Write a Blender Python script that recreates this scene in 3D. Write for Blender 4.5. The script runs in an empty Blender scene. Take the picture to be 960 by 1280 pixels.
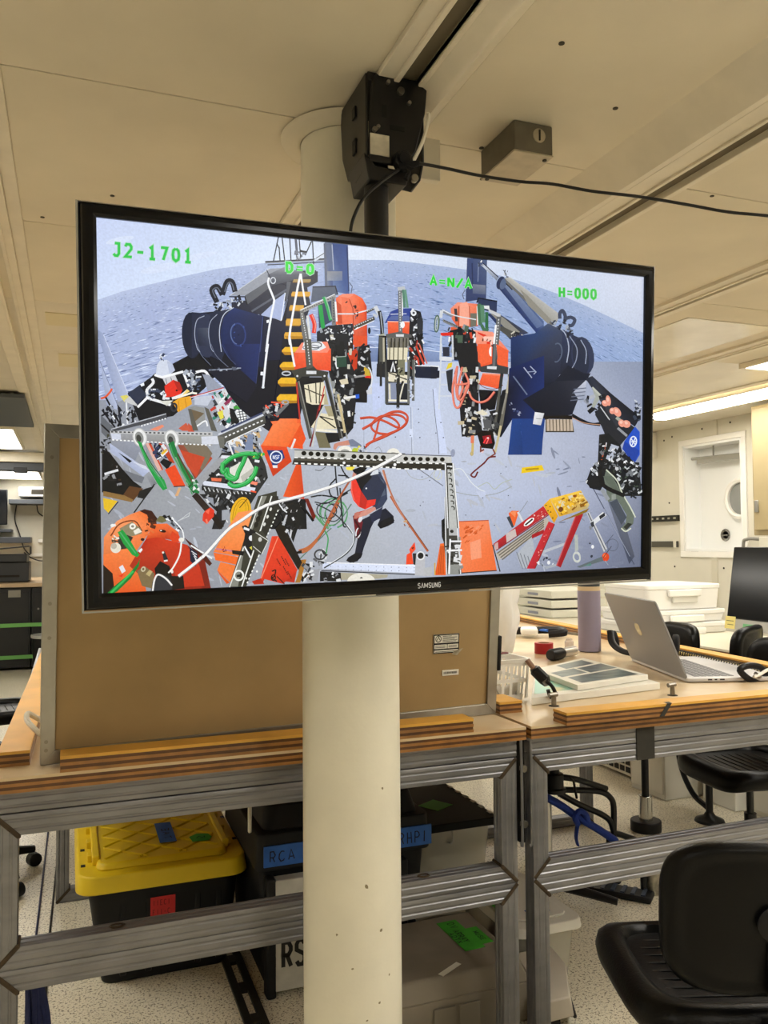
import bpy, bmesh, math, random
from mathutils import Vector, Matrix
from math import sin, cos, pi, radians as R

# ------------------------------------------------------------ camera / world / exposure
scene = bpy.context.scene
col = scene.collection
scene.view_settings.view_transform = 'Standard'
scene.view_settings.look = 'None'
scene.view_settings.exposure = 0.0
scene.view_settings.gamma = 1.0
scene.view_settings.use_curve_mapping = False

FPX, CAM_H = 1031.06, 1.43                       # focal length in pixels of the 960x1280 frame, eye height
YAW, PITCH, ROLL = R(20.837), R(-2.171), R(0.423)
fw = Vector((sin(YAW)*cos(PITCH), cos(YAW)*cos(PITCH), -sin(PITCH)))
r0 = Vector((cos(YAW), -sin(YAW), 0)); d0 = fw.cross(r0)
rt = cos(ROLL)*r0 + sin(ROLL)*d0; dn = -sin(ROLL)*r0 + cos(ROLL)*d0
CAM = Vector((0, 0, CAM_H))
cd = bpy.data.cameras.new('camera'); cam = bpy.data.objects.new('camera', cd); col.objects.link(cam)
cd.sensor_fit = 'VERTICAL'; cd.sensor_height = 36.0; cd.lens = 36.0*FPX/1280; cd.clip_start = 0.05
m3 = Matrix((rt, -dn, -fw)).transposed()
cam.matrix_world = Matrix.Translation(CAM) @ m3.to_4x4()
scene.camera = cam

wd = bpy.data.worlds.new('world'); scene.world = wd; wd.use_nodes = True
wd.node_tree.nodes['Background'].inputs[0].default_value = (0.55, 0.52, 0.46, 1)
wd.node_tree.nodes['Background'].inputs[1].default_value = 0.03

# ceiling fluorescent panels, plus added fill panels: (x0, y0, x1, y1) on the ceiling plane, strength
LIGHT_STRENGTH = 14.0
CEIL = 2.37

def ray(x, y): return rt*((x-480)/FPX) + dn*((y-640)/FPX) + fw
def on(ax, v, x, y):                             # the point of plane axis=v that pixel (x, y) shows
    q = ray(x, y); return CAM + q*((v-CAM[ax])/q[ax])

# ------------------------------------------------------------ helpers
def lin(c):
    if isinstance(c, str):
        c = c.lstrip('#'); c = [int(c[i:i+2], 16)/255 for i in (0, 2, 4)]
    return tuple(x/12.92 if x <= .04045 else ((x+.055)/1.055)**2.4 for x in c[:3]) + (1,)

MATS = {}
def mat(name, color='#808080', rough=.5, metal=0, noise=0, nscale=8, bump=0, bscale=60, coat=0, spec=.5,
        color2=None, stretch=(1, 1, 1), trans=0, alpha=1, emit=0, ecol=None, ndetail=4, ior=1.45, lo=.35, hi=.65):
    if name in MATS: return MATS[name]
    m = bpy.data.materials.new(name); m.use_nodes = True; nt = m.node_tree; N = nt.nodes; L = nt.links
    b = N['Principled BSDF']
    b.inputs['Base Color'].default_value = lin(color); b.inputs['Roughness'].default_value = rough
    b.inputs['Metallic'].default_value = metal; b.inputs['Specular IOR Level'].default_value = spec
    b.inputs['Coat Weight'].default_value = coat; b.inputs['Coat Roughness'].default_value = .08
    b.inputs['Transmission Weight'].default_value = trans; b.inputs['Alpha'].default_value = alpha
    b.inputs['IOR'].default_value = ior
    if emit:
        b.inputs['Emission Color'].default_value = lin(ecol or color); b.inputs['Emission Strength'].default_value = emit
    tc = mp = None
    if noise or bump or color2:
        tc = N.new('ShaderNodeTexCoord'); mp = N.new('ShaderNodeMapping'); mp.inputs['Scale'].default_value = stretch
        L.new(tc.outputs['Object'], mp.inputs['Vector'])
    if noise or color2:
        n = N.new('ShaderNodeTexNoise'); n.inputs['Scale'].default_value = nscale; n.inputs['Detail'].default_value = ndetail
        L.new(mp.outputs[0], n.inputs['Vector'])
        rmp = N.new('ShaderNodeValToRGB'); c = lin(color)
        rmp.color_ramp.elements[0].position = lo; rmp.color_ramp.elements[1].position = hi
        if color2: a, bb = c, lin(color2)
        else: a = tuple(x*(1-noise) for x in c[:3])+(1,); bb = tuple(min(1, x*(1+noise)) for x in c[:3])+(1,)
        rmp.color_ramp.elements[0].color = a; rmp.color_ramp.elements[1].color = bb
        L.new(n.outputs['Fac'], rmp.inputs[0]); L.new(rmp.outputs[0], b.inputs['Base Color'])
    if bump:
        n2 = N.new('ShaderNodeTexNoise'); n2.inputs['Scale'].default_value = bscale; n2.inputs['Detail'].default_value = 3
        L.new(mp.outputs[0], n2.inputs['Vector'])
        bp = N.new('ShaderNodeBump'); bp.inputs['Strength'].default_value = bump; bp.inputs['Distance'].default_value = .01
        L.new(n2.outputs['Fac'], bp.inputs['Height']); L.new(bp.outputs[0], b.inputs['Normal'])
    MATS[name] = m; return m

def root_of(o):
    while o.parent: o = o.parent
    return o
def tag(o, label=None, cat=None, group=None, kind=None):
    if label: o['label'] = label
    if cat: o['category'] = cat
    if group: o['group'] = group
    if kind: o['kind'] = kind
    return o
def thing(name, label=None, cat=None, loc=(0, 0, 0), rz=0, group=None, kind=None, rot=None):
    o = bpy.data.objects.new(name, None); col.objects.link(o); o.empty_display_size = .05
    o.location = loc; o.rotation_euler = rot if rot else (0, 0, rz)
    return tag(o, label, cat, group, kind)

class MB:                                        # collects shapes; build() links them as ONE mesh object
    def __init__(s): s.v = []; s.f = []; s.mi = []; s.cur = 0
    def mid(s, i): s.cur = i; return s
    def add(s, vs, fs):
        b = len(s.v); s.v += [Vector(v) for v in vs]; s.f += [tuple(b+i for i in f) for f in fs]; s.mi += [s.cur]*len(fs); return s
    def box(s, x0, y0, z0, x1, y1, z1, M=None):
        vs = [Vector((x, y, z)) for z in (z0, z1) for y in (y0, y1) for x in (x0, x1)]
        if M: vs = [M@v for v in vs]
        return s.add(vs, [(0, 2, 3, 1), (4, 5, 7, 6), (0, 1, 5, 4), (2, 6, 7, 3), (0, 4, 6, 2), (1, 3, 7, 5)])
    def hexa(s, bottom, top):                    # two rings of points with the same count
        n = len(bottom); fs = [tuple(range(n-1, -1, -1)), tuple(range(n, 2*n))]
        fs += [(i, (i+1) % n, n+(i+1) % n, n+i) for i in range(n)]
        return s.add(list(bottom)+list(top), fs)
    def prism(s, poly, axis, a, b, M=None):      # polygon in the other two axes, extruded along axis
        def p(u, v, w):
            q = Vector({0: (w, u, v), 1: (u, w, v), 2: (u, v, w)}[axis]); return M@q if M else q
        return s.hexa([p(u, v, a) for u, v in poly], [p(u, v, b) for u, v in poly])
    def cyl(s, p0, p1, r0_, r1_=None, n=20, caps=True):
        return s.tube([p0, p1], r0_, n=n, caps=caps, radii=[r0_, r0_ if r1_ is None else r1_])
    def tube(s, path, r=.01, n=10, closed=False, caps=True, radii=None, flat=1.0, up=None):
        P = [Vector(p) for p in path]; k = len(P); b = len(s.v); rings = []
        prev = None
        for i in range(k):
            if closed: t = P[(i+1) % k]-P[i-1]
            else: t = P[min(i+1, k-1)]-P[max(i-1, 0)]
            t = t.normalized() if t.length > 1e-9 else Vector((0, 0, 1))
            if prev is None:
                u = Vector(up) if up else (Vector((0, 0, 1)) if abs(t.z) < .9 else Vector((1, 0, 0)))
            else: u = prev
            u = (u - t*u.dot(t)).normalized(); prev = u; w = t.cross(u)
            rr = radii[i] if radii else r
            rings.append([P[i]+u*(rr*flat*cos(2*pi*j/n))+w*(rr*sin(2*pi*j/n)) for j in range(n)])
        vs = [v for rg in rings for v in rg]; fs = []
        for i in range(k if closed else k-1):
            a = i*n; c = ((i+1) % k)*n
            fs += [(a+j, a+(j+1) % n, c+(j+1) % n, c+j) for j in range(n)]
        if caps and not closed: fs += [tuple(range(n-1, -1, -1)), tuple((k-1)*n+j for j in range(n))]
        return s.add(vs, fs)
    def lathe(s, prof, c=(0, 0, 0), n=32, M=None):  # prof: (r, z) pairs
        c = Vector(c); vs = []; fs = []; k = len(prof)
        for r, z in prof:
            for j in range(n):
                v = Vector((r*cos(2*pi*j/n), r*sin(2*pi*j/n), z)); vs.append(c+(M@v if M else v))
        for i in range(k-1):
            fs += [(i*n+j, i*n+(j+1) % n, (i+1)*n+(j+1) % n, (i+1)*n+j) for j in range(n)]
        if prof[0][0] > 1e-6: fs.append(tuple(range(n-1, -1, -1)))
        if prof[-1][0] > 1e-6: fs.append(tuple((k-1)*n+j for j in range(n)))
        return s.add(vs, fs)
    def grid(s, fn, nu, nv, wrap=False):
        vs = [fn(i/nu, j/nv) for j in range(nv+1) for i in range(nu+1)]
        fs = [(j*(nu+1)+i, j*(nu+1)+i+1, (j+1)*(nu+1)+i+1, (j+1)*(nu+1)+i) for j in range(nv) for i in range(nu)]
        return s.add(vs, fs)
    def slab(s, fn_top, fn_bot, nu, nv):         # closed sheet between two grids
        a = len(s.v); s.grid(fn_top, nu, nv); w = nu+1; n0 = (nu+1)*(nv+1)
        vs = [fn_bot(i/nu, j/nv) for j in range(nv+1) for i in range(nu+1)]
        fs = [((j+1)*w+i, (j+1)*w+i+1, j*w+i+1, j*w+i) for j in range(nv) for i in range(nu)]
        s.add(vs, fs)
        rim = [i for i in range(w)]+[j*w+nu for j in range(1, nv+1)]+[nv*w+i for i in range(nu-1, -1, -1)]+[j*w for j in range(nv-1, 0, -1)]
        for i in range(len(rim)):
            p, q_ = rim[i], rim[(i+1) % len(rim)]
            s.f.append((a+q_, a+p, a+n0+p, a+n0+q_)); s.mi.append(s.cur)
        return s
    def build(s, name, mats, parent=None, world=False, bevel=0, seg=2, smooth=35, fix=True, sub=0):
        me = bpy.data.meshes.new(name); vs = s.v
        if world and parent is not None:
            inv = root_matrix(parent).inverted(); vs = [inv@v for v in vs]
        me.from_pydata([tuple(v) for v in vs], [], s.f)
        if not isinstance(mats, (list, tuple)): mats = [mats]
        for m in mats: me.materials.append(m)
        if len(mats) > 1: me.polygons.foreach_set('material_index', s.mi)
        if fix:
            bm = bmesh.new(); bm.from_mesh(me); bmesh.ops.recalc_face_normals(bm, faces=bm.faces); bm.to_mesh(me); bm.free()
        o = bpy.data.objects.new(name, me); col.objects.link(o)
        if parent is not None: o.parent = parent
        if smooth:
            me.shade_smooth(); me.set_sharp_from_angle(angle=R(smooth))
        if bevel:
            md = o.modifiers.new('bevel', 'BEVEL'); md.width = bevel; md.segments = seg; md.limit_method = 'ANGLE'; md.angle_limit = R(40)
            md.harden_normals = False
        if sub:
            md = o.modifiers.new('sub', 'SUBSURF'); md.levels = md.render_levels = sub
        return o
def root_matrix(o):
    o = root_of(o)
    return Matrix.Translation(o.location) @ o.rotation_euler.to_matrix().to_4x4()
def B(x0, y0, z0, x1, y1, z1, M=None): return MB().box(x0, y0, z0, x1, y1, z1, M)
def copy_tree(o, parent=None):
    c = o.copy(); col.objects.link(c); c.parent = parent
    for ch in [k for k in o.children]: copy_tree(ch, c)
    return c
def smoothpath(pts, k=8, closed=False):
    P = [Vector(p) for p in pts]; n = len(P); out = []
    rng = range(n if closed else n-1)
    for i in rng:
        p0 = P[(i-1) % n] if (closed or i > 0) else P[0]*2-P[1]
        p1 = P[i]; p2 = P[(i+1) % n]
        p3 = P[(i+2) % n] if (closed or i+2 < n) else P[-1]*2-P[-2]
        for j in range(k):
            t = j/k
            out.append(.5*((2*p1)+(p2-p0)*t+(2*p0-5*p1+4*p2-p3)*t*t+(3*p1-p0-3*p2+p3)*t**3))
    if not closed: out.append(P[-1])
    return out
def rrect(x0, y0, x1, y1, r, n=5):
    out = []
    for cx, cy, a in ((x1-r, y0+r, -90), (x1-r, y1-r, 0), (x0+r, y1-r, 90), (x0+r, y0+r, 180)):
        for i in range(n+1):
            t = R(a+90*i/n); out.append((cx+r*cos(t), cy+r*sin(t)))
    return out
def ngon(r, n=16, cx=0, cy=0, ry=None, a0=0): return [(cx+r*cos(a0+2*pi*i/n), cy+(ry or r)*sin(a0+2*pi*i/n)) for i in range(n)]

# stroke font on a unit box (x right, y up)
GL = {
'J': [[(.25, 1), (.8, 1), (.8, .2), (.6, 0), (.3, 0), (.1, .15)]], '2': [[(.1, .8), (.25, 1), (.7, 1), (.88, .82), (.85, .62), (.1, 0), (.95, 0)]],
'-': [[(.1, .45), (.9, .45)]], '1': [[(.2, .82), (.52, 1), (.52, 0)], [(.15, 0), (.9, 0)]], '7': [[(.1, 1), (.9, 1), (.4, 0)]],
'0': [[(.5, 1), (.82, .85), (.9, .5), (.82, .15), (.5, 0), (.18, .15), (.1, .5), (.18, .85), (.5, 1)]], 'D': [[(.15, 0), (.15, 1), (.6, 1), (.88, .75), (.88, .25), (.6, 0), (.15, 0)]],
'=': [[(.05, .62), (.95, .62)], [(.05, .32), (.95, .32)]], 'A': [[(.05, 0), (.5, 1), (.95, 0)], [(.22, .35), (.78, .35)]], 'N': [[(.1, 0), (.1, 1)], [(.1, 1), (.9, 0)], [(.9, 0), (.9, 1)]],
'/': [[(.05, -.05), (.95, 1.05)]], 'H': [[(.12, 0), (.12, 1)], [(.88, 0), (.88, 1)], [(.12, .5), (.88, .5)]],
'S': [[(.9, .85), (.7, 1), (.3, 1), (.1, .85), (.1, .62), (.9, .4), (.9, .15), (.7, 0), (.3, 0), (.1, .15)]], 'M': [[(.05, 0), (.05, 1)], [(.05, 1), (.5, .2)], [(.5, .2), (.95, 1)], [(.95, 1), (.95, 0)]],
'U': [[(.1, 1), (.1, .2), (.3, 0), (.7, 0), (.9, .2), (.9, 1)]], 'G': [[(.9, .82), (.7, 1), (.3, 1), (.1, .8), (.1, .2), (.3, 0), (.7, 0), (.9, .2), (.9, .5), (.55, .5)]],
'R': [[(.12, 0), (.12, 1), (.65, 1), (.88, .8), (.88, .65), (.65, .48), (.12, .48)], [(.5, .48), (.9, 0)]], 'C': [[(.9, .85), (.65, 1), (.35, 1), (.1, .75), (.1, .25), (.35, 0), (.65, 0), (.9, .15)]],
'P': [[(.12, 0), (.12, 1), (.65, 1), (.9, .82), (.9, .62), (.65, .45), (.12, .45)]], 'I': [[(.5, 0), (.5, 1)]], 'F': [[(.12, 0), (.12, 1), (.9, 1)], [(.12, .52), (.7, .52)]],
'E': [[(.9, 0), (.12, 0), (.12, 1), (.9, 1)], [(.12, .52), (.75, .52)]], 'O': [[(.5, 1), (.85, .8), (.92, .5), (.85, .2), (.5, 0), (.15, .2), (.08, .5), (.15, .8), (.5, 1)]],
'T': [[(.05, 1), (.95, 1)], [(.5, 1), (.5, 0)]], 'Y': [[(.05, 1), (.5, .5), (.95, 1)], [(.5, .5), (.5, 0)]], 'L': [[(.12, 1), (.12, 0), (.85, 0)]], 'V': [[(.05, 1), (.5, 0), (.95, 1)]], 'X': [[(.05, 1), (.95, 0)], [(.95, 1), (.05, 0)]], 'Λ': [[(.02, 0), (.5, 1), (.98, 0)]],
}
def ribbon2(pts, w):                             # mitred 2-D ribbon outline pieces: list of quads
    out = []; n = len(pts)
    nr = []
    for i in range(n):
        a = pts[max(i-1, 0)]; b = pts[min(i+1, n-1)]
        if i and i < n-1:
            d1 = (pts[i][0]-a[0], pts[i][1]-a[1]); d2 = (b[0]-pts[i][0], b[1]-pts[i][1])
            l1 = math.hypot(*d1) or 1e-9; l2 = math.hypot(*d2) or 1e-9
            d1 = (d1[0]/l1, d1[1]/l1); d2 = (d2[0]/l2, d2[1]/l2)
            mx, my = -(d1[1]+d2[1]), d1[0]+d2[0]; l = math.hypot(mx, my)
            if l < .3: nr.append((-d1[1], d1[0])); continue
            mx /= l; my /= l; k = 1/max(.5, mx*-d1[1]+my*d1[0]); nr.append((mx*k, my*k))
        else:
            dx, dy = b[0]-a[0], b[1]-a[1]; l = math.hypot(dx, dy) or 1e-9; nr.append((-dy/l, dx/l))
    h = w/2
    for i in range(n-1):
        p, q_ = pts[i], pts[i+1]; a, b = nr[i], nr[i+1]
        out.append([(p[0]+a[0]*h, p[1]+a[1]*h), (q_[0]+b[0]*h, q_[1]+b[1]*h), (q_[0]-b[0]*h, q_[1]-b[1]*h), (p[0]-a[0]*h, p[1]-a[1]*h)])
    return out
def text2(s, x, y, w, h, gap, sw, slant=0, jitter=0, rng=None):  # list of quads for a line of stroke letters, y up
    out = []
    for ch in s:
        if ch != ' ':
            for st in GL[ch]:
                pts = [(x+u*w+v*h*slant+(rng.uniform(-jitter, jitter) if rng else 0), y+v*h+(rng.uniform(-jitter, jitter) if rng else 0)) for u, v in st]
                out += ribbon2(pts, sw)
        x += w+gap
    return out
def decal(quads, fn, mb=None):                   # fn maps 2-D to 3-D
    mb = mb or MB()
    for qd in quads: mb.add([fn(*p) for p in qd], [tuple(range(len(qd)))])
    return mb
# ------------------------------------------------------------ room shell
cream = mat('cream_paint', '#dad1bc', .55, noise=.05, nscale=3, bump=.02, bscale=90)
cream_gloss = mat('cream_gloss_paint', '#dad2c0', .28, noise=.05, nscale=4)
white_paint = mat('white_paint', '#d9d5c6', .45, noise=.03, nscale=4)
rail_paint = mat('rail_paint', '#ded6c4', .4, noise=.04, nscale=12)
dark_gap = mat('dark_gap', '#2a261e', .8)
black_plastic = mat('black_plastic', '#101013', .45, noise=.1, nscale=20, spec=.35)
steel = mat('zinc_steel', '#8f8d88', .35, metal=1, noise=.12, nscale=30)
screw_dark = mat('dark_screw', '#3b362c', .6, metal=.4)
def mat_floor():
    m = bpy.data.materials.new('speckled_terrazzo'); m.use_nodes = True; nt = m.node_tree; N = nt.nodes; L = nt.links
    b = N['Principled BSDF']; b.inputs['Roughness'].default_value = .3
    tc = N.new('ShaderNodeTexCoord')
    def speck(scale, thr, soft):
        v = N.new('ShaderNodeTexNoise'); v.inputs['Scale'].default_value = scale; v.inputs['Detail'].default_value = 2
        L.new(tc.outputs['Object'], v.inputs['Vector'])
        r = N.new('ShaderNodeMapRange'); r.inputs['From Min'].default_value = thr; r.inputs['From Max'].default_value = thr+soft
        L.new(v.outputs['Fac'], r.inputs['Value']); return r
    base = N.new('ShaderNodeMix'); base.data_type = 'RGBA'
    base.inputs[6].default_value = lin('#e4dcc6'); base.inputs[7].default_value = lin('#6a604d')
    L.new(speck(120, .585, .05).outputs[0], base.inputs[0])
    b2 = N.new('ShaderNodeMix'); b2.data_type = 'RGBA'; b2.inputs[7].default_value = lin('#a6997c')
    L.new(speck(170, .57, .06).outputs[0], b2.inputs[0]); L.new(base.outputs[2], b2.inputs[6])
    b3 = N.new('ShaderNodeMix'); b3.data_type = 'RGBA'; b3.inputs[7].default_value = lin('#e2dbc6')
    L.new(speck(45, .63, .06).outputs[0], b3.inputs[0]); L.new(b2.outputs[2], b3.inputs[6])
    L.new(b3.outputs[2], b.inputs['Base Color'])
    return m
MATS['floor'] = mat_floor()
X0, X1, YN, YF = -3.0, 4.69, -2.6, 12.6
floor_o = tag(B(X0, YN, -.06, X1, YF, 0).build('floor', MATS['floor'], smooth=0), kind='structure')
ceil = thing('ceiling', kind='structure', loc=(0, 0, CEIL))
B(X0, YN, CEIL+.02, X1, YF, CEIL+.08).build('ceiling_deck', cream, ceil, world=True, smooth=0)
# panels between the rails, 0.83 m long along the room
bays = [(-3.0, -2.36), (-2.22, -1.66), (-1.54, -.89), (-.76, -.17), (-.134, .566), (.749, 1.37), (1.515, 2.18), (2.30, 3.0), (3.13, 3.80), (4.33, X1)]
LIGHTS = [(3.88, 3.05, 4.22, 5.07), (3.86, 6.4, 4.28, 8.4), (-1.0+.1, 7.05, -.41, 8.5), (-.95, 10.85, -.36, 12.3), (3.32, 2.2, 3.75, 3.40),
          (1.6, 3.7, 2.1, 4.9), (.18, 4.15, .55, 5.2), (1.6, 6.2, 2.1, 7.4), (-1.5, 2.6, -.95, 3.8), (-2.8, 4.5, -2.4, 5.7),
          (-1.9, -1.4, -1.35, -.2), (.9, -1.9, 1.4, -.7), (2.3, -.7, 2.9, 1.7)]  # this row: unseen panels added as front fill for pillar and tables
SEAMS = [-2.6, -1.583, -.753, .077, .907, 1.737, 2.567, 3.397, 4.227, 5.057, 5.887, 6.717, 7.547, 8.4, 9.4, 10.4, 11.4, 12.6]
pc = {}
for bi, (a, b) in enumerate(bays):
    for i in range(len(SEAMS)-1):
        y0, y1 = SEAMS[i]+.0015, SEAMS[i+1]-.0015
        key = (round(b-a, 3), round(y1-y0, 3), i > 6)
        if key not in pc:
            o = B(0, 0, 0, b-a, y1-y0, .02).build('ceiling_panel', cream_gloss if i > 6 else cream, ceil, bevel=.001, seg=1); pc[key] = o
        else:
            o = pc[key].copy(); col.objects.link(o); o.parent = ceil
        o.location = (a, y0, 0)
# rail strips: each is a wide flange with a narrow slot between
def rail(x0, x1, slot=None, drop=.012, y0=YN, y1=YF):
    mb = MB()
    if slot:
        s0, s1 = slot
        mb.box(x0, y0, -drop, s0, y1, .02).box(s1, y0, -drop, x1, y1, .02)
        mb.box(s0-.012, y0, -drop-.006, s0, y1, -drop+.004).box(s1, y0, -drop-.006, s1+.012, y1, -drop+.004)
    else: mb.box(x0, y0, -drop, x1, y1, .02)
    mb.build('ceiling_rail', rail_paint, ceil, bevel=.002)
    if slot:
        B(s0, y0, .001, s1, y1, .019).build('rail_slot', mat('slot_shadow', '#6a6250', .7), ceil)
rail(.566, .70, (.611, .652)); MB().prism([(.652, CEIL-.012), (.69, CEIL-.034), (.705, CEIL-.034), (.749, CEIL), (.652, CEIL)], 1, YN, YF).build('ceiling_beam', rail_paint, ceil, world=True)
B(.702, 1.664, 2.245, .776, 1.684, CEIL-.03).build('hanger_block', rail_paint, ceil, world=True, bevel=.002)
MB().prism([(1.21, CEIL), (1.283, CEIL-.06), (1.30, CEIL-.06), (1.374, CEIL)], 1, YN, YF).build('ceiling_beam', rail_paint, ceil, world=True); rail(1.372, 1.515, (1.435, 1.487))
rail(2.18, 2.30, (2.232, 2.252)); rail(3.0, 3.13, (3.055, 3.075)); rail(3.80, 3.86, drop=.008); rail(4.28, 4.33, drop=.01)
rail(-.17, -.134, drop=.004); rail(-.30, -.17, (-.235, -.205)); rail(-.89, -.76, (-.835, -.815)); rail(-1.66, -1.54); rail(-2.36, -2.22)
mb = MB()
for x, y in [(.86, 1.30), (1.10, 1.46), (.99, 1.87), (.83, 1.9), (1.63, 1.75), (.91, 1.72), (.1, 2.30), (-.08, 2.52), (1.44, 1.6), (1.44, 2.1), (2.22, 2.5), (3.1, 3.2), (3.1, 3.9)]:
    mb.cyl((x, y, CEIL-.0015), (x, y, CEIL+.002), .006, n=10)
tag(mb.build('panel_screw', screw_dark, ceil, world=True), kind='stuff')
# blanking patches and hangers seen above the board on the left
for x0, y0, x1, y1 in [(-.10, 3.55, .12, 3.75), (-.06, 4.3, .10, 4.6)]:
    B(x0, y0, CEIL-.003, x1, y1, CEIL+.001).build('ceiling_patch', mat('patch_paint', '#d6cba6', .35), ceil, world=True)
mb = MB().box(.05, 4.4, CEIL-.02, .11, 6.2, CEIL)
mb.build('hanger_strip', rail_paint, ceil, world=True, bevel=.002)
B(2.42, 2.75, CEIL-.004, 2.9, 3.5, CEIL+.001).build('ceiling_patch', mat('glossy_white', '#e6e2d6', .15, noise=.05), ceil, world=True)

diff = mat('lit_diffuser', '#fffaf0', .5, emit=LIGHT_STRENGTH)
for i, (x0, y0, x1, y1) in enumerate(LIGHTS):
    lab = {0: 'long fluorescent ceiling light above the desk by the porthole wall', 1: 'fluorescent ceiling light deeper along the porthole wall behind the screen',
           2: 'square ceiling light left of the board beyond the dark hanging panel', 3: 'farthest ceiling light above the printer bench', 4: 'small square ceiling light at the right edge of the picture',
           5: 'ceiling light over the laptop end of the right table, hidden by the screen', 6: 'ceiling light over the left table beyond the board, hidden by the screen', 7: 'ceiling light over the far end of the right table, hidden by the screen',
           8: 'ceiling light left of the board, out of the picture at the side', 9: 'ceiling light by the left wall, out of the picture', 10: 'added fill light panel behind the viewer on the left', 11: 'added fill light panel behind the viewer in the middle', 12: 'long unseen fill light panel added over the right of the foreground chair'}[i]
    l = thing('ceiling_light', lab, 'light', ((x0+x1)/2, (y0+y1)/2, CEIL-.028), group='fluorescent ceiling lights')
    mb = MB(); e = .02
    for q in ((x0, y0, x1, y0+e), (x0, y1-e, x1, y1), (x0, y0+e, x0+e, y1-e), (x1-e, y0+e, x1, y1-e)): mb.box(q[0], q[1], CEIL-.028, q[2], q[3], CEIL-.001)
    mb.build('light_frame', rail_paint, l, world=True, bevel=.002)
    B(x0+e, y0+e, CEIL-.024, x1-e, y1-e, CEIL-.004).build('diffuser', diff, l, world=True)

# walls
def wall(name, *b, m=None): return tag(B(*b).build(name, m or white_paint, smooth=0), kind='structure')
wall('wall_left', X0-.1, YN, 0, X0, YF, 2.5); wall('wall_back', X0, YF, 0, X1, YF+.1, 2.5); wall('wall_front', X0, YN-.1, 0, X1, YN, 2.5)
# right wall with the porthole recess
RY0, RY1, RZ0, RZ1 = 4.79, 5.42, 1.345, 2.205
mb = MB().box(X1, YN, 0, X1+.06, YF, RZ0).box(X1, YN, RZ1, X1+.06, YF, 2.5).box(X1, YN, RZ0, X1+.06, RY0, RZ1).box(X1, RY1, RZ0, X1+.06, YF, RZ1)
wr = tag(mb.build('wall_right', white_paint, smooth=0), kind='structure')
tag(B(2.3, 7.72, 0, X1, 7.80, CEIL).build('wall_middle', mat('grey_paint', '#bdbaa8', .6, noise=.03), smooth=0), kind='structure')
win = thing('window_1', kind='structure', loc=(X1, (RY0+RY1)/2, RZ0))
mb = MB(); f = .045; D = .15
for y0, z0, y1, z1 in ((RY0-f, RZ1, RY1+f, RZ1+f), (RY0-f, RZ0-f, RY1+f, RZ0), (RY0-f, RZ0, RY0, RZ1), (RY1, RZ0, RY1+f, RZ1)): mb.box(X1-.012, y0, z0, X1+.03, y1, z1)
mb.build('window_frame', mat('bright_white_paint', '#f2f0ea', .35), win, world=True, bevel=.003)
mb = MB(); t = .02
e_ = .002
for y0, z0, y1, z1 in ((RY0+e_, RZ1-t, RY1-e_, RZ1-e_), (RY0+e_, RZ0+e_, RY1-e_, RZ0+t), (RY0+e_, RZ0+t, RY0+t, RZ1-t), (RY1-t, RZ0+t, RY1-e_, RZ1-t)): mb.box(X1-.005, y0, z0, X1+D, y1, z1)
mb.box(X1+D, RY0-t, RZ0-t, X1+D+.02, RY1+t, RZ1+t)
mb.build('recess_lining', mat('recess_white', '#f0f1ef', .3), win, world=True)
Mx = Matrix.Rotation(-pi/2, 4, 'Y')
ring = MB().lathe([(.125, 0), (.125, .03), (.14, .04), (.16, .03), (.16, 0)], (X1+D, 4.95, 1.755), 40, Mx.to_3x3()).build('porthole_ring', mat('bright_white_paint'), win, world=True)
MB().cyl((X1+D-.008, 4.95, 1.755), (X1+D, 4.95, 1.755), .125, n=32).build('porthole_cover', mat('porthole_grey', '#8f918e', .4), win, world=True)
mb = MB().lathe([(.03, 0), (.045, .008), (.05, .0)], (X1+D-.004, 5.13, 1.475), 20, Mx.to_3x3())
mb.build('latch_disc', steel, win, world=True); 
B(X1+D-.02, 5.10, 1.468, X1+D, 5.16, 1.480).build('latch_handle', steel, win, world=True, bevel=.002)
mb = MB().tube([(X1+.06, RY1-.03, 2.10), (X1+.06, RY0, 2.085)], .012, n=10).box(X1+.05, RY0+.02, 2.055, X1+.10, RY1-.1, 2.085)
mb.build('blind_rod', mat('brushed_alu', '#b9b9b4', .3, metal=1), win, world=True, bevel=.002)
MB().tube([(X1+.07, 5.16, 2.2), (X1+.07, 5.16, 2.10)], .006, n=8).build('blind_chain', steel, win, world=True)
# wall details on the right wall
wt = mat('wall_strip', '#cfcab8', .5)
for z0, z1, y0, y1 in ((.0, RZ0-f, 5.06, 5.12), (RZ1+f, 2.37, 5.03, 5.036)):
    tag(B(X1-.012, y0, z0, X1, y1, z1).build('trim_1', wt, bevel=.002), kind='structure')
mb = MB()
for y, z in [(5.55, 2.30), (5.2, 2.32), (4.9, 2.33), (5.55, 1.22), (5.0, 1.22), (5.65, 2.28), (5.6, 1.75), (6.3, 1.1)]: mb.cyl((X1-.003, y, z), (X1+.002, y, z), .008, n=8)
tag(mb.build('wall_screw', screw_dark, wr), kind='stuff')
tag(B(4.62, 7.55, 0, X1, 7.72, CEIL).build('trim_2', mat('post_white', '#e0ddcf', .5), bevel=.004), kind='structure')
tag(B(3.98, 7.66, 0, 4.05, 7.72, CEIL).build('trim_3', mat('post_white'), bevel=.004), kind='structure')
def tr(a): return a
rl = thing('wall_rail', 'black slotted equipment rail on the wall left of the porthole recess, upper one', 'rail', (X1, 5.7, 1.62))
B(X1-.03, RY1+f+.01, 1.595, X1, 6.2, 1.645).build('rail_bar', mat('dark_rail', '#35342f', .4, metal=.6), rl, world=True, bevel=.003)
mb = MB()
for i in range(7): mb.box(X1-.032, 5.49+i*.07, 1.612, X1-.029, 5.52+i*.07, 1.628)
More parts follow.
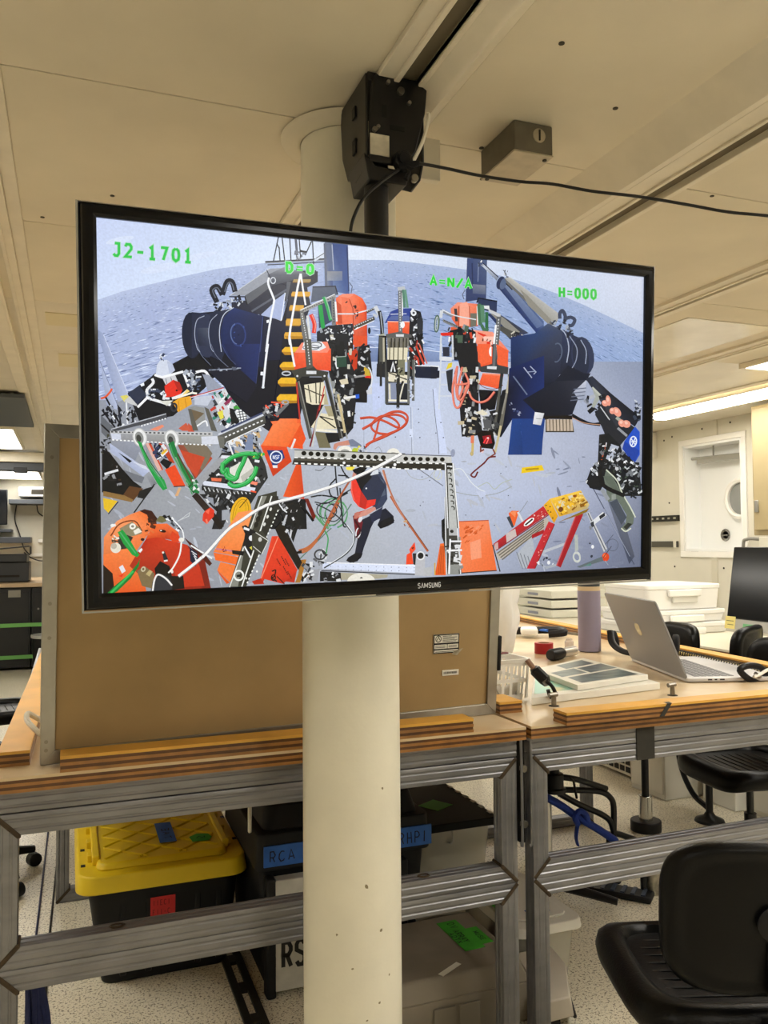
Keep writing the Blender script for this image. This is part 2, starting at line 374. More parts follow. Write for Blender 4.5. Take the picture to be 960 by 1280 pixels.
tag(mb.build('rail_slots', mat('chrome', '#c9c9c6', .2, metal=1), rl, world=True), kind='stuff')
B(X1-.06, 5.85, 1.57, X1-.03, 5.93, 1.68).build('rail_clamp', black_plastic, rl, world=True, bevel=.004)
rl = thing('wall_rail', 'thin grey rail on the wall below the black slotted rail, lower one', 'rail', (X1, 5.7, 1.4))
B(X1-.025, RY1+f+.03, 1.38, X1, 6.2, 1.43).build('rail_bar', mat('grey_rail', '#5a5850', .4, metal=.5), rl, world=True, bevel=.003)
B(X1-.03, 5.50, 1.375, X1-.001, 5.53, 1.435).build('rail_stop', mat('white_paint'), rl, world=True, bevel=.002)
jb = thing('wall_box', 'small white electrical box high on the wall beside the screen edge', 'box', (X1, 5.9, 2.13))
B(X1-.09, 5.74, 2.14, X1, 6.02, 2.36).build('box_body', mat('post_white'), jb, world=True, bevel=.006)
MB().tube([(X1-.05, 5.80, 2.30), (X1-.05, 5.80, 2.37)], .015).build('conduit', mat('post_white'), jb, world=True)
cb = thing('wall_cabinet', 'tan overhead cabinet at the right edge above the dark monitor', 'cabinet', (4.4, 4.2, 1.464))
B(4.33, 2.9, 1.464, X1-.002, 4.335, 2.34).build('cabinet_body', mat('tan_cabinet', '#a2936f', .5, noise=.03), cb, world=True, bevel=.006)
B(4.315, 2.92, 1.50, 4.33, 4.31, 2.32).build('door', mat('tan_cabinet'), cb, world=True, bevel=.004)
B(4.305, 4.27, 1.62, 4.318, 4.30, 1.70).build('hinge', mat('brushed_alu'), cb, world=True, bevel=.002)
ob = thing('outlet_box', 'cream socket box under the tan overhead cabinet', 'socket', (X1, 4.6, 1.40))
B(X1-.05, 4.35, 1.36, X1, 4.60, 1.455).build('socket_body', mat('post_white'), ob, world=True, bevel=.004)
MB().tube(smoothpath([(X1-.04, 4.60, 1.44), (X1-.06, 4.70, 1.44), (X1-.06, 4.74, 1.38), (X1-.06, 4.74, 1.0)]), .012).build('cord', mat('cord_grey', '#8b8a84', .5), ob, world=True)
# ------------------------------------------------------------ pillar
pil = thing('pillar', 'round cream painted steel pillar in front of the tables under the screen', 'pillar', (.60, 1.795, 0))
pm = mat('pillar_paint', '#e4dfcd', .38, noise=.05, nscale=5, bump=.05, bscale=70)
MB().lathe([(.11, 0), (.11, CEIL-.004)], (0, 0, 0), 64).build('column', pm, pil, smooth=60)
MB().lathe([(.112, CEIL-.020), (.150, CEIL-.016), (.156, CEIL-.004), (.112, CEIL-.003), (.112, CEIL-.02)], (0, 0, 0), 64).build('collar', cream, pil, smooth=60)
mb = MB(); rng = random.Random(4)
for a, z, r in [(-1.62, .70, .006), (-1.9, .53, .003), (-1.3, .60, .004), (-1.25, .9, .003), (-1.75, .35, .004), (-1.35, .45, .003), (-1.62, .42, .003), (-2.2, .6, .003), (-1.1, .5, .003)]:
    pts = []
    for k in range(7):
        t = 2*pi*k/7; rr = r*rng.uniform(.5, 1.2); aa = a+rr*cos(t)/.11
        pts.append((.1104*cos(aa), .1104*sin(aa), z+rr*sin(t)))
    mb.add(pts, [tuple(range(7))])
tag(mb.build('paint_chip', mat('chip_grey', '#8b8064', .7), pil), kind='stuff')
# ------------------------------------------------------------ television on its ceiling mount
def RTV():
    a, t, r = R(.776), R(4.285), R(-1.323)
    return Matrix.Rotation(a, 3, 'Z') @ Matrix.Rotation(t, 3, 'X') @ Matrix.Rotation(r, 3, 'Y')
TVC = Vector((.5466, 1.3256, 1.6528)); TVR = RTV()
tv = thing('television', 'wide flat screen television hanging in front of the pillar, showing a ship deck', 'television', TVC, rot=TVR.to_euler())
gloss = mat('gloss_black', '#05060a', .16, coat=.0, spec=.32)
W2, ZT, ZB, A2, AT, AB = .533, .306, -.313, .507, .2835, -.2855
def frame_ring(mb, o, i, y0, y1):
    # sloped frame between outer rect o at depth y0 and inner rect i at depth y1 (x0, x1, z0, z1)
    a = [(o[0], y0, o[2]), (o[1], y0, o[2]), (o[1], y0, o[3]), (o[0], y0, o[3])]
    b = [(i[0], y1, i[2]), (i[1], y1, i[2]), (i[1], y1, i[3]), (i[0], y1, i[3])]
    return mb.add(a+b, [(k, (k+1) % 4, 4+(k+1) % 4, 4+k) for k in range(4)])
mb = MB(); O = (-W2, W2, ZB, ZT); steps = [(0, .012), (.0015, .002), (.004, -.006), (.009, -.009), (.014, -.0085), (.0175, -.004)]
wl = .026; rects = []
sx = (W2-A2); 
for k, (d, y) in enumerate(steps):
    f = d/.0175
    rects.append(((-W2+f*(W2-A2), W2-f*(W2-A2), ZB+f*(AB-ZB), ZT-f*(ZT-AT)), y))
rects.append((rects[-1][0], .001))
for k in range(len(rects)-1): frame_ring(mb, rects[k][0], rects[k+1][0], rects[k][1], rects[k+1][1])
mb.build('bezel', gloss, tv, smooth=50)
frame_ring(frame_ring(MB(), (-W2-.003, W2+.003, ZB-.003, ZT+.002), (-W2, W2, ZB, ZT), .004, .002), (-W2-.003, W2+.003, ZB-.003, ZT+.002), (-W2-.002, W2+.002, ZB-.002, ZT+.001), .004, .016).build('edge_trim', mat('crystal_edge', '#9b9a97', .15, spec=.8), tv, smooth=30)
B(-W2, .012, ZB, W2, .045, ZT).build('back_case', black_plastic, tv, bevel=.008, seg=3)
B(-.36, .045, -.22, .36, .075, .2).build('back_housing', black_plastic, tv, bevel=.012, seg=3)
B(.0, -.0105, -.3145, .0, -.0105, -.3145)
lg = MB(); zc = (ZB+AB)/2
decal(text2('SΛ', .0, 0, .0047, .0082, .0016, .0011)+text2('M', .0126, 0, .0064, .0082, .0016, .0010)+text2('SUNG', .0206, 0, .0047, .0082, .0016, .0011), lambda u, v: (u+.019, -.0096, zc-.0035+v), lg)
lg.build('brand_lettering', mat('silver_glow_print', '#cfcfcf', .4, emit=.25), tv, smooth=0)  # letters glow faintly, brightness put into the print material itself
B(-.06, -.0098, ZB+.001, .12, -.0085, ZB+.0035).build('power_bar', mat('smoked_lip', '#2b2d33', .1, coat=.5), tv, bevel=.001)

mt = thing('ceiling_mount', 'black steel ceiling bracket and pole holding the television', 'mount', (.585, 1.53, CEIL))
mm = mat('mount_black', '#0e0e10', .42, metal=.0, noise=.15, nscale=30, bump=.02, bscale=200)
# U shaped head: front plate tapers downward, two rounded cheeks behind it
CX = .607
def cheek(x): return [(1.505, 2.362), (1.66, 2.362), (1.665, 2.33), (1.655, 2.25), (1.62, 2.19), (1.57, 2.165), (1.525, 2.17), (1.505, 2.2)]
front = [(.562, 2.362), (.668, 2.362), (.672, 2.35), (.667, 2.30), (.645, 2.215), (.615, 2.182), (.545, 2.182), (.545, 2.22), (.548, 2.30), (.553, 2.35)]
MB().prism(front, 1, 1.500, 1.508).build('front_plate', mm, mt, world=True, bevel=.003)
MB().prism(cheek(0), 0, .540, .546).build('cheek_plate', mm, mt, world=True, bevel=.002)
MB().prism(cheek(0), 0, .660, .666).build('cheek_plate', mm, mt, world=True, bevel=.002)
MB().box(.546, 1.508, 2.350, .66, 1.66, 2.368).build('top_plate', mm, mt, world=True, bevel=.002)
for q in ((.5365, 1.56, 2.30, .5405, 1.58, 2.322), (.5365, 1.56, 2.225, .5405, 1.578, 2.255), (.572, 1.4985, 2.275, .582, 1.501, 2.30), (.59, 1.4985, 2.253, .62, 1.501, 2.262)):
    B(*q).build('slot', mat('slot_black', '#050506', .8), mt, world=True)
MB().prism([(.535, 2.20), (.56, 2.175), (.61, 2.175), (.635, 2.20), (.625, 2.145), (.545, 2.145)], 1, 1.50, 1.60).build('yoke', mm, mt, world=True, bevel=.003)
MB().cyl((.5725, 1.535, 1.55), (.5725, 1.535, 2.2), .0245, n=32).build('pole', mm, mt, world=True, smooth=50)
hexb = mat('bolt_zinc', '#8f8b82', .35, metal=1)
for x, z, r in [(.612, 2.333, .0075), (.556, 2.246, .005), (.563, 2.252, .004), (.585, 2.346, .004), (.630, 2.312, .004), (.640, 2.160, .008)]:
    MB().cyl((x, 1.492, z), (x, 1.502, z), r, n=6 if r > .008 else 12).build('bolt', hexb, mt, world=True, bevel=.001)
MB().box(.547, 1.4975, 2.196, .587, 1.4995, 2.238).build('sticker', mat('sticker_white', '#cfc8b6', .5, noise=.15, nscale=40), mt, world=True)
MB().tube(smoothpath([(.664, 1.488, 2.292), (.668, 1.486, 2.285), (.655, 1.486, 2.235), (.634, 1.488, 2.19), (.628, 1.49, 2.182)]), .0065, n=10, flat=.5).build('lever', mat('lever_white', '#e6e0cf', .4), mt, world=True)
MB().cyl((.612, 1.48, 2.188), (.612, 1.50, 2.188), .019, n=20).cyl((.612, 1.474, 2.188), (.612, 1.48, 2.188), .013, n=20).build('pivot_knob', black_plastic, mt, world=True, bevel=.002)
# tilt arm from the pole to the set
ax = TVR @ Vector((0, 1, 0))
MB().box(.50, 1.42, 1.57, .645, 1.56, 1.76).build('tilt_bracket', mm, mt, world=True, bevel=.004)
MB().box(.28, 1.40, 1.56, .82, 1.425, 1.60).box(.28, 1.40, 1.72, .82, 1.425, 1.76).build('mounting_rail', mm, mt, world=True, bevel=.002)
# cable
ck = thing('power_cable', 'thin black cable running from behind the screen past the mount across the ceiling', 'cable', (.63, 1.48, 2.17))
A = lambda x, y, Y: on(1, Y, x, y)
pts = [A(437, 300, 1.47), A(441, 275, 1.47), A(455, 247, 1.47), A(478, 226, 1.475), A(497, 213, 1.48), A(509, 206, 1.485), A(524, 204.5, 1.49), A(560, 211, 1.495), A(597, 219, 1.5), A(650, 227, 1.49), A(690, 230, 1.47), A(740, 239, 1.44), A(800, 246, 1.41), A(860, 256, 1.38), A(910, 265, 1.35), A(962, 270, 1.32), A(1100, 285, 1.25), A(1300, 290, 1.2)]
cbm = mat('cable_black', '#0d0d0f', .45)
MB().tube(smoothpath(pts, 6), .0033, n=10).build('cord', cbm, ck, world=True, smooth=60)
p = A(509, 206, 1.478)
mb = MB().tube([A(498, 209, 1.478), A(510, 207, 1.476), A(523, 204, 1.478)], .0085, n=10, radii=[.006, .0095, .005]).tube([A(508, 207, 1.476), A(511, 217, 1.474), A(507, 224, 1.474)], .005, n=8).tube([A(504, 203, 1.474), A(514, 213, 1.474)], .006, n=8)
mb.build('velcro_knot', mat('velcro', '#101012', .9, bump=.3, bscale=300), ck, world=True)
# ------------------------------------------------------------ junction box on the ceiling
P0 = on(2, 2.30, 609, 220); bx = thing('junction_box', 'grey metal junction box with a round knockout on the ceiling', 'box', (.965, 1.64, CEIL))
bm_ = mat('galvanised', '#6c675b', .5, metal=.3, noise=.08, nscale=25)
B(.915, 1.575, 2.302, 1.015, 1.735, CEIL).build('box_body', bm_, bx, world=True, bevel=.004)
B(.914, 1.574, 2.298, 1.016, 1.736, 2.303).build('cover_plate', mat('cover_zinc', '#b7ad98', .45, metal=.3, noise=.08, nscale=30), bx, world=True, bevel=.003)
My = Matrix.Rotation(pi/2, 3, 'X')
MB().cyl((.978, 1.572, 2.342), (.978, 1.576, 2.342), .016, n=24).build('knockout', mat('cover_zinc'), bx, world=True, bevel=.001)
B(.9765, 1.569, 2.330, .9795, 1.573, 2.354).build('knockout_slot', mat('dark_gap'), bx, world=True)
for x, y in [(.925, 1.722), (1.003, 1.592)]:
    MB().cyl((x, y, 2.2955), (x, y, 2.2985), .005, n=12).build('cover_screw', screw_dark, bx, world=True)
# ------------------------------------------------------------ what the television shows: a flat picture of coloured shapes
rng = random.Random(11)
PIC = []; O_ = [0, 0, 1]
def T(ox, oy, s): O_[:] = [ox, oy, s]            # following coordinates: crop with origin (ox, oy), s crop pixels per frame pixel
def q_(p): return (O_[0]+p[0]/O_[2], O_[1]+p[1]/O_[2])
def clip_screen(pts):
    E_ = [(117, 267), (809, 342), (805, 711), (122, 745)]
    out = pts
    for i in range(4):
        ax_, ay = E_[i]; bx_, by = E_[(i+1) % 4]; inp = out; out = []
        sd = lambda p: (bx_-ax_)*(p[1]-ay)-(by-ay)*(p[0]-ax_)
        for j in range(len(inp)):
            a, b = inp[j], inp[(j+1) % len(inp)]; sa, sb = sd(a), sd(b)
            if sa >= 0: out.append(a)
            if (sa >= 0) != (sb >= 0):
                t = sa/(sa-sb); out.append(tuple(a[k]+(b[k]-a[k])*t for k in range(len(a))))
        if len(out) < 3: return []
    return out
def tone(x):                                     # shifts bluish greys towards neutral
    r, g, b = (int(x[i:i+2], 16) for i in (1, 3, 5))
    if b >= r and b-r < 110 and r > 60:
        k = .26+.12*min(1, max(0, (r-130)/80)); r += (b-r)*k; g += (b-g)*k*1.15
    return '#%02x%02x%02x' % (int(min(255, r)), int(min(255, g)), int(min(255, b)))
def put(pts, cols, raw=False):
    cols = [tone(x) for x in cols]
    c = [lin(x)[:3] for x in cols] if isinstance(cols, (list, tuple)) and not isinstance(cols[0], float) else [cols]*len(pts)
    pts = clip_screen([tuple(p)+tuple(k) for p, k in zip(pts, c)])
    if len(pts) >= 3: PIC.append(([p[:2] for p in pts], [p[2:] for p in pts]))
def poly(c, *pts):
    P = [q_(p) for p in pts]
    if isinstance(c, (list, tuple)): put(P, list(c))
    else: put(P, [c]*len(P))
def line(c, w, *pts, smooth=0):
    P = [q_(p) for p in pts]
    if smooth: P = [(v.x, v.y) for v in smoothpath([(x, y, 0) for x, y in P], smooth)]
    for qd in ribbon2(P, w): put(qd, [c]*4)
def ell(c, cx, cy, rx, ry, rot=0, n=18, a0=0, a1=360):
    t = R(rot); pts = []
    for i in range(n+(0 if a1-a0 == 360 else 1)):
        a = R(a0+(a1-a0)*i/n); x, y = rx*cos(a), ry*sin(a); pts.append((cx+x*cos(t)-y*sin(t), cy+x*sin(t)+y*cos(t)))
    poly(c, *pts)
def ring(c, w, cx, cy, rx, ry, rot=0, a0=0, a1=360, n=20):
    t = R(rot); pts = []
    for i in range(n+1):
        a = R(a0+(a1-a0)*i/n); x, y = rx*cos(a), ry*sin(a); pts.append((cx+x*cos(t)-y*sin(t), cy+x*sin(t)+y*cos(t)))
    line(c, w, *pts)
def inside(p, poly_):
    c = False; n = len(poly_)
    for i in range(n):
        (x1, y1), (x2, y2) = poly_[i], poly_[i-1]
        if (y1 > p[1]) != (y2 > p[1]) and p[0] < (x2-x1)*(p[1]-y1)/(y2-y1)+x1: c = not c
    return c
def clut(n, region, cols, s0, s1, ang=None):     # scattered machinery bits
    x0, x1 = min(p[0] for p in region), max(p[0] for p in region); y0, y1 = min(p[1] for p in region), max(p[1] for p in region)
    k = 0; tries = 0
    while k < n and tries < n*20:
        tries += 1; p = (rng.uniform(x0, x1), rng.uniform(y0, y1))
        if not inside(p, region): continue
        k += 1; a = R(rng.choice(ang)+rng.uniform(-15, 15)) if ang else rng.uniform(0, pi)
        l = rng.uniform(s0, s1); w = l*rng.uniform(.25, .7); dx, dy = cos(a), sin(a)
        poly(rng.choice(cols), *[(p[0]+dx*u-dy*v, p[1]+dy*u+dx*v) for u, v in ((-l, -w), (l, -w*.8), (l*.9, w), (-l, w*.9))])
def holes(c, p0, p1, n, rx, ry, rot=0):
    for i in range(n):
        t = (i+.5)/n; ell(c, p0[0]+(p1[0]-p0[0])*t, p0[1]+(p1[1]-p0[1])*t, rx, ry, rot, 10)
def dashes(c, w, p0, p1, n, duty=.55):
    for i in range(n):
        t0, t1 = i/n, (i+duty)/n
        line(c, w, (p0[0]+(p1[0]-p0[0])*t0, p0[1]+(p1[1]-p0[1])*t0), (p0[0]+(p1[0]-p0[0])*t1, p0[1]+(p1[1]-p0[1])*t1))
ORG, ORD, RED, NAVY, INK, WHT, GRN, YEL, ALU, DALU = '#f0602f', '#c93a1c', '#e2321f', '#1b2c62', '#12151f', '#e9ecf2', '#1f9e48', '#eab52c', '#9a9a98', '#4a483f'
T(0, 0, 1)
# sky
HZ = [(112, 378), (124, 374), (150, 365), (181, 357), (227.5, 345.6), (271, 336), (327.5, 329), (400, 325.5), (436, 324.5), (490, 325), (540, 331), (584, 337), (608, 339.5), (646, 350), (680, 361), (698, 367.5), (730, 381), (760, 395), (802, 415), (814, 421)]
def hz(x):
    for (a, b), (c, d) in zip(HZ, HZ[1:]):
        if a <= x <= c: return b+(d-b)*(x-a)/(c-a)
    return HZ[0][1] if x < HZ[0][0] else HZ[-1][1]
xs = [112, 150, 200, 260, 330, 400, 480, 540, 600, 660, 720, 770, 814]
top = ['#aebdef', '#b2c0f0', '#b4c3f1', '#b6c6f2', '#bccbf3', '#c0ccf0', '#c5cff0', '#c3cdee', '#c0cbec', '#becaec', '#bfc9ea', '#c4cbe8', '#c0c6e0']
low = ['#b9cbf5', '#bccdf5', '#bed0f6', '#c2d3f6', '#c6d6f6', '#c9d6f3', '#ccd8f2', '#c6d2ee', '#c2cfec', '#bccaea', '#b9c6e6', '#b4c0e0', '#adb8d8']
for i in range(len(xs)-1):
    poly([top[i], top[i+1], low[i+1], low[i]], (xs[i], 260), (xs[i+1], 260), (xs[i+1], hz(xs[i+1])+2), (xs[i], hz(xs[i])+2))
SKY = len(PIC)
for cx, cy, l, w in [(150, 300, 18, 4), (200, 335, 25, 5), (330, 300, 20, 4), (250, 320, 22, 4)]:
    ell('#c3d1f6', cx, cy, l, w, -12)
SEA = len(PIC)
for i in range(len(HZ)-1):
    (a, b), (c, d) = HZ[i], HZ[i+1]; f = (a-112)/700
    mixc = lambda u, v: '#%02x%02x%02x' % tuple(int(int(u[k:k+2], 16)*(1-f)+int(v[k:k+2], 16)*f) for k in (1, 3, 5))
    c0, c1, c2 = mixc('#a5b3e0', '#8ba0cf'), mixc('#98a6d8', '#7d97cf'), mixc('#97a6d8', '#6a8acb')
    for y0, y1, k0, k1 in ((0, 30, c0, c1), (30, 190, c1, c2)):
        poly([k0, k0, k1, k1], (a, b+y0), (c, d+y0), (c, d+y1), (a, b+y1))
WAVE = len(PIC)
for i in range(3600):
    x = rng.uniform(113, 812); t = rng.random()**1.3; d = 3+t*150; y = hz(x)+d
    if y > 600: continue
    sl = -.30 if x < 170 else (-.30+(x-170)/250*.30 if x < 420 else (.0+(x-420)/300*.50 if x < 720 else .52))
    sl += rng.uniform(-.12, .12); l = (1.5+t*10)*rng.uniform(.5, 1.3); w = (.45+t*1.7)*rng.uniform(.5, 1.2)
    f = min(1, max(0, (x-350)/350))
    c = rng.choice(['#6776b0', '#7282bc', '#4f5f9a', '#b9c6ee', '#adbcea', '#c8d3f5', '#8492c8']) if f < .5 else rng.choice(['#4d6dac', '#5b7bb9', '#3c5b97', '#93afe2', '#a3bbe9', '#456099'])
    poly(c, (x-l, y-l*sl), (x, y-w*.5), (x+l, y+l*sl), (x+l*.2, y+w*.6+l*sl*.2))
WAVE2 = len(PIC)
# far ship side plates under the sea at the stern
poly(['#6a80b8', '#7389c2', '#4a5f98', '#42568e'], (455, 434), (556, 440), (560, 470), (455, 470))
line('#cfd8f2', .8, (455, 434), (520, 436), (560, 441))
line('#3b4b80', 1, (455, 452), (560, 455))
# deck
gx = [105, 200, 300, 380, 460, 540, 620, 700, 760, 815]
gy = [452, 500, 560, 620, 680, 750]
DC = [['#7d86a0', '#7d86a0', '#8a93ad', '#9aa5c2', '#a9b8e2', '#afbce0', '#aab6d8', '#9aa5c6', '#8893b4', '#7a86a8'],
      ['#8a90a2', '#8f96a8', '#98a0b4', '#a6b0cb', '#adbbe4', '#b3bfe2', '#adb8d8', '#9fa9c8', '#939dbf', '#828cb0'],
      ['#8b9099', '#959aa6', '#9ea5b4', '#a8b0c4', '#b3bcd6', '#b4bede', '#b1bad6', '#a4adcb', '#9aa3c3', '#8890ae'],
      ['#8d9099', '#979ba4', '#9ca1ab', '#a6adbe', '#afb6c9', '#adb7d6', '#aab4d8', '#a1abcf', '#8e97b6', '#6f7894'],
      ['#8b8f9a', '#9296a2', '#969ba6', '#a2a8b6', '#a9afbd', '#a6aec6', '#9ca6c6', '#878fae', '#70789a', '#5c6480'],
      ['#7c808c', '#8a8f9b', '#8f95a1', '#9ba2b3', '#a2a9ba', '#9da5bd', '#8f98b6', '#737b98', '#5f6784', '#50576f']]
for j in range(5):
    for i in range(9):
        if j == 0 and i < 2: continue
        poly([DC[j][i], DC[j][i+1], DC[j+1][i+1], DC[j+1][i]], (gx[i], gy[j]), (gx[i+1], gy[j]), (gx[i+1], gy[j+1]), (gx[i], gy[j+1]))
for i in range(260):
    x, y = rng.uniform(130, 800), rng.uniform(560, 735); l = rng.uniform(1.5, 9)
    c = rng.choice(['#a9b0c4', '#a4abbd', '#b3bacd', '#a0a7b8', '#aeb4c4'])
    if x > 690: c = rng.choice(['#7a829e', '#6c7492', '#868eaa'])
    ell(c, x, y, l, l*rng.uniform(.08, .3), rng.uniform(-20, 80), 10)
T(455, 450, 8)
poly('#b9c4f0', (690, 290), (725, 280), (835, 935), (755, 935)); line('#5d6378', .7, (690, 290), (712, 560), (748, 850), (750, 940))
poly('#aebcec', (85, 230), (205, 230), (200, 440), (90, 530)); line('#7c849c', .6, (468, 470), (480, 940)); line('#c3cbe2', .8, (482, 470), (492, 940))
poly('#c2cdf2', (455, 690), (485, 690), (490, 770), (455, 775))
line('#8a93b0', .6, (0, 560), (0, 900))
for x, y in [(150, 370), (545, 490), (770, 625), (315, 770), (560, 775), (795, 775), (720, 730), (550, 625)]: ell('#3c4152', x, y, 7, 6, 0, 8)
ell('#8b94b4', 890, 930, 22, 40, 5)
T(500, 540, 6.857)
for x, y in [(170, 48), (372, 48), (90, 30), (190, 385), (255, 415), (200, 600), (175, 630), (565, 712), (710, 565), (930, 545), (865, 355), (910, 300), (945, 650), (810, 800)]: ell('#40465a', x, y, 5, 5, 0, 8)
T(0, 0, 1)
# ---- left edge: pale blue stanchions and rail gear
T(115, 420, 6.4)
poly(['#7f8ebf', '#8d9bcb', '#a3afda', '#8d9ac6'], (30, -60), (90, -20), (300, 480), (210, 530))
poly(['#98a5d2', '#98a5d2', '#a9b4dc', '#8994b8'], (62, 190), (72, 205), (225, 600), (120, 560)); line('#6673a4', .8, (62, 195), (225, 605)); line('#c4cdee', .7, (92, -10), (296, 478))
poly('#0f121b', (285, 460), (470, 330), (500, 300), (760, 160), (980, 60), (980, 330), (900, 420), (650, 640), (380, 690), (330, 560))
poly('#2b3348', (285, 455), (380, 400), (440, 470), (350, 560)); poly('#dfe6f5', (385, 385), (415, 370), (420, 395), (395, 405))
poly('#d9cf6a', (225, 480), (280, 470), (310, 500), (260, 530)); poly('#c7c9c8', (300, 480), (380, 570), (300, 540), (255, 520))
line('#d9dde5', 2, (275, 530), (285, 720)); line('#e05a38', 2.6, (70, 500), (110, 485), (150, 440), (158, 420), smooth=4)
for a, b in [((110, 490), (235, 725)), ((80, 590), (190, 740)), ((75, 640), (130, 610)), ((130, 570), (240, 720)), ((70, 700), (170, 790)), ((210, 560), (235, 740)), ((320, 590), (330, 700)), ((160, 560), (190, 700))]: line('#14161f', 2.2, a, b)
clut(60, [(80, 560), (390, 560), (390, 700), (170, 770)], ['#10131c', '#e4e8ef', '#2a2f3c', '#8b93a6', '#12151e', '#1a1c24'], 6, 22, [60, 120])
# buoy, white tubing and red base
poly('#c3cbe6', (510, 310), (520, 230), (545, 195), (600, 190), (645, 225), (665, 275), (620, 310), (560, 330)); poly('#aab5d8', (600, 195), (645, 225), (665, 275), (620, 305), (610, 250))
clut(8, [(530, 150), (600, 150), (600, 200), (530, 200)], ['#dfe4ef', '#2f3850', '#98a2bd'], 6, 14)
poly('#c9cbd2', (560, 330), (660, 300), (690, 370), (590, 390)); line('#6e7482', 1, (590, 340), (600, 385)); line('#6e7482', 1, (630, 330), (645, 375))
poly('#e03224', (580, 400), (650, 350), (700, 370), (725, 430), (700, 480), (590, 490)); poly('#b3241c', (650, 350), (700, 370), (725, 430), (690, 440)); ell('#1d1512', 678, 435, 8, 8)
line('#eef1f6', 3, (500, 310), (560, 330), (730, 285)); line('#e6e9ee', 3.4, (480, 340), (490, 375), (440, 430), (445, 470), smooth=3); line('#e8ebf0', 3, (735, 300), (780, 420))
line('#eef0f4', 3.2, (770, 310), (830, 290), (900, 280), (940, 330), smooth=3)
line('#e9ebf0', 3.4, (430, 490), (640, 555)); line('#e4e7ec', 3.2, (640, 500), (720, 470), (770, 430), smooth=3); poly('#d9d9cf', (540, 520), (650, 515), (600, 560)); line('#edeff3', 3, (365, 570), (440, 495))
clut(26, [(430, 400), (560, 400), (620, 500), (460, 520)], ['#dde2ea', '#8f98ac', '#39425a', '#b7bfd0', '#10141e'], 8, 22)
poly('#e7a52c', (645, 530), (700, 495), (790, 480), (800, 545), (690, 610)); poly('#efd27a', (770, 415), (785, 440), (740, 470), (720, 475)); line('#f4eee0', 2.4, (660, 500), (800, 455), (840, 460)); line('#c8821b', 1, (690, 520), (700, 600)); line('#c8821b', 1, (745, 500), (755, 570))
ring('#2b2f3a', 2.4, 655, 570, 22, 30, 0); line('#b83a34', 1.6, (800, 490), (960, 445)); line('#e8c6cc', 1, (800, 484), (960, 440))
clut(40, [(740, 280), (850, 280), (880, 420), (800, 460), (760, 400)], ['#141821', '#222839', '#7d8698', '#d9dee8', '#46557c', '#9fa9be'], 8, 24)
poly('#8e97b5', (880, 300), (1010, 420), (960, 480), (930, 420))
# bits beside the crane base
T(235, 430, 7.385)
poly('#8d95ad', (140, 280), (190, 285), (330, 410), (190, 470)); poly('#b9c0d6', (60, 490), (240, 470), (180, 570), (60, 560)); line('#b4363a', 1.6, (20, 490), (330, 405)); line('#dfe3ee', .9, (20, 497), (330, 412))
poly('#cdd2d8', (240, 460), (350, 410), (530, 550), (545, 700), (420, 740), (270, 640))
clut(60, [(230, 470), (340, 430), (480, 600), (470, 720), (330, 780), (210, 640)], ['#10131a', '#e9ebee', '#3a4048', '#b9c0c8', '#6e5a38', '#2e7f6a', '#c0392b', '#e8eef2'], 8, 30, [55, 130])
line('#2f8f7c', 4, (300, 460), (320, 495)); line('#8d2f55', 4, (340, 560), (420, 480)); poly('#3f9e3d', (420, 575), (515, 567), (520, 595), (420, 600)); poly('#f0f2f2', (440, 610), (530, 600), (550, 700), (480, 730))
for k in range(4): line('#3a4048', 1, (455, 630+k*25), (545, 615+k*25))
for k in range(3): line('#3a4048', 1, (470+k*28, 605), (490+k*28, 725))
poly('#e3d84e', (270, 630), (320, 610), (330, 680), (300, 700)); poly('#1a1c1f', (380, 590), (420, 600), (465, 710), (400, 750))
poly('#8f938f', (0, 590), (60, 570), (150, 590), (160, 720), (40, 800)); poly('#6e5f4a', (20, 600), (150, 640), (60, 720)); line('#e8eaec', 2, (80, 760), (160, 710), (180, 760), smooth=3); poly('#c4523a', (0, 730), (40, 760), (60, 810), (0, 810))
poly('#5c5a52', (150, 580), (190, 600), (270, 810), (215, 800)); poly('#5c5a52', (0, 600), (30, 600), (95, 800), (45, 800))
T(0, 0, 1)
# ---- left crane
poly('#0d1120', (233, 402), (262, 450), (285, 492), (300, 511), (322, 530), (345, 545), (352, 548), (372, 548), (372, 330), (352, 402), (330, 395), (285, 388), (240, 392))
T(215, 290, 5.333)
poly('#1a2036', (395, 470), (500, 455), (600, 545), (520, 560), (400, 520)); poly('#20263a', (495, 475), (590, 560), (960, 335), (960, 255), (770, 262)); line('#4d556b', 2.5, (530, 530), (900, 300))
poly('#9097a6', (385, 425), (485, 425), (780, 240), (650, 245)); line('#c3c8d2', .8, (385, 425), (650, 245)); poly('#565b66', (485, 425), (505, 482), (800, 258), (780, 240)); line('#0d0f18', 1.5, (380, 432), (485, 432), (500, 485))
poly('#93a3d6', (592, 552), (752, 405), (730, 600), (640, 575)); line('#dfe5f5', 1, (752, 405), (728, 598))
line('#161a28', 6.5, (300, 470), (265, 390), (300, 365), (335, 420), smooth=5); line('#161a28', 6.5, (335, 420), (365, 335), (400, 335), (420, 400), smooth=5); line('#5b647c', 1.4, (290, 440), (270, 390), (300, 372), (322, 400), smooth=5); line('#5b647c', 1.4, (350, 400), (372, 342), (398, 345), (412, 390), smooth=5)
clut(40, [(290, 470), (450, 430), (470, 470), (330, 560), (280, 540)], ['#10141f', '#2e3548', '#8d96ad', '#1a2030', '#c7cedd'], 6, 20)
ell(['#1b2338']*18, 130, 690, 65, 155, -3); poly('#222a42', (130, 535), (240, 545), (420, 505), (330, 860), (190, 800), (130, 845)); ell('#2a334d', 225, 690, 70, 150, -4); ell('#1e2740', 300, 690, 60, 165, -4)
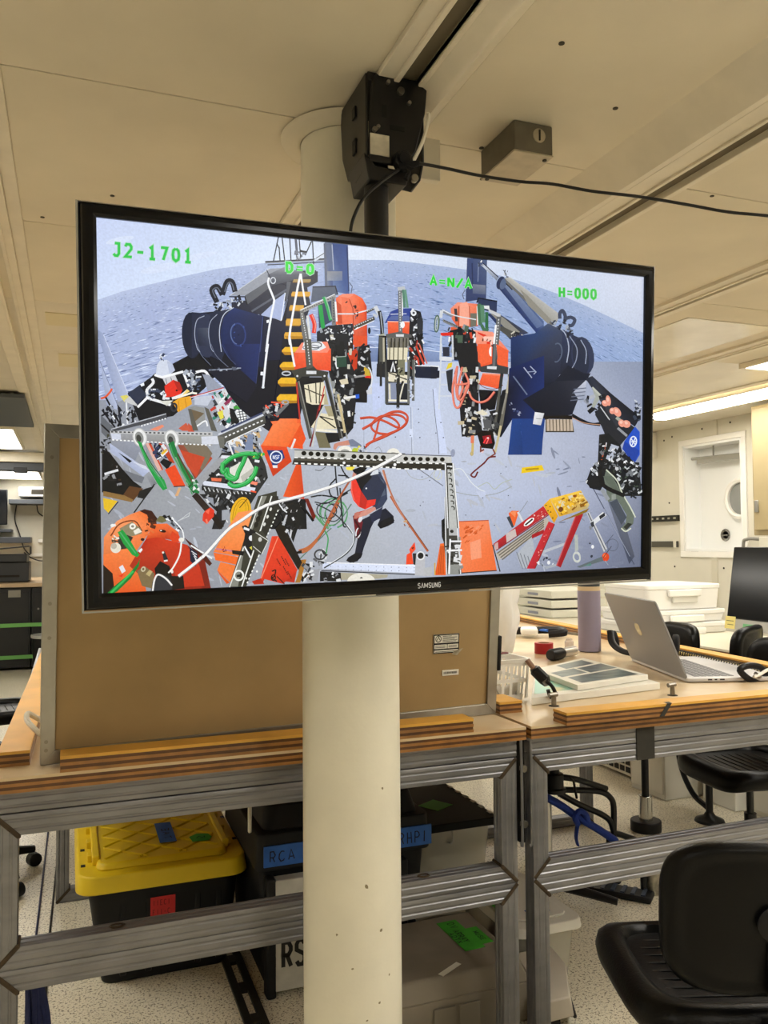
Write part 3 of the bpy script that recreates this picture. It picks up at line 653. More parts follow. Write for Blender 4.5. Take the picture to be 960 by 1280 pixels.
poly(['#31394f', '#464e66', '#2c344c', '#1f273c'], (165, 640), (245, 640), (240, 760), (175, 760))
poly(['#17244f', '#182a5c', '#1b3068', '#14224a', '#10193a', '#121e44', '#172858'], (320, 680), (345, 570), (410, 505), (600, 560), (610, 900), (440, 900), (345, 800))
T(235, 430, 7.385)
poly(['#15214c', '#1a2d66', '#18295c', '#0f1836'], (330, 0), (660, 0), (620, 375), (430, 210)); line('#33416f', .9, (665, 0), (625, 370)); poly('#13172a', (160, 230), (460, 220), (640, 380), (540, 540), (340, 400)); line('#8d98b5', 1.2, (190, 242), (330, 235), (465, 228))
line('#566080', .9, (85, 0), (120, 100), (210, 200), smooth=4); line('#566080', .9, (210, 0), (260, 110), (370, 215), smooth=4); line('#3a476f', .9, (305, 0), (370, 120), (440, 190), smooth=4); clut(10, [(170, 220), (470, 220), (470, 245), (170, 245)], ['#a2abc2', '#4d566e'], 6, 20, [0])
T(215, 290, 5.333)
line('#9aa6c4', .9, (215, 560), (165, 590), (150, 680), (165, 770), (185, 800), smooth=5); line('#8f9cbc', .9, (300, 550), (255, 600), (243, 680), (258, 770), (275, 800), smooth=5); line('#b3bfd8', 1.0, (410, 505), (350, 545), (322, 610), (315, 690), (328, 800), smooth=5)
ring('#263b78', 1.8, 440, 685, 48, 75, -5); ring('#3f589c', 1.2, 432, 680, 42, 68, -5, 100, 260); clut(9, [(400, 620), (480, 620), (480, 760), (400, 760)], ['#31509a', '#0e1838'], 4, 9); line('#2d4077', 1.2, (605, 560), (585, 800)); poly('#121a35', (610, 560), (770, 600), (760, 850), (600, 860))
poly('#e8edf5', (628, 590), (645, 585), (645, 605), (630, 608))
# lattice walkway and ladder
T(340, 300, 6.857)
poly('#1b2033', (-40, 330), (60, 280), (390, 270), (390, 360), (300, 410), (330, 560), (230, 860), (230, 900), (90, 900), (120, 640), (150, 400)); poly(['#5a6070', '#8a8f98', '#4a5060', '#333848'], (-40, 300), (100, 235), (350, 300), (-20, 400))
poly('#93a3d6', (5, 530), (112, 455), (75, 695), (0, 665)); line('#e3e8f6', .9, (112, 455), (75, 695)); poly('#4b5160', (125, 360), (160, 360), (130, 520), (105, 600))
poly('#90a0d2', (300, 410), (390, 365), (350, 470), (330, 540), (310, 480))
for p in [((55, -30), (10, 190)), ((60, 60), (68, 180)), ((85, -30), (108, 180)), ((150, -30), (162, 180)), ((198, -30), (215, 180)), ((230, -30), (245, 160)), ((340, 10), (285, 130)), ((345, 10), (360, 330)), ((375, 160), (490, 90)), ((40, 30), (64, 80))]: line('#2a2c36', 1.4, *p)
line('#2a2c36', 2.2, (-60, 190), (460, 165)); line('#8e96a8', 1.4, (-60, 200), (460, 175)); line('#2a2c36', 1.2, (-40, 215), (450, 190)); line('#55596a', 3, (200, -20), (215, 150)); clut(14, [(195, 60), (290, 100), (290, 160), (210, 170)], ['#23252e', '#6e7484', '#b9c0d0'], 8, 20); line('#c9d1e4', 2.4, (360, 180), (500, 95))
for i, (x0, y0, x1, y1) in enumerate([(175, 338, 330, 366), (163, 445, 325, 488), (146, 560, 270, 610), (116, 676, 245, 738), (102, 792, 260, 856)]):
    poly('#dba53a' if i else '#a58c56', (x0+10, y0), (x1, y0), (x1, y1-8), (x1-20, y1), (x0, y1-4), (x0, y0+20)); line('#8a5f14', 1, (x0, y1-2), (x1-10, y1))
# blue column behind, vehicle with orange body
poly(['#5a6687', '#4a5a80', '#3c5488', '#6d7892'], (448, 22), (520, 30), (520, 450), (462, 460)); poly(['#2a447e', '#2d4a88', '#3a5590', '#4a68a6'], (512, 30), (648, 45), (660, 470), (520, 440)); poly(['#8c8f96', '#6f7990', '#4f6394', '#8a93a6'], (470, 270), (600, 270), (600, 350), (470, 350)); line('#98a3c0', 1.2, (512, 40), (525, 260)); line('#22325e', 1.5, (640, 60), (655, 440)); line('#55607c', 3, (450, 30), (462, 400)); line('#49506a', 1, (660, 365), (685, 400), (675, 460))
poly('#4a5670', (345, 405), (540, 395), (560, 470), (330, 540)); line('#1c2030', 1.5, (345, 405), (540, 398), (560, 470))
T(340, 300, 6.857)
poly([ORG, '#f58a6b', '#f2704c', ORG, ORD, ORD, ORG], (545, 500), (600, 465), (700, 462), (770, 500), (808, 570), (815, 900), (545, 900)); poly('#ee7350', (590, 480), (660, 500), (690, 560), (690, 720), (600, 720)); poly('#f58d6e', (560, 480), (640, 462), (700, 470), (650, 500)); line('#b23a1c', 1, (660, 510), (690, 590), (700, 880)); poly('#c94a28', (545, 520), (590, 560), (600, 720), (560, 720)); ell('#26181a', 635, 535, 12, 6, -40); ell('#26181a', 712, 575, 10, 16)
line('#d9dbe2', 1.6, (560, 635), (700, 635), (830, 600)); clut(8, [(690, 560), (740, 600), (730, 680), (700, 680)], [INK, '#e2572e', '#60606a'], 6, 14)
poly(DALU, (690, 740), (870, 655), (880, 685), (700, 770)); dashes('#d8dbe0', 1.2, (700, 742), (870, 668), 9); line('#e8eaef', .9, (700, 772), (870, 695)); line('#eceef2', 1.5, (715, 765), (735, 750)); poly(DALU, (805, 610), (890, 570), (895, 590), (810, 630)); dashes('#c8ccd4', 1, (812, 612), (888, 578), 5)
line('#c9ced8', 5, (880, 570), (915, 640)); line('#b9c0cc', 3.4, (865, 640), (900, 660)); line('#101318', 4.6, (915, 610), (935, 700), (940, 820), smooth=3); line('#9aa2ae', 1.4, (925, 620), (945, 800)); ell('#141821', 830, 780, 12, 28); poly('#a8aa9a', (910, 815), (960, 800), (960, 880), (915, 890))
poly(ALU, (235, 610), (540, 468), (545, 500), (262, 625)); dashes('#3c3d40', 1.2, (260, 610), (530, 490), 14); line('#e5e8ea', 1, (238, 604), (535, 466)); poly('#6c6d6b', (235, 610), (265, 610), (340, 900), (262, 900)); dashes('#dfe2e4', 1.2, (252, 630), (300, 890), 13); line('#d3d7da', 3, (300, 650), (325, 860)); poly('#77787a', (505, 500), (535, 490), (545, 730), (510, 730)); dashes('#2f3033', 1.2, (522, 510), (528, 720), 9); line('#eef0f2', 2.2, (540, 530), (552, 700))
poly('#31405c', (390, 560), (505, 520), (510, 700), (400, 760)); line(GRN, 5, (410, 560), (425, 680), (440, 790), smooth=3); line('#2aa657', 4.2, (440, 490), (470, 570), (500, 690), smooth=3); line('#8ccba2', 1.2, (450, 490), (480, 570), (505, 680), smooth=3); line(RED, 5, (330, 640), (360, 720), (355, 800), smooth=3); line('#f29a8c', 1.2, (340, 645), (368, 720), (362, 790), smooth=3); poly('#9aa28a', (380, 790), (490, 765), (480, 800), (400, 810))
clut(70, [(480, 740), (690, 720), (680, 860), (560, 900), (440, 860)], ['#12151d', '#e8ebef', '#2c3140', '#8d95a2', '#dfe3ea', '#0c0e14'], 8, 24)
poly('#1a1e29', (380, 790), (480, 735), (690, 720), (690, 900), (560, 960), (440, 960), (380, 900))
clut(80, [(390, 790), (480, 740), (690, 720), (690, 860), (560, 900), (440, 860)], ['#12151d', '#e8ebef', '#2c3140', '#8d95a2', '#dfe3ea', '#0c0e14', '#c8ccd4'], 6, 20)
# lower half of that vehicle
T(340, 420, 6.857)
poly('#1b1e24', (480, -20), (650, -20), (700, 200), (715, 560), (690, 790), (640, 850), (590, 880), (520, 500), (480, 300)); poly('#17191f', (700, 70), (830, 80), (855, 330), (810, 480), (810, 570), (715, 570), (690, 340))
poly('#0e1220', (90, 20), (260, 20), (330, 300), (230, 720), (50, 700), (20, 560))
for i, (x0, y0, x1, y1) in enumerate([(105, 0, 260, 30), (82, 96, 240, 165), (64, 224, 190, 296), (48, 358, 205, 436), (38, 500, 210, 580)]):
    s = 28; poly(YEL if i else '#dba53a', (x0+s, y0), (x1, y0), (x1, y1-6), (x0+s*.9, y1), (x0, y1-s), (x0, y0+s)); poly('#b5801c', (x0, y1-s), (x1, y1-s*.9), (x1, y1-4), (x0+s*.9, y1)); 
ring('#b9c0cc', 1.6, 120, 322, 36, 16, 0)
poly(['#ef5a36', '#f36a44', '#e84d2a', '#e84d2a'], (185, 145), (300, 140), (300, 290), (190, 290)); poly(['#f36a44', '#f2603a', '#e64c28', '#e84d2a'], (330, 140), (500, 110), (500, 300), (340, 290)); poly('#f58a70', (250, 60), (470, 50), (490, 110), (470, 145), (190, 145)); poly('#e2e4ea', (270, 50), (420, 50), (460, 100), (400, 130), (250, 120)); ring('#3d4250', 1.2, 370, 80, 50, 24); ring('#71788a', 1, 330, 100, 70, 20)
poly('#c43a1d', (640, 150), (730, 100), (720, 340), (690, 280)); poly('#e0522c', (690, 0), (810, 0), (810, 80), (700, 100)); poly('#2e1d18', (640, 60), (690, 60), (690, 130), (650, 140))
poly('#3c3d38', (160, 300), (230, 280), (345, 255), (380, 290), (480, 310), (470, 350), (430, 400), (420, 350), (250, 350), (230, 390), (205, 380)); poly('#d9dbe0', (290, 300), (375, 302), (375, 328), (290, 328)); poly('#55564f', (270, 30), (330, 30), (345, 270), (290, 290)); dashes('#d9dcdf', 1.3, (295, 40), (320, 260), 9); ell('#d9dbe0', 213, 345, 9, 9); ell('#d9dbe0', 445, 345, 9, 9)
poly('#15171c', (205, 390), (250, 355), (420, 355), (440, 420), (440, 590), (400, 720), (320, 800), (250, 600)); poly('#e4dcc0', (270, 420), (440, 395), (480, 590), (340, 590), (290, 570)); [line('#4a4638', 1.4, *p) for p in (((305, 420), (330, 570)), ((370, 405), (375, 580)), ((410, 400), (400, 580)), ((275, 450), (440, 520)))]; poly('#b9b08c', (450, 440), (480, 590), (440, 590))
poly('#e0d7b8', (330, 780), (410, 660), (540, 680), (550, 800), (370, 800)); poly('#a79e7c', (440, 600), (540, 600), (540, 690), (480, 690)); line('#1d1b18', 1.6, (390, 680), (540, 790)); line('#1d1b18', 1.3, (410, 690), (520, 720)); line('#eee8d4', 3, (350, 805), (550, 820)); poly('#746e54', (360, 820), (460, 830), (500, 960), (400, 960)); poly('#14161b', (450, 830), (560, 830), (580, 900), (480, 920))
line('#4a4a46', 5, (215, 390), (330, 880)); line('#8d8d86', 1.2, (225, 390), (340, 880)); line('#2f302e', 5, (455, 350), (590, 880)); line('#7a7a74', 1.3, (470, 350), (600, 880)); line('#9aa09a', 2, (490, 360), (640, 880)); line('#b9342a', 2, (205, 400), (235, 720)); line('#7a2026', 2, (440, 500), (390, 640), (370, 760), (320, 950), smooth=3); line('#c4342a', 1.2, (445, 430), (400, 640)); line('#c6c8c4', 2, (440, 600), (380, 720), (340, 950))
clut(90, [(490, 0), (640, 0), (690, 200), (700, 560), (690, 780), (600, 860), (520, 500), (500, 300)], ['#0f1217', '#e4e7ea', '#24282c', '#8a8f90', '#15181c', '#c6c2b2', '#0c0e12', '#3a3d40'], 8, 34, [80, 100, 20]); poly('#16191d', (540, 80), (610, 80), (640, 330), (570, 340)); poly('#2b4a3c', (545, 180), (630, 175), (635, 265), (550, 270)); line('#9eb0a0', 1, (545, 182), (630, 177)); line('#c9b98c', 3, (560, 500), (620, 830)); poly('#d9cfb2', (570, 380), (640, 365), (650, 410), (590, 420))
clut(40, [(720, 80), (830, 90), (850, 330), (800, 470), (710, 470), (700, 340)], ['#0f1217', '#c9ccd0', '#1a1d22', '#62666a', '#15181c'], 10, 30); poly('#12151b', (720, 320), (850, 290), (850, 400), (790, 480), (710, 470)); poly('#e2b52a', (785, 265), (830, 300), (830, 330), (780, 300)); poly(RED, (780, 330), (840, 320), (840, 365), (790, 360)); line('#9a9a9a', 2.4, (700, 355), (800, 340)); ring('#d9dfe8', 1.6, 800, 370, 50, 105, 0, -70, 80); poly('#0c0f16', (700, 480), (810, 480), (805, 575), (715, 570)); poly('#2a5fd0', (705, 505), (740, 500), (742, 535), (710, 540)); line('#e6e6e2', 3, (610, 535), (710, 520)); poly('#c9ccd6', (800, 470), (850, 440), (850, 500), (810, 505)); poly('#15171c', (630, 700), (695, 690), (690, 790), (640, 800))
# ---- centre elevator frame
T(455, 340, 8)
poly('#2e4390', (200, 520), (260, 400), (330, 370), (470, 365), (480, 490), (240, 500)); poly('#40529f', (230, 480), (270, 440), (440, 440), (470, 490)); line('#c9d2ea', 1, (260, 425), (420, 420)); poly(['#ef6a44', '#f0704a', '#e8542e', '#e8542e'], (230, 495), (465, 500), (465, 620), (235, 620)); line('#f3b8a4', 1.2, (230, 497), (465, 503))
poly('#6f7276', (335, 180), (375, 180), (380, 640), (340, 640)); dashes('#c9cdd2', 1.2, (352, 200), (358, 600), 16); line('#dfe3e8', 1.5, (378, 210), (378, 440)); poly('#b9c0c6', (330, 155), (400, 145), (410, 185), (335, 190)); line('#4c8a6e', 3, (385, 180), (400, 360)); line('#5ea17f', 3, (405, 180), (430, 360)); ell('#f0f2f4', 380, 530, 22, 34)
poly('#1c1f26', (455, 400), (500, 380), (560, 400), (585, 500), (580, 700), (600, 900), (500, 1000), (440, 700))
clut(30, [(465, 385), (550, 385), (580, 500), (580, 700), (500, 700), (470, 500)], ['#15181e', '#e6e9ee', '#3a3e48', '#9aa0aa'], 10, 26); poly('#2e3138', (520, 470), (580, 465), (580, 620), (530, 620)); poly('#15171c', (520, 625), (585, 620), (575, 700), (530, 700)); ell('#dfe3ea', 490, 415, 28, 28); ell('#3a3e46', 490, 412, 12, 12)
poly('#5b5c5a', (210, 625), (340, 600), (470, 630), (470, 665), (215, 660)); poly('#d5d8dd', (312, 625), (392, 625), (392, 650), (315, 650))
poly('#1a1c20', (140, 640), (215, 640), (225, 1000), (440, 1000), (440, 660), (510, 660), (510, 1050), (120, 1050)); poly('#77746a', (220, 660), (440, 660), (440, 800), (230, 800)); [line('#2a2a28', 1.6, (x, 665), (x-4, 900)) for x in (265, 300, 345, 385, 415)]; poly('#e0d8bc', (225, 760), (430, 760), (420, 905), (225, 885)); [line('#55503e', 1.3, (x, 700), (x-4, 900)) for x in (250, 290, 335, 385)]; line('#b9b39c', 4, (180, 660), (185, 900)); line('#55564f', 4.5, (160, 650), (165, 1040)); poly('#6c6a58', (330, 910), (400, 910), (400, 1040), (330, 1040))
clut(30, [(440, 680), (520, 660), (600, 900), (510, 1000), (440, 1000)], ['#17191e', '#e4e7ec', '#2f333b', '#b03a2c', '#8e939c'], 8, 26, [60, 80]); line('#c8432e', 2.4, (510, 740), (590, 930)); line('#c8432e', 2, (520, 850), (540, 935)); line('#d06a58', 1.6, (540, 720), (620, 920)); line('#e9ecf0', 2, (590, 720), (570, 680))
poly('#c9a93a', (0, 950), (40, 980), (60, 1040), (0, 1040))
T(455, 450, 8)
poly('#1b2338', (505, 60), (730, 65), (700, 190), (505, 180)); line('#e8ecf2', 1.2, (505, 60), (735, 66), (745, 100)); poly('#171d2d', (705, 110), (750, 110), (750, 180), (715, 185))
poly('#23252a', (120, 40), (215, 40), (215, 180), (115, 165)); poly('#2a2b2a', (205, 200), (445, 200), (445, 455), (210, 450)); poly('#7d86a8', (225, 230), (430, 230), (430, 430), (225, 430)); poly('#20232c', (310, 240), (430, 240), (430, 400), (320, 400)); poly('#e2dac2', (235, 125), (425, 155), (420, 235), (235, 215)); line('#3a372e', 1.4, (240, 130), (420, 200)); line('#ece6d4', 2.4, (225, 405), (425, 410)); line('#d8d2c0', 2.4, (245, 240), (250, 400)); line('#ddd8c6', 1.8, (395, 200), (345, 400)); line('#4a4b48', 4, (215, 0), (218, 440)); line('#6a6b68', 3, (436, 0), (436, 440)); line('#2a2a2a', 4, (335, 20), (330, 480)); line('#5c5d5a', 3.4, (485, 0), (482, 410)); line('#8e8f8a', 1, (495, 0), (492, 400)); clut(12, [(440, 180), (480, 180), (480, 380), (445, 380)], ['#c8cfe2', '#2c303c', '#8a92a6'], 8, 20); line('#2b2b2b', 3, (160, 20), (160, 265)); ell('#6c7488', 330, 480, 14, 8); poly('#16181e', (215, 0), (330, 0), (330, 130), (220, 120)); poly('#7b7a62', (330, 0), (400, 0), (390, 160), (330, 150)); line('#e3e5ea', 2, (260, 120), (280, 30), (300, 120)); clut(14, [(230, 20), (430, 20), (430, 240), (230, 230)], ['#1a1b1e', '#d8d6cc', '#55534a'], 8, 24)
# orange hose on deck
T(455, 450, 8)
hose = '#cf5138'
for pts in ([(-40, 580), (60, 570), (140, 585), (230, 620), (330, 670), (345, 640), (300, 590), (210, 555), (130, 580), (70, 650), (90, 700), (150, 730), (235, 740)], [(20, 850), (100, 800), (230, 740), (330, 700), (410, 640), (430, 570), (400, 530), (330, 512), (240, 530), (150, 590), (120, 700), (90, 790)], [(10, 870), (60, 820), (180, 770), (340, 690), (380, 660), (410, 620), (380, 570), (300, 545), (180, 560), (60, 640), (-30, 690)]):
    line('#a63b2a', 2.6, *[(x+4, y+6) for x, y in pts], smooth=5); line(hose, 2.2, *pts, smooth=5)
line('#8f98a8', .8, (110, 890), (150, 870), (180, 930), (150, 920), smooth=4)
# ---- right vehicle, column and crane
T(540, 320, 6.857)
poly(['#3c4a74', '#42527e', '#38466e', '#343f64'], (302, 18), (474, 32), (465, 365), (290, 392)); poly(['#6a748e', '#7a8296', '#4d597c', '#46537a'], (350, 240), (460, 250), (462, 330), (350, 320)); line('#2a3558', 1.5, (345, 60), (350, 240)); line('#6b7aa6', 1.2, (400, 60), (395, 220)); line('#525a74', 1, (285, 290), (262, 330), (275, 370))
poly(['#b9c4dc', '#c9d0e0', '#7f88a0', '#6a748c'], (425, 80), (440, 65), (570, 185), (555, 210)); line('#1e2438', 1.2, (440, 62), (572, 182)); clut(7, [(395, 40), (440, 40), (440, 90), (400, 90)], ['#e3e6ea', '#2c3038', '#8e939c'], 6, 16)
poly(['#3a4a72', '#44557f', '#3d5592', '#2c3f74', '#26366a', '#22305c'], (565, 215), (610, 180), (960, 560), (960, 700), (900, 665), (575, 280)); poly(['#60739e', '#6d80ab', '#4d639a', '#3e5590'], (590, 220), (625, 195), (960, 590), (900, 620)); ell('#2a3554', 590, 230, 34, 58, 20); ell('#4a5d88', 612, 238, 26, 50, 20)
poly(['#a9a69c', '#c2c2bc', '#b3b3b0', '#9c9a92'], (625, 190), (670, 180), (1100, 500), (1060, 590)); poly('#6b6a66', (625, 192), (1055, 590), (1040, 610), (640, 235)); line('#0f1218', 1.2, (635, 235), (690, 290)); clut(9, [(610, 120), (650, 120), (660, 185), (610, 185)], ['#1a1d24', '#5a606c', '#c3c8d2'], 6, 15)
poly('#2c3858', (390, 360), (560, 385), (555, 480), (470, 470), (400, 430)); line('#121725', 1.6, (385, 400), (400, 360), (560, 388))
poly(['#26365e', '#3a4360', '#3a4058', '#1c2b58'], (470, 490), (600, 510), (830, 660), (670, 715)); poly('#8c8a82', (500, 490), (600, 520), (770, 640), (700, 690)); poly('#4d4c48', (600, 600), (720, 660), (680, 712), (560, 620)); poly('#3b3e48', (600, 515), (650, 550), (790, 655), (760, 655)); clut(10, [(690, 640), (830, 650), (820, 690), (690, 700)], ['#c9c5b8', '#20222a', '#7d7b74'], 8, 24)
poly(['#f08a6c', '#f29a80', '#ef7d5c', '#e0603c', '#d9583a', '#e26a48'], (160, 450), (220, 395), (390, 410), (395, 600), (230, 620), (170, 540)); poly('#f4a68e', (240, 410), (300, 390), (320, 440), (320, 600), (235, 600)); line('#b04a2c', 1.2, (232, 430), (230, 600)); line('#b04a2c', 1, (322, 430), (325, 600)); poly('#6f6e62', (330, 490), (385, 490), (380, 600), (330, 610)); poly('#3a3c40', (190, 450), (215, 450), (225, 560), (200, 560)); line('#e8e8e6', 2, (390, 430), (395, 590)); poly('#e0603c', (160, 610), (240, 600), (230, 740), (170, 740))
line('#d9dde2', 1.4, (90, 460), (200, 510), (380, 545), smooth=3); poly('#7c7f80', (95, 540), (230, 600), (225, 625), (95, 565)); dashes('#26282c', 1.2, (105, 550), (220, 605), 9); poly('#85888a', (70, 460), (180, 510), (180, 525), (80, 480)); line('#c8ced8', 4, (85, 465), (75, 530)); ring('#4c6f5c', 3, 42, 580, 14, 65, 4); ring('#b9c6c8', 1, 40, 580, 10, 58, 4)
line('#3f7a52', 5, (405, 410), (415, 590), smooth=2); line('#55946a', 5, (430, 420), (440, 570)); line('#2f6a44', 4, (470, 480), (470, 640)); line('#3f7a52', 4, (425, 590), (460, 655), (475, 620), smooth=3); poly('#dfe3e6', (445, 425), (490, 425), (495, 460), (450, 450)); poly('#c3c6c8', (480, 450), (590, 500), (585, 530), (490, 480))
poly(['#f4a28a', '#f29a82', '#ec7a5c', '#f08a6e'], (310, 630), (520, 650), (665, 820), (400, 780)); poly(['#ef5f38', '#f26a42', '#e85730', '#e65530'], (385, 770), (655, 810), (650, 1000), (390, 990)); poly('#c9432a', (310, 640), (390, 780), (390, 990), (330, 800)); poly('#e0321f', (390, 650), (470, 680), (440, 690), (395, 665)); poly('#e0321f', (470, 735), (520, 730), (520, 765), (470, 755)); poly('#f5c4b4', (450, 690), (540, 690), (530, 740), (470, 730)); clut(8, [(400, 690), (600, 740), (580, 790), (420, 740)], ['#6a2a1e', '#3a1a16', '#f7c8bb'], 6, 18)
poly('#5f6264', (555, 520), (595, 520), (560, 890), (515, 890)); dashes('#d5d9dd', 1.2, (572, 540), (540, 870), 13); line('#eef0f2', 2.4, (548, 590), (530, 760)); ell('#f2f2f2', 510, 820, 24, 40, 0, 14, 90, 270)
poly('#191c22', (150, 640), (280, 610), (375, 650), (380, 891), (190, 891), (180, 760))
clut(60, [(140, 620), (280, 600), (370, 640), (370, 890), (200, 890), (130, 700)], ['#13161c', '#e6e9ec', '#2a2e34', '#4d6b52', '#8d929a', '#c6462e', '#1a1d22'], 8, 28, [80, 100]); poly('#4b6a50', (215, 680), (265, 680), (260, 760), (220, 760)); line('#dc2f22', 4, (75, 672), (180, 668)); line('#c9ced8', 2.2, (78, 680), (70, 890)); line('#c9ced8', 2.2, (175, 680), (180, 890)); line('#c2c8d4', 3, (70, 880), (160, 885)); poly('#2c3040', (90, 780), (150, 780), (150, 860), (95, 860))
T(540, 430, 6.857)
line('#c8cfe0', 2, (72, 0), (50, 560)); line('#c3cade', 2.4, (60, 245), (180, 245)); line('#c3cade', 2, (60, 350), (180, 350)); line('#c3cade', 2, (60, 448), (180, 448)); poly('#d5d9e2', (70, 110), (165, 115), (160, 150), (70, 145)); poly('#e2ca3a', (110, 225), (130, 170), (165, 160), (160, 200)); poly('#2c3038', (110, 235), (170, 215), (160, 430), (130, 400)); poly('#1a2030', (-20, 190), (45, 195), (30, 300), (-20, 300)); line('#e4e8ee', 1.4, (-20, 190), (48, 196), (55, 230))
poly(['#f2683f', '#f36a42', '#ea5a32', '#e8552e'], (435, 250), (615, 262), (590, 390), (400, 345)); poly('#f58c6a', (435, 248), (600, 258), (615, 275), (440, 262)); ring('#7a2a18', .8, 508, 320, 108, 66, 4, 20, 160)
poly('#3b3d40', (375, 0), (380, 190), (420, 240), (650, 260), (655, 200), (560, 175), (540, 0), (520, 0), (515, 170), (420, 195)); poly('#f0643c', (390, 0), (500, 0), (500, 150), (430, 180), (395, 150)); poly('#ee6038', (550, 0), (655, 60), (640, 195), (570, 180)); poly('#dadde2', (472, 190), (555, 192), (552, 218), (472, 212)); line('#66696c', 3.4, (540, 0), (530, 190)); ell('#f2f2f2', 508, 65, 20, 42, 0, 14, 90, 270)
poly('#14171d', (290, 210), (400, 200), (400, 400), (360, 560), (400, 600), (560, 560), (600, 400), (650, 380), (650, 260), (700, 240), (640, 560), (590, 800), (540, 780), (400, 780), (300, 800), (260, 780)); poly('#0d1018', (400, 390), (570, 400), (540, 560), (420, 580)); poly('#c2c6d2', (410, 580), (480, 560), (520, 640), (470, 740), (430, 740)); poly('#55565a', (430, 620), (510, 620), (510, 735), (450, 735))
for a, b, c, w in [((330, 220), (270, 790), '#4d4c46', 4.5), ((345, 200), (290, 600), '#a79f86', 2), ((395, 200), (310, 800), '#8c8878', 2.6), ((600, 250), (560, 560), '#2c2e30', 4), ((685, 240), (590, 700), '#6a675c', 4.6), ((670, 240), (640, 420), '#b5ae98', 3), ((590, 700), (540, 930), '#c5b890', 3), ((360, 580), (345, 950), '#c9b06a', 3), ((345, 740), (345, 850), '#e07a5a', 4), ((350, 560), (350, 740), '#ece6d6', 3.4), ((580, 380), (540, 700), '#55554f', 3), ((640, 420), (600, 600), '#8d8a80', 2)]: line(c, w, a, b)
poly('#1b1d22', (190, -10), (380, -10), (400, 200), (400, 560), (390, 780), (255, 795), (235, 520), (260, 300))
clut(90, [(260, 220), (400, 220), (400, 560), (380, 780), (250, 790), (240, 520)], ['#12151a', '#d4d7da', '#24272b', '#8a8d8c', '#c2b494', '#0e1014'], 7, 28, [80, 100, 10]); clut(26, [(400, 560), (560, 560), (600, 700), (560, 780), (400, 770)], ['#15171b', '#d8dade', '#3a3c40', '#9a9a96'], 8, 24)
poly('#dfd8c2', (370, 590), (430, 560), (480, 600), (440, 615)); poly('#10080b', (385, 770), (440, 740), (520, 750), (540, 850), (520, 900), (420, 890)); poly('#8c1522', (430, 790), (500, 780), (515, 850), (450, 860)); line('#ff3a40', 1.6, (470, 800), (440, 850)); line('#ff6a68', 1.4, (485, 810), (465, 855)); ell('#ffd8d8', 478, 806, 9, 8); line('#e6c9c6', 1.4, (415, 890), (430, 930), (445, 900), smooth=3)
line('#7c3a2e', 1.8, (520, 900), (540, 940), (480, 980), (440, 1029)); ring('#b9a878', 1.6, 340, 940, 10, 14)
for pts in ([(215, 190), (180, 300), (165, 400), (180, 520), (215, 545), (250, 480), (290, 350), (300, 330)], [(205, 190), (190, 340), (210, 470), (250, 380), (240, 320)], [(250, 200), (215, 330), (205, 430), (235, 480), (300, 350), (270, 250)], [(195, 350), (260, 345), (290, 340)], [(300, 410), (330, 470), (390, 500), (460, 480), (520, 410)]): line('#b24a3c', 2.6, *[(x+3, y+3) for x, y in pts], smooth=5); line('#e8836e', 2.1, *pts, smooth=5)
# right crane body
T(660, 340, 6)
NB = ['#16264f', '#1b2f66', '#2c3d6c', '#3a4769', '#333d58', '#26304a', '#1a2236', '#0e1424']
poly(['#1a3264', '#27406f', '#3d4a6a', '#39425a', '#2e374e', '#222b42', '#181f33', '#101526'], (-130, 490), (50, 460), (150, 385), (260, 440), (305, 560), (290, 690), (200, 830), (-130, 900)); 
poly(['#2a3654', '#333e5c', '#2a334c', '#1c2336', '#151b2c'], (260, 430), (340, 470), (380, 560), (350, 680), (240, 780)); poly(['#222c48', '#2b3552', '#28314a', '#1a2138', '#141a2c'], (330, 470), (400, 500), (440, 600), (420, 720), (260, 820)); ell('#2a3450', 410, 630, 85, 145, -8); ell('#20293f', 395, 640, 60, 140, -8); poly('#141a2b', (200, 820), (300, 700), (420, 760), (470, 760), (430, 830), (330, 900), (150, 1000), (0, 1000), (-130, 900))
line('#9aa6c4', 1.3, (180, 395), (270, 450), (305, 560), (290, 680), smooth=4); line('#7f8bab', 1.2, (310, 480), (365, 570), (360, 660), (330, 720), smooth=4); line('#8a97b8', 1.2, (395, 510), (435, 590), (430, 690), smooth=4); ring('#4a5876', 1.6, 215, 605, 38, 70, 8, -120, 100); ell('#12182a', 240, 620, 5, 5); line('#a9b5d2', 1.5, (10, 780), (60, 740)); line('#a9b5d2', 1.3, (0, 750), (40, 710), (55, 730)); line('#a9b5d2', 1.1, (20, 730), (30, 770)); line('#525d7a', .9, (-40, 690), (40, 800))
line('#39425a', 4.4, (240, 350), (240, 310), (260, 290), (280, 330), (275, 370), smooth=4); line('#39425a', 4.2, (280, 350), (320, 340), (350, 360), (330, 400), (300, 400), smooth=4); clut(22, [(170, 350), (290, 370), (340, 480), (300, 480), (200, 390)], ['#1a2030', '#4a5368', '#99a3b8', '#2b3346'], 8, 24)
poly('#8d8a80', (-60, 130), (0, 180), (175, 360), (150, 390), (0, 250))
T(540, 430, 6.857)
poly(['#132250', '#162a62', '#1a3270', '#0e1a40', '#0a1024', '#0c1226'], (660, 210), (960, 100), (960, 640), (690, 640), (590, 800), (650, 420)); line('#5b6a90', 1.6, (695, 275), (815, 435)); line('#9aa6c6', 1.3, (785, 200), (855, 290)); line('#9aa6c6', 1.2, (840, 190), (890, 240), (870, 260)); line('#8a97ba', 1, (820, 240), (880, 235)); clut(10, [(660, 480), (760, 600), (720, 620), (650, 520)], ['#3a4a76', '#8e99b6'], 6, 14)
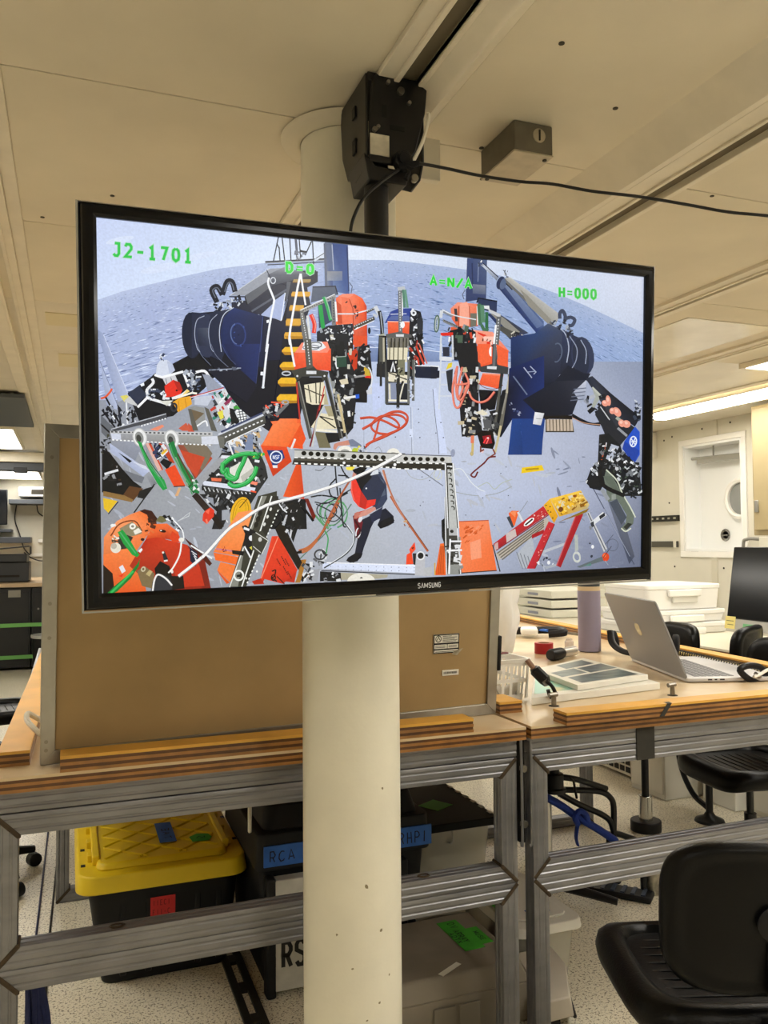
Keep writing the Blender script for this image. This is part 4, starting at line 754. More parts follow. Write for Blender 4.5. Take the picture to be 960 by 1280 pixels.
poly(['#1c4388', '#173a7c', '#112a5c', '#1a3d80'], (685, 640), (960, 640), (940, 950), (650, 950)); line('#8ea6d2', 1.3, (780, 740), (800, 930), (870, 850), smooth=3); line('#6f8cc2', 1, (760, 680), (780, 800)); line('#b3c4e4', 1.2, (800, 925), (880, 830)); clut(14, [(740, 680), (900, 700), (860, 930), (770, 930)], ['#3a62a8', '#7f9ccc', '#0f2a5c'], 5, 22, [80])
T(660, 470, 6)
poly(['#0d1426', '#1a2030', '#2c3140', '#14192a', '#0c1020'], (-40, 180), (200, 40), (430, 30), (330, 290), (120, 330)); poly('#1a3d80', (-60, 320), (125, 320), (100, 585), (-40, 590)); poly(['#e9e9ec', '#d3d3d8', '#c3c3ca', '#d9d9de'], (50, 270), (120, 280), (95, 370), (35, 360)); line('#8d8d92', .8, (60, 320), (100, 322))
poly(['#a2a9c2', '#b9bfd4', '#8a92b2', '#989fba'], (340, 120), (435, 30), (430, 170), (395, 205), (315, 190)); [line('#5c6480', 1.2, (340-(i*8), 100+i*28), (435-i*6, 90+i*28)) for i in range(4)]
poly('#6c6152', (130, 325), (330, 325), (345, 415), (130, 415)); [poly('#c2b09c', (140+i*25, 325), (156+i*25, 325), (160+i*25, 412), (142+i*25, 412)) for i in range(8)]; line('#2c2620', 1.2, (130, 418), (345, 418)); line('#10131c', 3, (330, 290), (400, 330), (480, 360), (560, 350), smooth=4); line('#14171f', 2.4, (330, 305), (420, 350), (540, 370), smooth=4); line('#c99878', .8, (330, 312), (420, 352), (540, 366), smooth=4); poly('#1a1410', (120, 300), (330, 295), (330, 325), (125, 322))
# far right rail and clutter
poly(['#1d2332', '#2a3040', '#111624', '#0e131f', '#161c2b', '#2e3442'], (430, 20), (480, 0), (620, 130), (840, 310), (800, 380), (560, 220)); poly('#a2a79e', (480, 90), (550, 150), (500, 230), (460, 270), (500, 160)); line('#b9bcb2', 2.4, (480, 85), (555, 160)); line('#8e93a4', 3, (420, 180), (460, 220))
clut(24, [(430, 150), (560, 150), (600, 300), (500, 330), (440, 250)], ['#1c2028', '#a7acb8', '#5a606c', '#13161d'], 8, 26)
poly('#20242c', (500, 290), (560, 180), (640, 260), (800, 390), (690, 520), (600, 500), (550, 380)); poly('#2e333c', (560, 180), (640, 260), (720, 330), (660, 380), (580, 250)); line('#c8cdd0', 1.2, (540, 230), (610, 330)); line('#a3a89c', 4, (660, 310), (720, 360)); line('#8f949c', 3, (670, 390), (740, 450))
for cx, cy, rx, ry, ro in [(600, 185, 18, 40, -10), (575, 205, 26, 22, 40), (665, 270, 26, 40, -35), (630, 262, 22, 24, 0), (735, 360, 32, 28, 20), (700, 355, 24, 30, -30)]: ell('#e89a84', cx, cy, rx, ry, ro); ell('#f2c0ae', cx-4, cy-8, rx*.5, ry*.4, ro)
poly('#1f4fc0', (720, 490), (800, 380), (835, 420), (835, 590), (790, 665), (705, 545)); poly('#1a3fa0', (705, 545), (720, 490), (835, 560), (790, 665)); ring('#d5def2', 1.6, 786, 492, 24, 38, 5); [line('#d5def2', 1.3, a, b) for a, b in (((770, 470), (800, 515)), ((800, 465), (775, 520)), ((768, 495), (805, 490)))]
poly('#14181e', (530, 440), (600, 430), (690, 520), (700, 560), (830, 680), (850, 900), (700, 900), (540, 800), (430, 800), (470, 690), (520, 640)); line('#b2502e', 1.6, (585, 500), (545, 640)); poly('#a9b1c8', (620, 510), (680, 530), (620, 640), (580, 620))
clut(150, [(540, 480), (700, 560), (830, 670), (840, 900), (720, 880), (620, 700), (480, 720), (470, 690), (520, 620)], ['#0d1014', '#c9ced4', '#23272d', '#6a7078', '#11141a', '#3c4a3e', '#15181e', '#e2e5e8'], 6, 20)
poly('#1b1f24', (430, 780), (480, 760), (560, 820), (540, 860), (460, 840)); ell('#c4c8cc', 438, 793, 8, 14, 30); clut(26, [(800, 180), (840, 190), (840, 330), (790, 320)], ['#12161c', '#bcc4d2', '#3a4354'], 6, 18); clut(14, [(470, 670), (520, 660), (520, 740), (480, 740)], ['#e3e6ea', '#14171c', '#8e949c'], 6, 18, [60])
T(700, 560, 7.385)
poly(['#646c80', '#5a6276', '#474e62', '#3c4357'], (440, 480), (560, 560), (690, 1000), (640, 1070)); line('#3c4358', 1, (300, 370), (680, 1075)); line('#8a92a8', .8, (400, 560), (640, 1000)); 
poly('#667064', (440, 500), (400, 280), (420, 200), (470, 250), (560, 400), (680, 620), (670, 700), (600, 765), (560, 740), (600, 690), (610, 620), (520, 470)); line('#cdd2be', 1.6, (420, 200), (520, 300), (570, 420), (640, 540), (690, 640), smooth=3); line('#d0d4bf', 1.6, (560, 740), (600, 770), (650, 740), smooth=3); poly('#3e4758', (450, 500), (520, 470), (610, 640), (560, 710)); poly('#2c302c', (580, 730), (620, 690), (660, 700), (610, 755)); poly('#5c665a', (390, 260), (470, 260), (540, 400), (470, 380)); poly('#8d948c', (470, 430), (510, 420), (510, 470), (470, 480))
poly('#15181d', (255, 290), (330, 260), (380, 320), (390, 360), (300, 380), (240, 330)); line('#101216', 5, (360, 170), (370, 300), (430, 370), (590, 440), smooth=3); clut(50, [(480, 60), (700, 200), (690, 480), (580, 400), (460, 220)], ['#0d1014', '#c2c8cc', '#1d2126', '#6f767c', '#11141a'], 8, 26); line('#8f969c', 5, (380, 380), (440, 480))
# floor clamp bar, rope, ring
poly('#c4c6c8', (240, 600), (265, 590), (430, 930), (400, 960)); line('#5a5d66', 1.4, (252, 600), (415, 945)); poly('#d9dbde', (270, 690), (390, 590), (425, 620), (300, 715)); poly('#22252c', (355, 630), (405, 595), (412, 625), (365, 660)); poly('#30343c', (275, 690), (305, 675), (310, 720), (285, 735)); poly('#7d8088', (262, 720), (290, 720), (285, 755), (268, 750)); ell('#d8431f', 415, 1005, 34, 40); ell('#f0703f', 405, 990, 16, 18); line('#2c3038', .8, (395, 1010), (470, 905)); ring('#545c74', .8, 480, 895, 50, 55); line('#474f66', .8, (410, 890), (485, 800)); poly('#5c6a6e', (150, 1095), (385, 1000), (395, 1040), (180, 1105)); poly('#4c8a78', (215, 1090), (280, 1060), (285, 1085)); ring('#c4c8cc', 1.4, 150, 1000, 30, 42, -10); line('#a9b0ba', 3, (150, 820), (140, 960)); ell('#dfe2e6', 295, 908, 12, 14); ell('#2c313c', 270, 880, 8, 8); ell('#1e222b', 285, 1000, 10, 12); line('#8e96a6', 1, (410, 1040), (440, 1080))
# yellow strap and thin cords on the deck
T(500, 540, 6.857)
line('#d9dfe6', 1, (440, 325), (520, 315), (570, 370), (610, 430), (680, 490), (730, 510), smooth=4); line('#aeb6a6', .9, (670, 470), (750, 435), (810, 490), (870, 440), (960, 405), smooth=4); line('#98a0a2', .9, (480, 515), (600, 540), (720, 545), (850, 520), (960, 465), smooth=4); line('#6b7080', 1.1, (165, 320), (370, 462)); line('#a9afb4', .9, (50, 320), (90, 380), (170, 410), (250, 385), (285, 340), smooth=4); ring('#c9ccc0', 1, 325, 365, 34, 44); ring('#c2c6bc', 1, 318, 350, 22, 50, 20); poly('#b2bbe0', (650, 510), (740, 510), (740, 540), (690, 565)); line('#6a2022', 2, (820, 210), (760, 220), (720, 265), (620, 350), (610, 375), (640, 385), (665, 340), smooth=4); ell('#8892b2', 455, 180, 18, 34, 8); line('#7c3a2e', 2, (690, 120), (690, 165), (720, 150))
T(440, 520, 2.4)
poly('#eac61f', (510, 155), (570, 147), (577, 163), (508, 172)); poly('#b58f12', (520, 158), (560, 155), (562, 160), (522, 164))
# red/yellow step ladder
T(610, 590, 6)
poly('#aab0bc', (215, 620), (330, 480), (350, 580), (310, 720), (250, 720)); [line('#6d7280', 1, (215+i*28, 600+i*10), (260+i*22, 725)) for i in range(4)]; line('#b2b8c2', 3.4, (385, 610), (590, 535)); line('#9fa6b2', 3, (430, 720), (520, 695)); line('#8a909e', .9, (300, 215), (215, 340)); poly('#e9612c', (155, 310), (180, 290), (235, 292), (200, 405), (180, 400)); poly('#f08a58', (160, 300), (215, 292), (205, 340)); poly('#3b4048', (140, 340), (165, 330), (195, 410), (180, 420)); line('#cfd2d6', 2.6, (225, 300), (265, 380))
poly('#b9b0a2', (60, 610), (440, 340), (460, 370), (420, 430), (80, 665)); [line('#6e675c', 1.6, (70+i*12, 610+i*16), (420, 360+i*16)) for i in range(4)]; poly('#a51a22', (330, 470), (420, 430), (420, 460), (330, 500)); 
poly(['#b3232c', '#c42c30', '#b8262c', '#9a1c26'], (40, 540), (415, 255), (455, 315), (60, 585)); line('#7a141c', 1.2, (62, 588), (460, 318)); poly('#c8b8b4', (135, 465), (205, 425), (215, 480), (140, 530)); poly('#c8a8a4', (50, 540), (75, 525), (78, 575), (52, 588)); ell('#eef0ee', 308, 375, 48, 18, -38); line('#2a2420', 2, (280, 398), (335, 352)); clut(16, [(340, 320), (420, 270), (450, 310), (370, 370)], ['#e6cfc6', '#d4574e'], 3, 8)
poly(['#c92c34', '#c42a30', '#b4222c', '#c0283a'], (455, 370), (500, 390), (350, 725), (290, 725)); line('#7a141c', 1, (500, 392), (352, 725)); clut(12, [(440, 420), (480, 420), (380, 650), (350, 650)], ['#e2a8a0', '#8a161e'], 3, 8); poly(['#b01f2a', '#a81c26', '#98161f', '#a41c26'], (655, 315), (710, 315), (540, 715), (505, 700)); line('#c8646a', 1.2, (655, 318), (510, 700)); ring('#c6cac2', 2, 660, 640, 24, 34, -15); line('#b0b6ae', 4, (655, 470), (660, 590), smooth=2); clut(9, [(370, 640), (490, 640), (490, 710), (370, 710)], ['#3a3f4a', '#e3e6ea', '#79829a'], 5, 14); ell('#2c313c', 775, 630, 7, 9); ell('#e2e6ea', 780, 560, 11, 14); ell('#e2e6ea', 455, 680, 12, 14); ell('#2c313c', 440, 645, 10, 9)
poly('#8a6a1c', (490, 390), (755, 270), (735, 300), (700, 315), (540, 370)); poly(['#e6a81e', '#f0bb2e', '#e0a01e', '#d8981a'], (410, 250), (460, 200), (520, 330), (490, 385)); poly(['#f0bf38', '#e6b640', '#d8c68a', '#b9a878', '#d6a228'], (460, 200), (690, 140), (755, 245), (740, 275), (530, 335)); poly('#f2c54a', (460, 200), (690, 138), (700, 155), (475, 215)); clut(60, [(480, 210), (690, 150), (735, 250), (540, 320)], ['#c08a1c', '#f6d26a', '#8a5a14', '#d8cfae', '#f2be30'], 5, 20); ell('#6e3c12', 540, 280, 18, 20, 30); ell('#8a4a16', 645, 180, 14, 10); [ell('#3a2a10', x, y, 5, 5) for x, y in ((430, 250), (445, 290), (465, 300), (480, 345), (460, 260))]
# ---- bottom: frame across the front, orange boxes
T(500, 630, 6.857)
poly(['#f08050', '#f2875a', '#ee7440', '#ea6a34', '#f07a48'], (505, 150), (760, 140), (790, 330), (830, 575), (525, 590)); poly('#f49a74', (600, 330), (690, 300), (700, 460), (610, 480)); clut(26, [(530, 200), (740, 160), (720, 230), (560, 340)], ['#d9602c', '#c8521f', '#f0926a'], 5, 22, [-35]); line('#b2481e', 1, (505, 150), (760, 140)); line('#1c1a1a', 1.4, (795, 350), (858, 580)); line('#1f1a18', 1.2, (525, 592), (830, 570))
poly(['#f2702c', '#ee6a24', '#e85f1c', '#d9541a'], (345, 340), (385, 335), (395, 610), (300, 610)); [line('#b8461a', .9, (350+i*8, 360), (330+i*14, 600)) for i in range(4)]; line('#d6a63a', 1.5, (300, 505), (300, 610))
poly('#3c3c38', (385, -60), (470, -60), (500, 330), (530, 600), (400, 600), (375, 330)); poly('#b3b5b4', (410, -60), (465, -60), (490, 270), (420, 270)); poly('#18191a', (355, 140), (385, 120), (380, 340), (358, 280)); line('#d9dbdc', 1.4, (385, -60), (398, 600)); line('#e3e5e6', 1.4, (470, -60), (500, 330), (520, 600)); holes('#22231f', (432, 20), (446, 265), 4, 16, 15); ell('#dfe3ee', 430, 50, 14, 16); ell('#cfd6e8', 436, 110, 14, 14); clut(24, [(400, 290), (520, 290), (520, 580), (400, 580)], ['#141516', '#d9dbdc', '#4a4a46', '#8c8c88'], 10, 26, [0, 90]); poly('#8d8f8a', (415, 520), (500, 520), (505, 605), (405, 605)); line('#e8eaeb', 2.4, (400, 400), (530, 395)); line('#e4e6e8', 2.2, (430, 320), (525, 320)); line('#f2f3f4', 2, (430, 300), (420, 600))
T(375, 620, 6)
poly(['#c3cdf2', '#ccd5f5', '#ccd6f6', '#c0c8e6'], (170, 505), (880, 520), (880, 580), (170, 545)); line('#eceff8', 1.2, (200, 500), (880, 520)); line('#22252c', 1.2, (160, 560), (880, 590)); [ell('#555c78', x, y, 3.5, 3.5, 0, 6) for x in range(230, 860, 57) for y in (522+x*.018, 548+x*.018)]
poly('#15171a', (150, 565), (310, 575), (310, 640), (150, 640)); clut(12, [(150, 580), (300, 580), (300, 635), (150, 635)], ['#d8dadd', '#2a2c30', '#8d9196'], 8, 22); poly('#aba58f', (305, 575), (660, 590), (655, 610), (590, 620), (310, 630)); ell('#e6e3d6', 460, 640, 105, 62, 0, 20, 180, 360); ell('#3a3a36', 460, 618, 10, 10, 0, 10, 180, 360)
poly('#9b9da4', (75, 555), (150, 545), (130, 640), (50, 640)); poly('#b7b9c0', (868, 440), (940, 450), (935, 600), (862, 595)); ell('#1c1d20', 905, 448, 22, 24); ring('#dcdee2', 1.6, 905, 448, 27, 29); poly('#26272a', (845, 430), (872, 430), (865, 520), (850, 510)); poly('#ee4a26', (820, 400), (860, 345), (868, 400), (840, 430), (850, 510), (795, 515), (800, 440), (825, 425)); poly('#5a1e14', (835, 390), (855, 380), (848, 402)); poly('#b5b7ba', (930, 540), (990, 530), (990, 600), (930, 600)); poly('#1f2022', (940, 435), (960, 440), (960, 455), (940, 450))
clut(22, [(90, 500), (130, 420), (190, 400), (205, 470), (160, 530)], ['#cfd2d6', '#2a2c30', '#8e9196', '#e6e8ea', '#55585e'], 10, 26); ring('#3a3c40', 2, 150, 440, 40, 36); clut(14, [(20, 520), (80, 520), (60, 640), (0, 640)], ['#1c1d20', '#cfd2d5', '#55585c', '#8c5a20'], 10, 26); poly('#9c6a30', (0, 480), (35, 475), (10, 620), (-20, 640))
# hoses by the person
for c, w, pts in (('#b9693f', 3, [(305, 0), (270, 90), (210, 200), (140, 310), (60, 385), (-10, 410)]), ('#8a4526', 1, [(312, 5), (277, 95), (217, 205), (147, 315), (67, 390)]), ('#b5603c', 2.8, [(680, 0), (740, 100), (820, 215), (900, 330), (960, 415)]), ('#7c4430', 1, [(688, 0), (748, 100), (828, 215), (908, 330), (962, 408)])): line(c, w, *pts, smooth=3)
clut(12, [(770, 170), (840, 200), (830, 240), (780, 220)], ['#8a5a34', '#c9a070'], 3, 9)
for cx, cy, rx, ry, c in ((250, 130, 105, 110, '#4fae62'), (240, 120, 85, 100, '#3c8f50'), (250, 125, 60, 66, '#2e3a3a'), (200, 110, 75, 60, '#262c2e'), (270, 140, 85, 100, '#57b66a')): ring(c, 1.3, cx, cy, rx, ry, 10)
for c, w, pts in (('#55ac66', 2.4, [(110, 140), (170, 210), (215, 245)]), ('#57806a', 1.4, [(385, 60), (300, 180), (180, 290), (0, 470)]), ('#2c3236', 1.6, [(120, 60), (220, 110), (310, 180), (400, 290), (405, 340), (350, 430), (180, 540)]), ('#dfe6ea', .9, [(350, 215), (395, 280), (400, 345), (345, 425), (220, 510)]), ('#2b2f34', 1.8, [(300, -60), (320, 200), (345, 235)]), ('#3c9a55', 1.6, [(185, 260), (210, 320), (195, 430)]), ('#262a2e', 1.5, [(110, 45), (200, 55), (330, -20), (400, -60)])): line(c, w, *pts, smooth=4)
# the person in a red vest
T(375, 540, 7.385)
poly('#9aa5c6', (255, 880), (340, 860), (345, 900)); 
poly('#c98a78', (300, 150), (310, 110), (350, 95), (440, 75), (470, 95), (460, 120), (345, 130), (320, 170)); poly('#6c7694', (440, 75), (480, 65), (560, 120), (560, 140), (460, 135)); poly('#b5c23a', (465, 180), (490, 145), (520, 150), (530, 185)); clut(14, [(520, 130), (600, 140), (610, 185), (530, 185)], ['#c9cdd4', '#3a4048', '#8d96a4', '#d9d23a'], 6, 18); ell('#ece9de', 408, 175, 66, 48); ell('#9a9c96', 408, 190, 46, 30); ell('#e9e6da', 862, 205, 62, 56); ell('#a9aaa2', 862, 222, 44, 36)
T(375, 620, 6)
poly('#1a1f30', (420, 200), (640, 90), (700, 150), (705, 200), (660, 225), (600, 245), (580, 215), (600, 170), (560, 180), (530, 240), (510, 300), (480, 380), (460, 450), (430, 490), (375, 500), (345, 485), (360, 460), (410, 430), (430, 320)); poly('#0f1119', (345, 485), (370, 455), (420, 425), (470, 430), (455, 465), (400, 500)); poly('#0f1119', (580, 220), (600, 190), (690, 150), (708, 185), (660, 225), (605, 245)); poly('#262c44', (520, 140), (620, 80), (600, 165), (540, 200)); poly('#6e1a26', (395, 150), (440, 120), (470, 200), (440, 320), (415, 310), (405, 220)); ring('#dfe2ea', 1.4, 435, 275, 16, 36, 10); line('#3a0f18', 2.4, (410, 180), (450, 260), (420, 310), smooth=3); ell('#d8dbe2', 450, 175, 14, 24, 20)
T(375, 540, 7.385)
poly(['#2f3850', '#36405a', '#3a4560', '#333d58', '#2c3550'], (500, 400), (620, 350), (740, 370), (800, 520), (800, 640), (700, 720), (690, 640), (560, 560)) if False else poly('#363f58', (500, 390), (640, 345), (740, 370), (795, 480), (805, 620), (760, 690), (700, 720), (680, 670), (720, 620), (560, 560)); poly('#4a5570', (700, 400), (770, 450), (790, 580), (740, 600), (720, 480)); line('#262e44', 1.4, (730, 420), (720, 560), (690, 640), smooth=3)
poly('#2b3349', (500, 400), (700, 380), (790, 500), (700, 700), (560, 640), (500, 560)); poly('#14161c', (500, 400), (560, 370), (640, 350), (660, 420), (590, 500), (560, 560), (520, 480)); poly('#e8392c', (470, 440), (510, 430), (560, 540), (620, 630), (700, 620), (690, 670), (600, 715), (540, 690), (490, 630), (465, 540)); poly('#c22a22', (560, 540), (620, 630), (600, 712), (545, 690)); line('#f0705f', 1.2, (475, 445), (475, 540), (500, 630), smooth=3); poly('#cfd6e2', (645, 400), (670, 365), (715, 345), (725, 385), (660, 400)); line('#8d93a0', 1, (715, 340), (760, 390)); poly('#0e1014', (480, 350), (560, 320), (620, 330), (560, 400), (500, 380)); poly('#c98c7c', (490, 370), (520, 390), (500, 440), (470, 450)); ell('#e7e9ec', 610, 520, 8, 8); poly('#c9503f', (500, 790), (530, 740), (600, 720), (680, 690), (700, 715), (600, 770), (540, 790), (520, 800)); poly('#d09080', (520, 760), (600, 722), (690, 690), (700, 714), (610, 770), (545, 785)); poly('#c07466', (495, 800), (500, 750), (530, 735), (560, 750), (520, 800))
for p in (((325, 310), (335, 440), (350, 590)), ((375, 310), (420, 400), (460, 430)), ((350, 400), (430, 405), (420, 420)), ((330, 430), (270, 500), (280, 580), (340, 610), (440, 560)), ((100, 600), (200, 585), (330, 605))): line('#1d2024', 1.8, *p, smooth=3)
line('#a85a3c', 2.4, (470, 430), (400, 540), (340, 640), (260, 800), (215, 900), smooth=3); line('#c98a6c', 1.6, (760, 350), (800, 480), (860, 620), (960, 800), smooth=3); line('#b06a50', 1.4, (770, 350), (812, 490), (870, 630), (968, 800), smooth=3)
poly('#f2e04a', (420, 325), (515, 315), (480, 355), (430, 350)); line('#5a6064', 1, (140, 350), (190, 355), (240, 320), smooth=3)
# left foreground: perforated frame, wheels, green slings
T(225, 530, 6.4)
poly(['#f06a38', '#f47440', '#ee5a2a', '#ec5626'], (650, 170), (740, 0), (960, 0), (850, 185)); poly(['#f47a48', '#ee6030', '#e8521f', '#d9481c'], (720, -20), (960, -40), (980, 200), (870, 190)); poly(['#e84f22', '#e24a20', '#cf3f1a', '#c43a1a'], (640, 170), (850, 185), (890, 300), (740, 420)); poly('#223a78', (690, 210), (815, 210), (835, 270), (770, 330), (735, 330)); ring('#d8e0f0', 1.6, 765, 265, 46, 46); poly('#2c4c9a', (735, 245), (795, 245), (795, 285), (735, 285)); decal_txt = text2('NSF', 738, -282, 16, 30, 4, 4); [poly('#f0f3fa', *[(x, -y) for x, y in qd]) for qd in decal_txt]; poly('#e3e3e6', (735, 330), (775, 330), (775, 352), (740, 352)); line('#f0d8d0', 2.4, (885, 200), (915, 130)); line('#c43a18', 1, (850, 185), (960, -10))
poly(['#e85a26', '#e2501f', '#d9471b', '#cf4018'], (820, 580), (920, 330), (960, 300), (990, 600)); 
poly('#15171b', (640, 600), (1000, 600), (1010, 840), (560, 840)); clut(40, [(700, 620), (960, 610), (980, 830), (720, 830)], ['#0d0f12', '#d8dbe0', '#2a2c30', '#5c5e62', '#141619'], 6, 20)
T(225, 530, 6.4)
clut(70, [(330, 150), (480, 100), (640, 40), (640, 230), (500, 240), (340, 260)], ['#14161a', '#e3e6ea', '#2c2f36', '#8d9299', '#c9a878', '#46557a', '#0f1114'], 8, 28, [70, 20]); poly('#6c7ea6', (540, 90), (580, 80), (580, 210), (510, 210))
poly('#2c2e30', (170, 500), (330, 230), (640, 240), (680, 330), (700, 430), (610, 560), (200, 560)); poly('#9a9da2', (140, 440), (330, 250), (360, 290), (200, 460)); clut(60, [(230, 430), (340, 300), (680, 280), (690, 450), (600, 520)], ['#15171a', '#e6e8eb', '#3a3d42', '#8d9196', '#101214'], 8, 26); poly('#d9dde8', (330, 250), (410, 255), (400, 280), (320, 275))
poly('#dcdbd2', (400, 350), (540, 270), (585, 350), (580, 390), (500, 470), (430, 470), (360, 440)); poly('#b9b8ae', (480, 420), (580, 350), (580, 390), (500, 470)); line('#e8eaee', 2, (385, 150), (440, 300)); poly('#e8714e', (245, 430), (330, 435), (325, 460), (250, 455)); poly('#f0886c', (560, 455), (620, 465), (610, 490), (560, 480))
poly('#cdd3ea', (180, 470), (195, 455), (600, 510), (590, 545), (185, 490)); line('#e6502c', 2, (560, 535), (605, 545)); poly('#17191b', (170, 500), (600, 555), (600, 580), (170, 530)); [line('#c6c9cc', 1.4, (190+i*33, 505+i*4), (205+i*33, 535+i*4)) for i in range(12)]; [ell('#55585c', 255+i*60, 515+i*7, 18, 10) for i in range(4)]
for pts in ([(520, 240), (500, 300), (460, 380), (440, 430), (380, 400), (370, 350)], [(330, 370), (340, 320), (420, 260), (520, 235), (610, 240)], [(350, 360), (370, 420), (420, 440), (450, 420)], [(380, 470), (430, 495), (520, 470), (580, 410), (605, 340)], [(335, 310), (330, 370), (350, 390)]): line('#157a34', 5.4, *[(x+4, y+5) for x, y in pts], smooth=4); line('#2bb554', 4.4, *pts, smooth=4); line('#6ad68a', .8, *[(x-3, y-4) for x, y in pts], smooth=4)
clut(16, [(560, 230), (660, 230), (650, 290), (580, 280)], ['#1f8a3c', '#2aa84e', '#e8d84a', '#0f5a26'], 6, 18)
poly('#1f2124', (150, 560), (610, 560), (560, 640), (480, 620), (400, 700), (330, 840), (250, 840), (290, 700)); clut(30, [(180, 570), (430, 580), (380, 800), (280, 700)], ['#0f1113', '#d9dcdf', '#3c3f43', '#a0a4a8'], 8, 26, [60, 120]); poly('#9aa0ac', (330, 690), (390, 680), (390, 760), (330, 770)); poly('#8c92a2', (200, 580), (260, 590), (270, 660), (230, 620))
poly(['#e8b224', '#f0be2e', '#dea31c', '#c98f16'], (410, 680), (440, 610), (500, 585), (560, 600), (540, 840), (400, 840)) if False else ell('#e6af22', 480, 720, 82, 140, 12); ring('#b98a14', 1, 480, 720, 60, 120, 12); ring('#c99a1c', .9, 478, 720, 40, 100, 12); line('#2a2210', 1, (470, 670), (530, 600)); poly('#6a6e78', (430, 600), (560, 590), (590, 660), (560, 680), (500, 600)) if False else None
line('#2a1f1c', 8, (110, 560), (230, 700)); line('#1c1614', 7, (230, 690), (330, 830)); poly('#dc3620', (180, 720), (200, 690), (240, 665), (270, 690), (265, 740), (230, 775), (210, 800), (175, 770)); poly('#f0654a', (195, 700), (235, 675), (225, 720)); line('#f07a60', 2.4, (205, 760), (215, 795))
# left frame members
T(115, 520, 6.4)
poly(['#8b8fa0', '#8f95ab', '#7c8294', '#6a6f80'], (140, 210), (420, 195), (340, 370), (230, 320)); poly(['#a4aed6', '#aab4da', '#97a2cc', '#9aa4cc'], (140, 215), (460, 440), (410, 485), (150, 290)); poly('#16181d', (210, 290), (320, 360), (300, 375)); poly('#c7cde4', (320, 360), (430, 400), (458, 435), (400, 415)); poly('#6d727c', (190, 380), (250, 430), (420, 490), (400, 540), (280, 500)); poly(['#8d929a', '#9aa0a8', '#6d727a', '#7b8088'], (440, 490), (460, 445), (520, 540), (480, 570)); poly('#0d0f12', (80, 260), (140, 290), (240, 420), (330, 520), (400, 570), (290, 650), (80, 610)); poly('#5a3a20', (250, 630), (300, 560), (410, 580), (330, 680)); poly('#8a6a3c', (90, 600), (260, 635), (330, 670), (320, 690), (90, 640)); clut(20, [(80, 380), (220, 400), (240, 560), (90, 560)], ['#1c1d20', '#8e9094', '#0a0b0d', '#c9ccd0', '#3c2a1c'], 6, 22); poly('#e3ba28', (88, 655), (205, 680), (130, 775), (95, 740)); line('#0f1012', 1.6, (500, 545), (335, 775)); line('#101114', 1.2, (210, 685), (130, 785)); line('#d9dce2', 3, (100, 465), (210, 432)); poly('#1a1b1e', (380, 600), (430, 580), (500, 560), (420, 665), (360, 650))
poly('#60656e', (70, -10), (180, 100), (140, 200), (75, 130)); line('#0f1116', 2, (75, 70), (150, 140)); clut(14, [(75, 130), (140, 160), (130, 280), (80, 300)], ['#3a3c2e', '#8b90a0', '#14161a'], 8, 24)
poly(['#8c4c3a', '#a8583f', '#b84a30', '#7a4a3c'], (680, 230), (880, 240), (960, 340), (820, 510)); poly('#7a6e5c', (690, 180), (880, 190), (960, 300), (880, 440), (800, 330)); poly('#c4462a', (700, 270), (900, 330), (830, 495), (760, 400)); poly('#5a5448', (820, 230), (930, 250), (960, 350), (830, 470)) if False else None
poly('#c84a2e', (430, 225), (470, 215), (570, 430), (545, 440), (480, 330)); poly('#dcb0a4', (430, 220), (450, 215), (560, 435), (530, 440)); poly('#8a8d96', (430, 250), (530, 440), (470, 400), (430, 300)); poly('#b8401f', (530, 215), (585, 230), (660, 380), (620, 370)); clut(26, [(460, 210), (590, 250), (600, 380), (500, 330)], ['#14161a', '#d8dce6', '#2f3a5c', '#8d93a4', '#0f1114'], 8, 24); poly('#14161a', (540, 370), (570, 340), (640, 370), (600, 430)); poly('#e8e9ea', (545, 310), (600, 265), (605, 285), (560, 330)); line('#e0b62c', 3, (555, 305), (595, 270)); poly('#e64a20', (580, 430), (660, 390), (745, 560), (650, 560)); line('#2a1a14', 1.2, (650, 565), (740, 560)); poly('#d9a878', (690, 570), (710, 575), (685, 640), (660, 640))
poly(['#9a9da6', '#a3a49c', '#92918a', '#8f9096'], (140, 130), (960, 155), (960, 235), (150, 190)); poly('#c2c8e0', (148, 140), (228, 145), (232, 190), (160, 190)); poly('#c9cde0', (870, 165), (1010, 160), (1010, 225), (875, 230)); poly('#bfc1c2', (140, 120), (960, 130), (960, 160), (145, 140)); dashes('#25262a', 1.6, (150, 128), (960, 146), 24); dashes('#f0f1f2', 1.5, (160, 192), (960, 236), 26)
poly('#44464e', (150, 110), (590, -15), (600, 20), (180, 125)); dashes('#eceef2', 1.6, (390, 82), (600, 18), 9); line('#b3b9c8', 1.2, (150, 108), (590, -16)); poly('#e88a6c', (460, 110), (560, 70), (575, 85), (520, 120)); poly('#c85a40', (690, 100), (750, 55), (790, 120), (720, 120))
T(235, 430, 7.385)
poly(['#5c5c58', '#55554f', '#44443e', '#4a4a44'], (270, 850), (700, 660), (715, 730), (330, 920)); dashes('#eceef0', 1.7, (335, 862), (700, 700), 10); line('#c3c8d8', 2.6, (275, 838), (690, 655)); line('#3a4468', 2.4, (300, 815), (680, 640)); line('#e6e8ea', 1.2, (350, 910), (700, 745)); poly('#6b6c66', (265, 850), (330, 860), (330, 960), (290, 960))
clut(34, [(660, 590), (880, 540), (920, 560), (800, 680), (700, 720)], ['#4c4f52', '#d2d6da', '#24272a', '#8d9196', '#e8573a'], 8, 26); poly('#6c7074', (800, 640), (910, 540), (925, 560), (810, 680)); line('#e2583a', 2, (760, 540), (850, 545)); ring('#9aa0a8', 1.6, 890, 540, 30, 16)
poly(['#f07844', '#f58450', '#f4743c', '#ee5f2a'], (665, 940), (840, 690), (1000, 690), (990, 940))
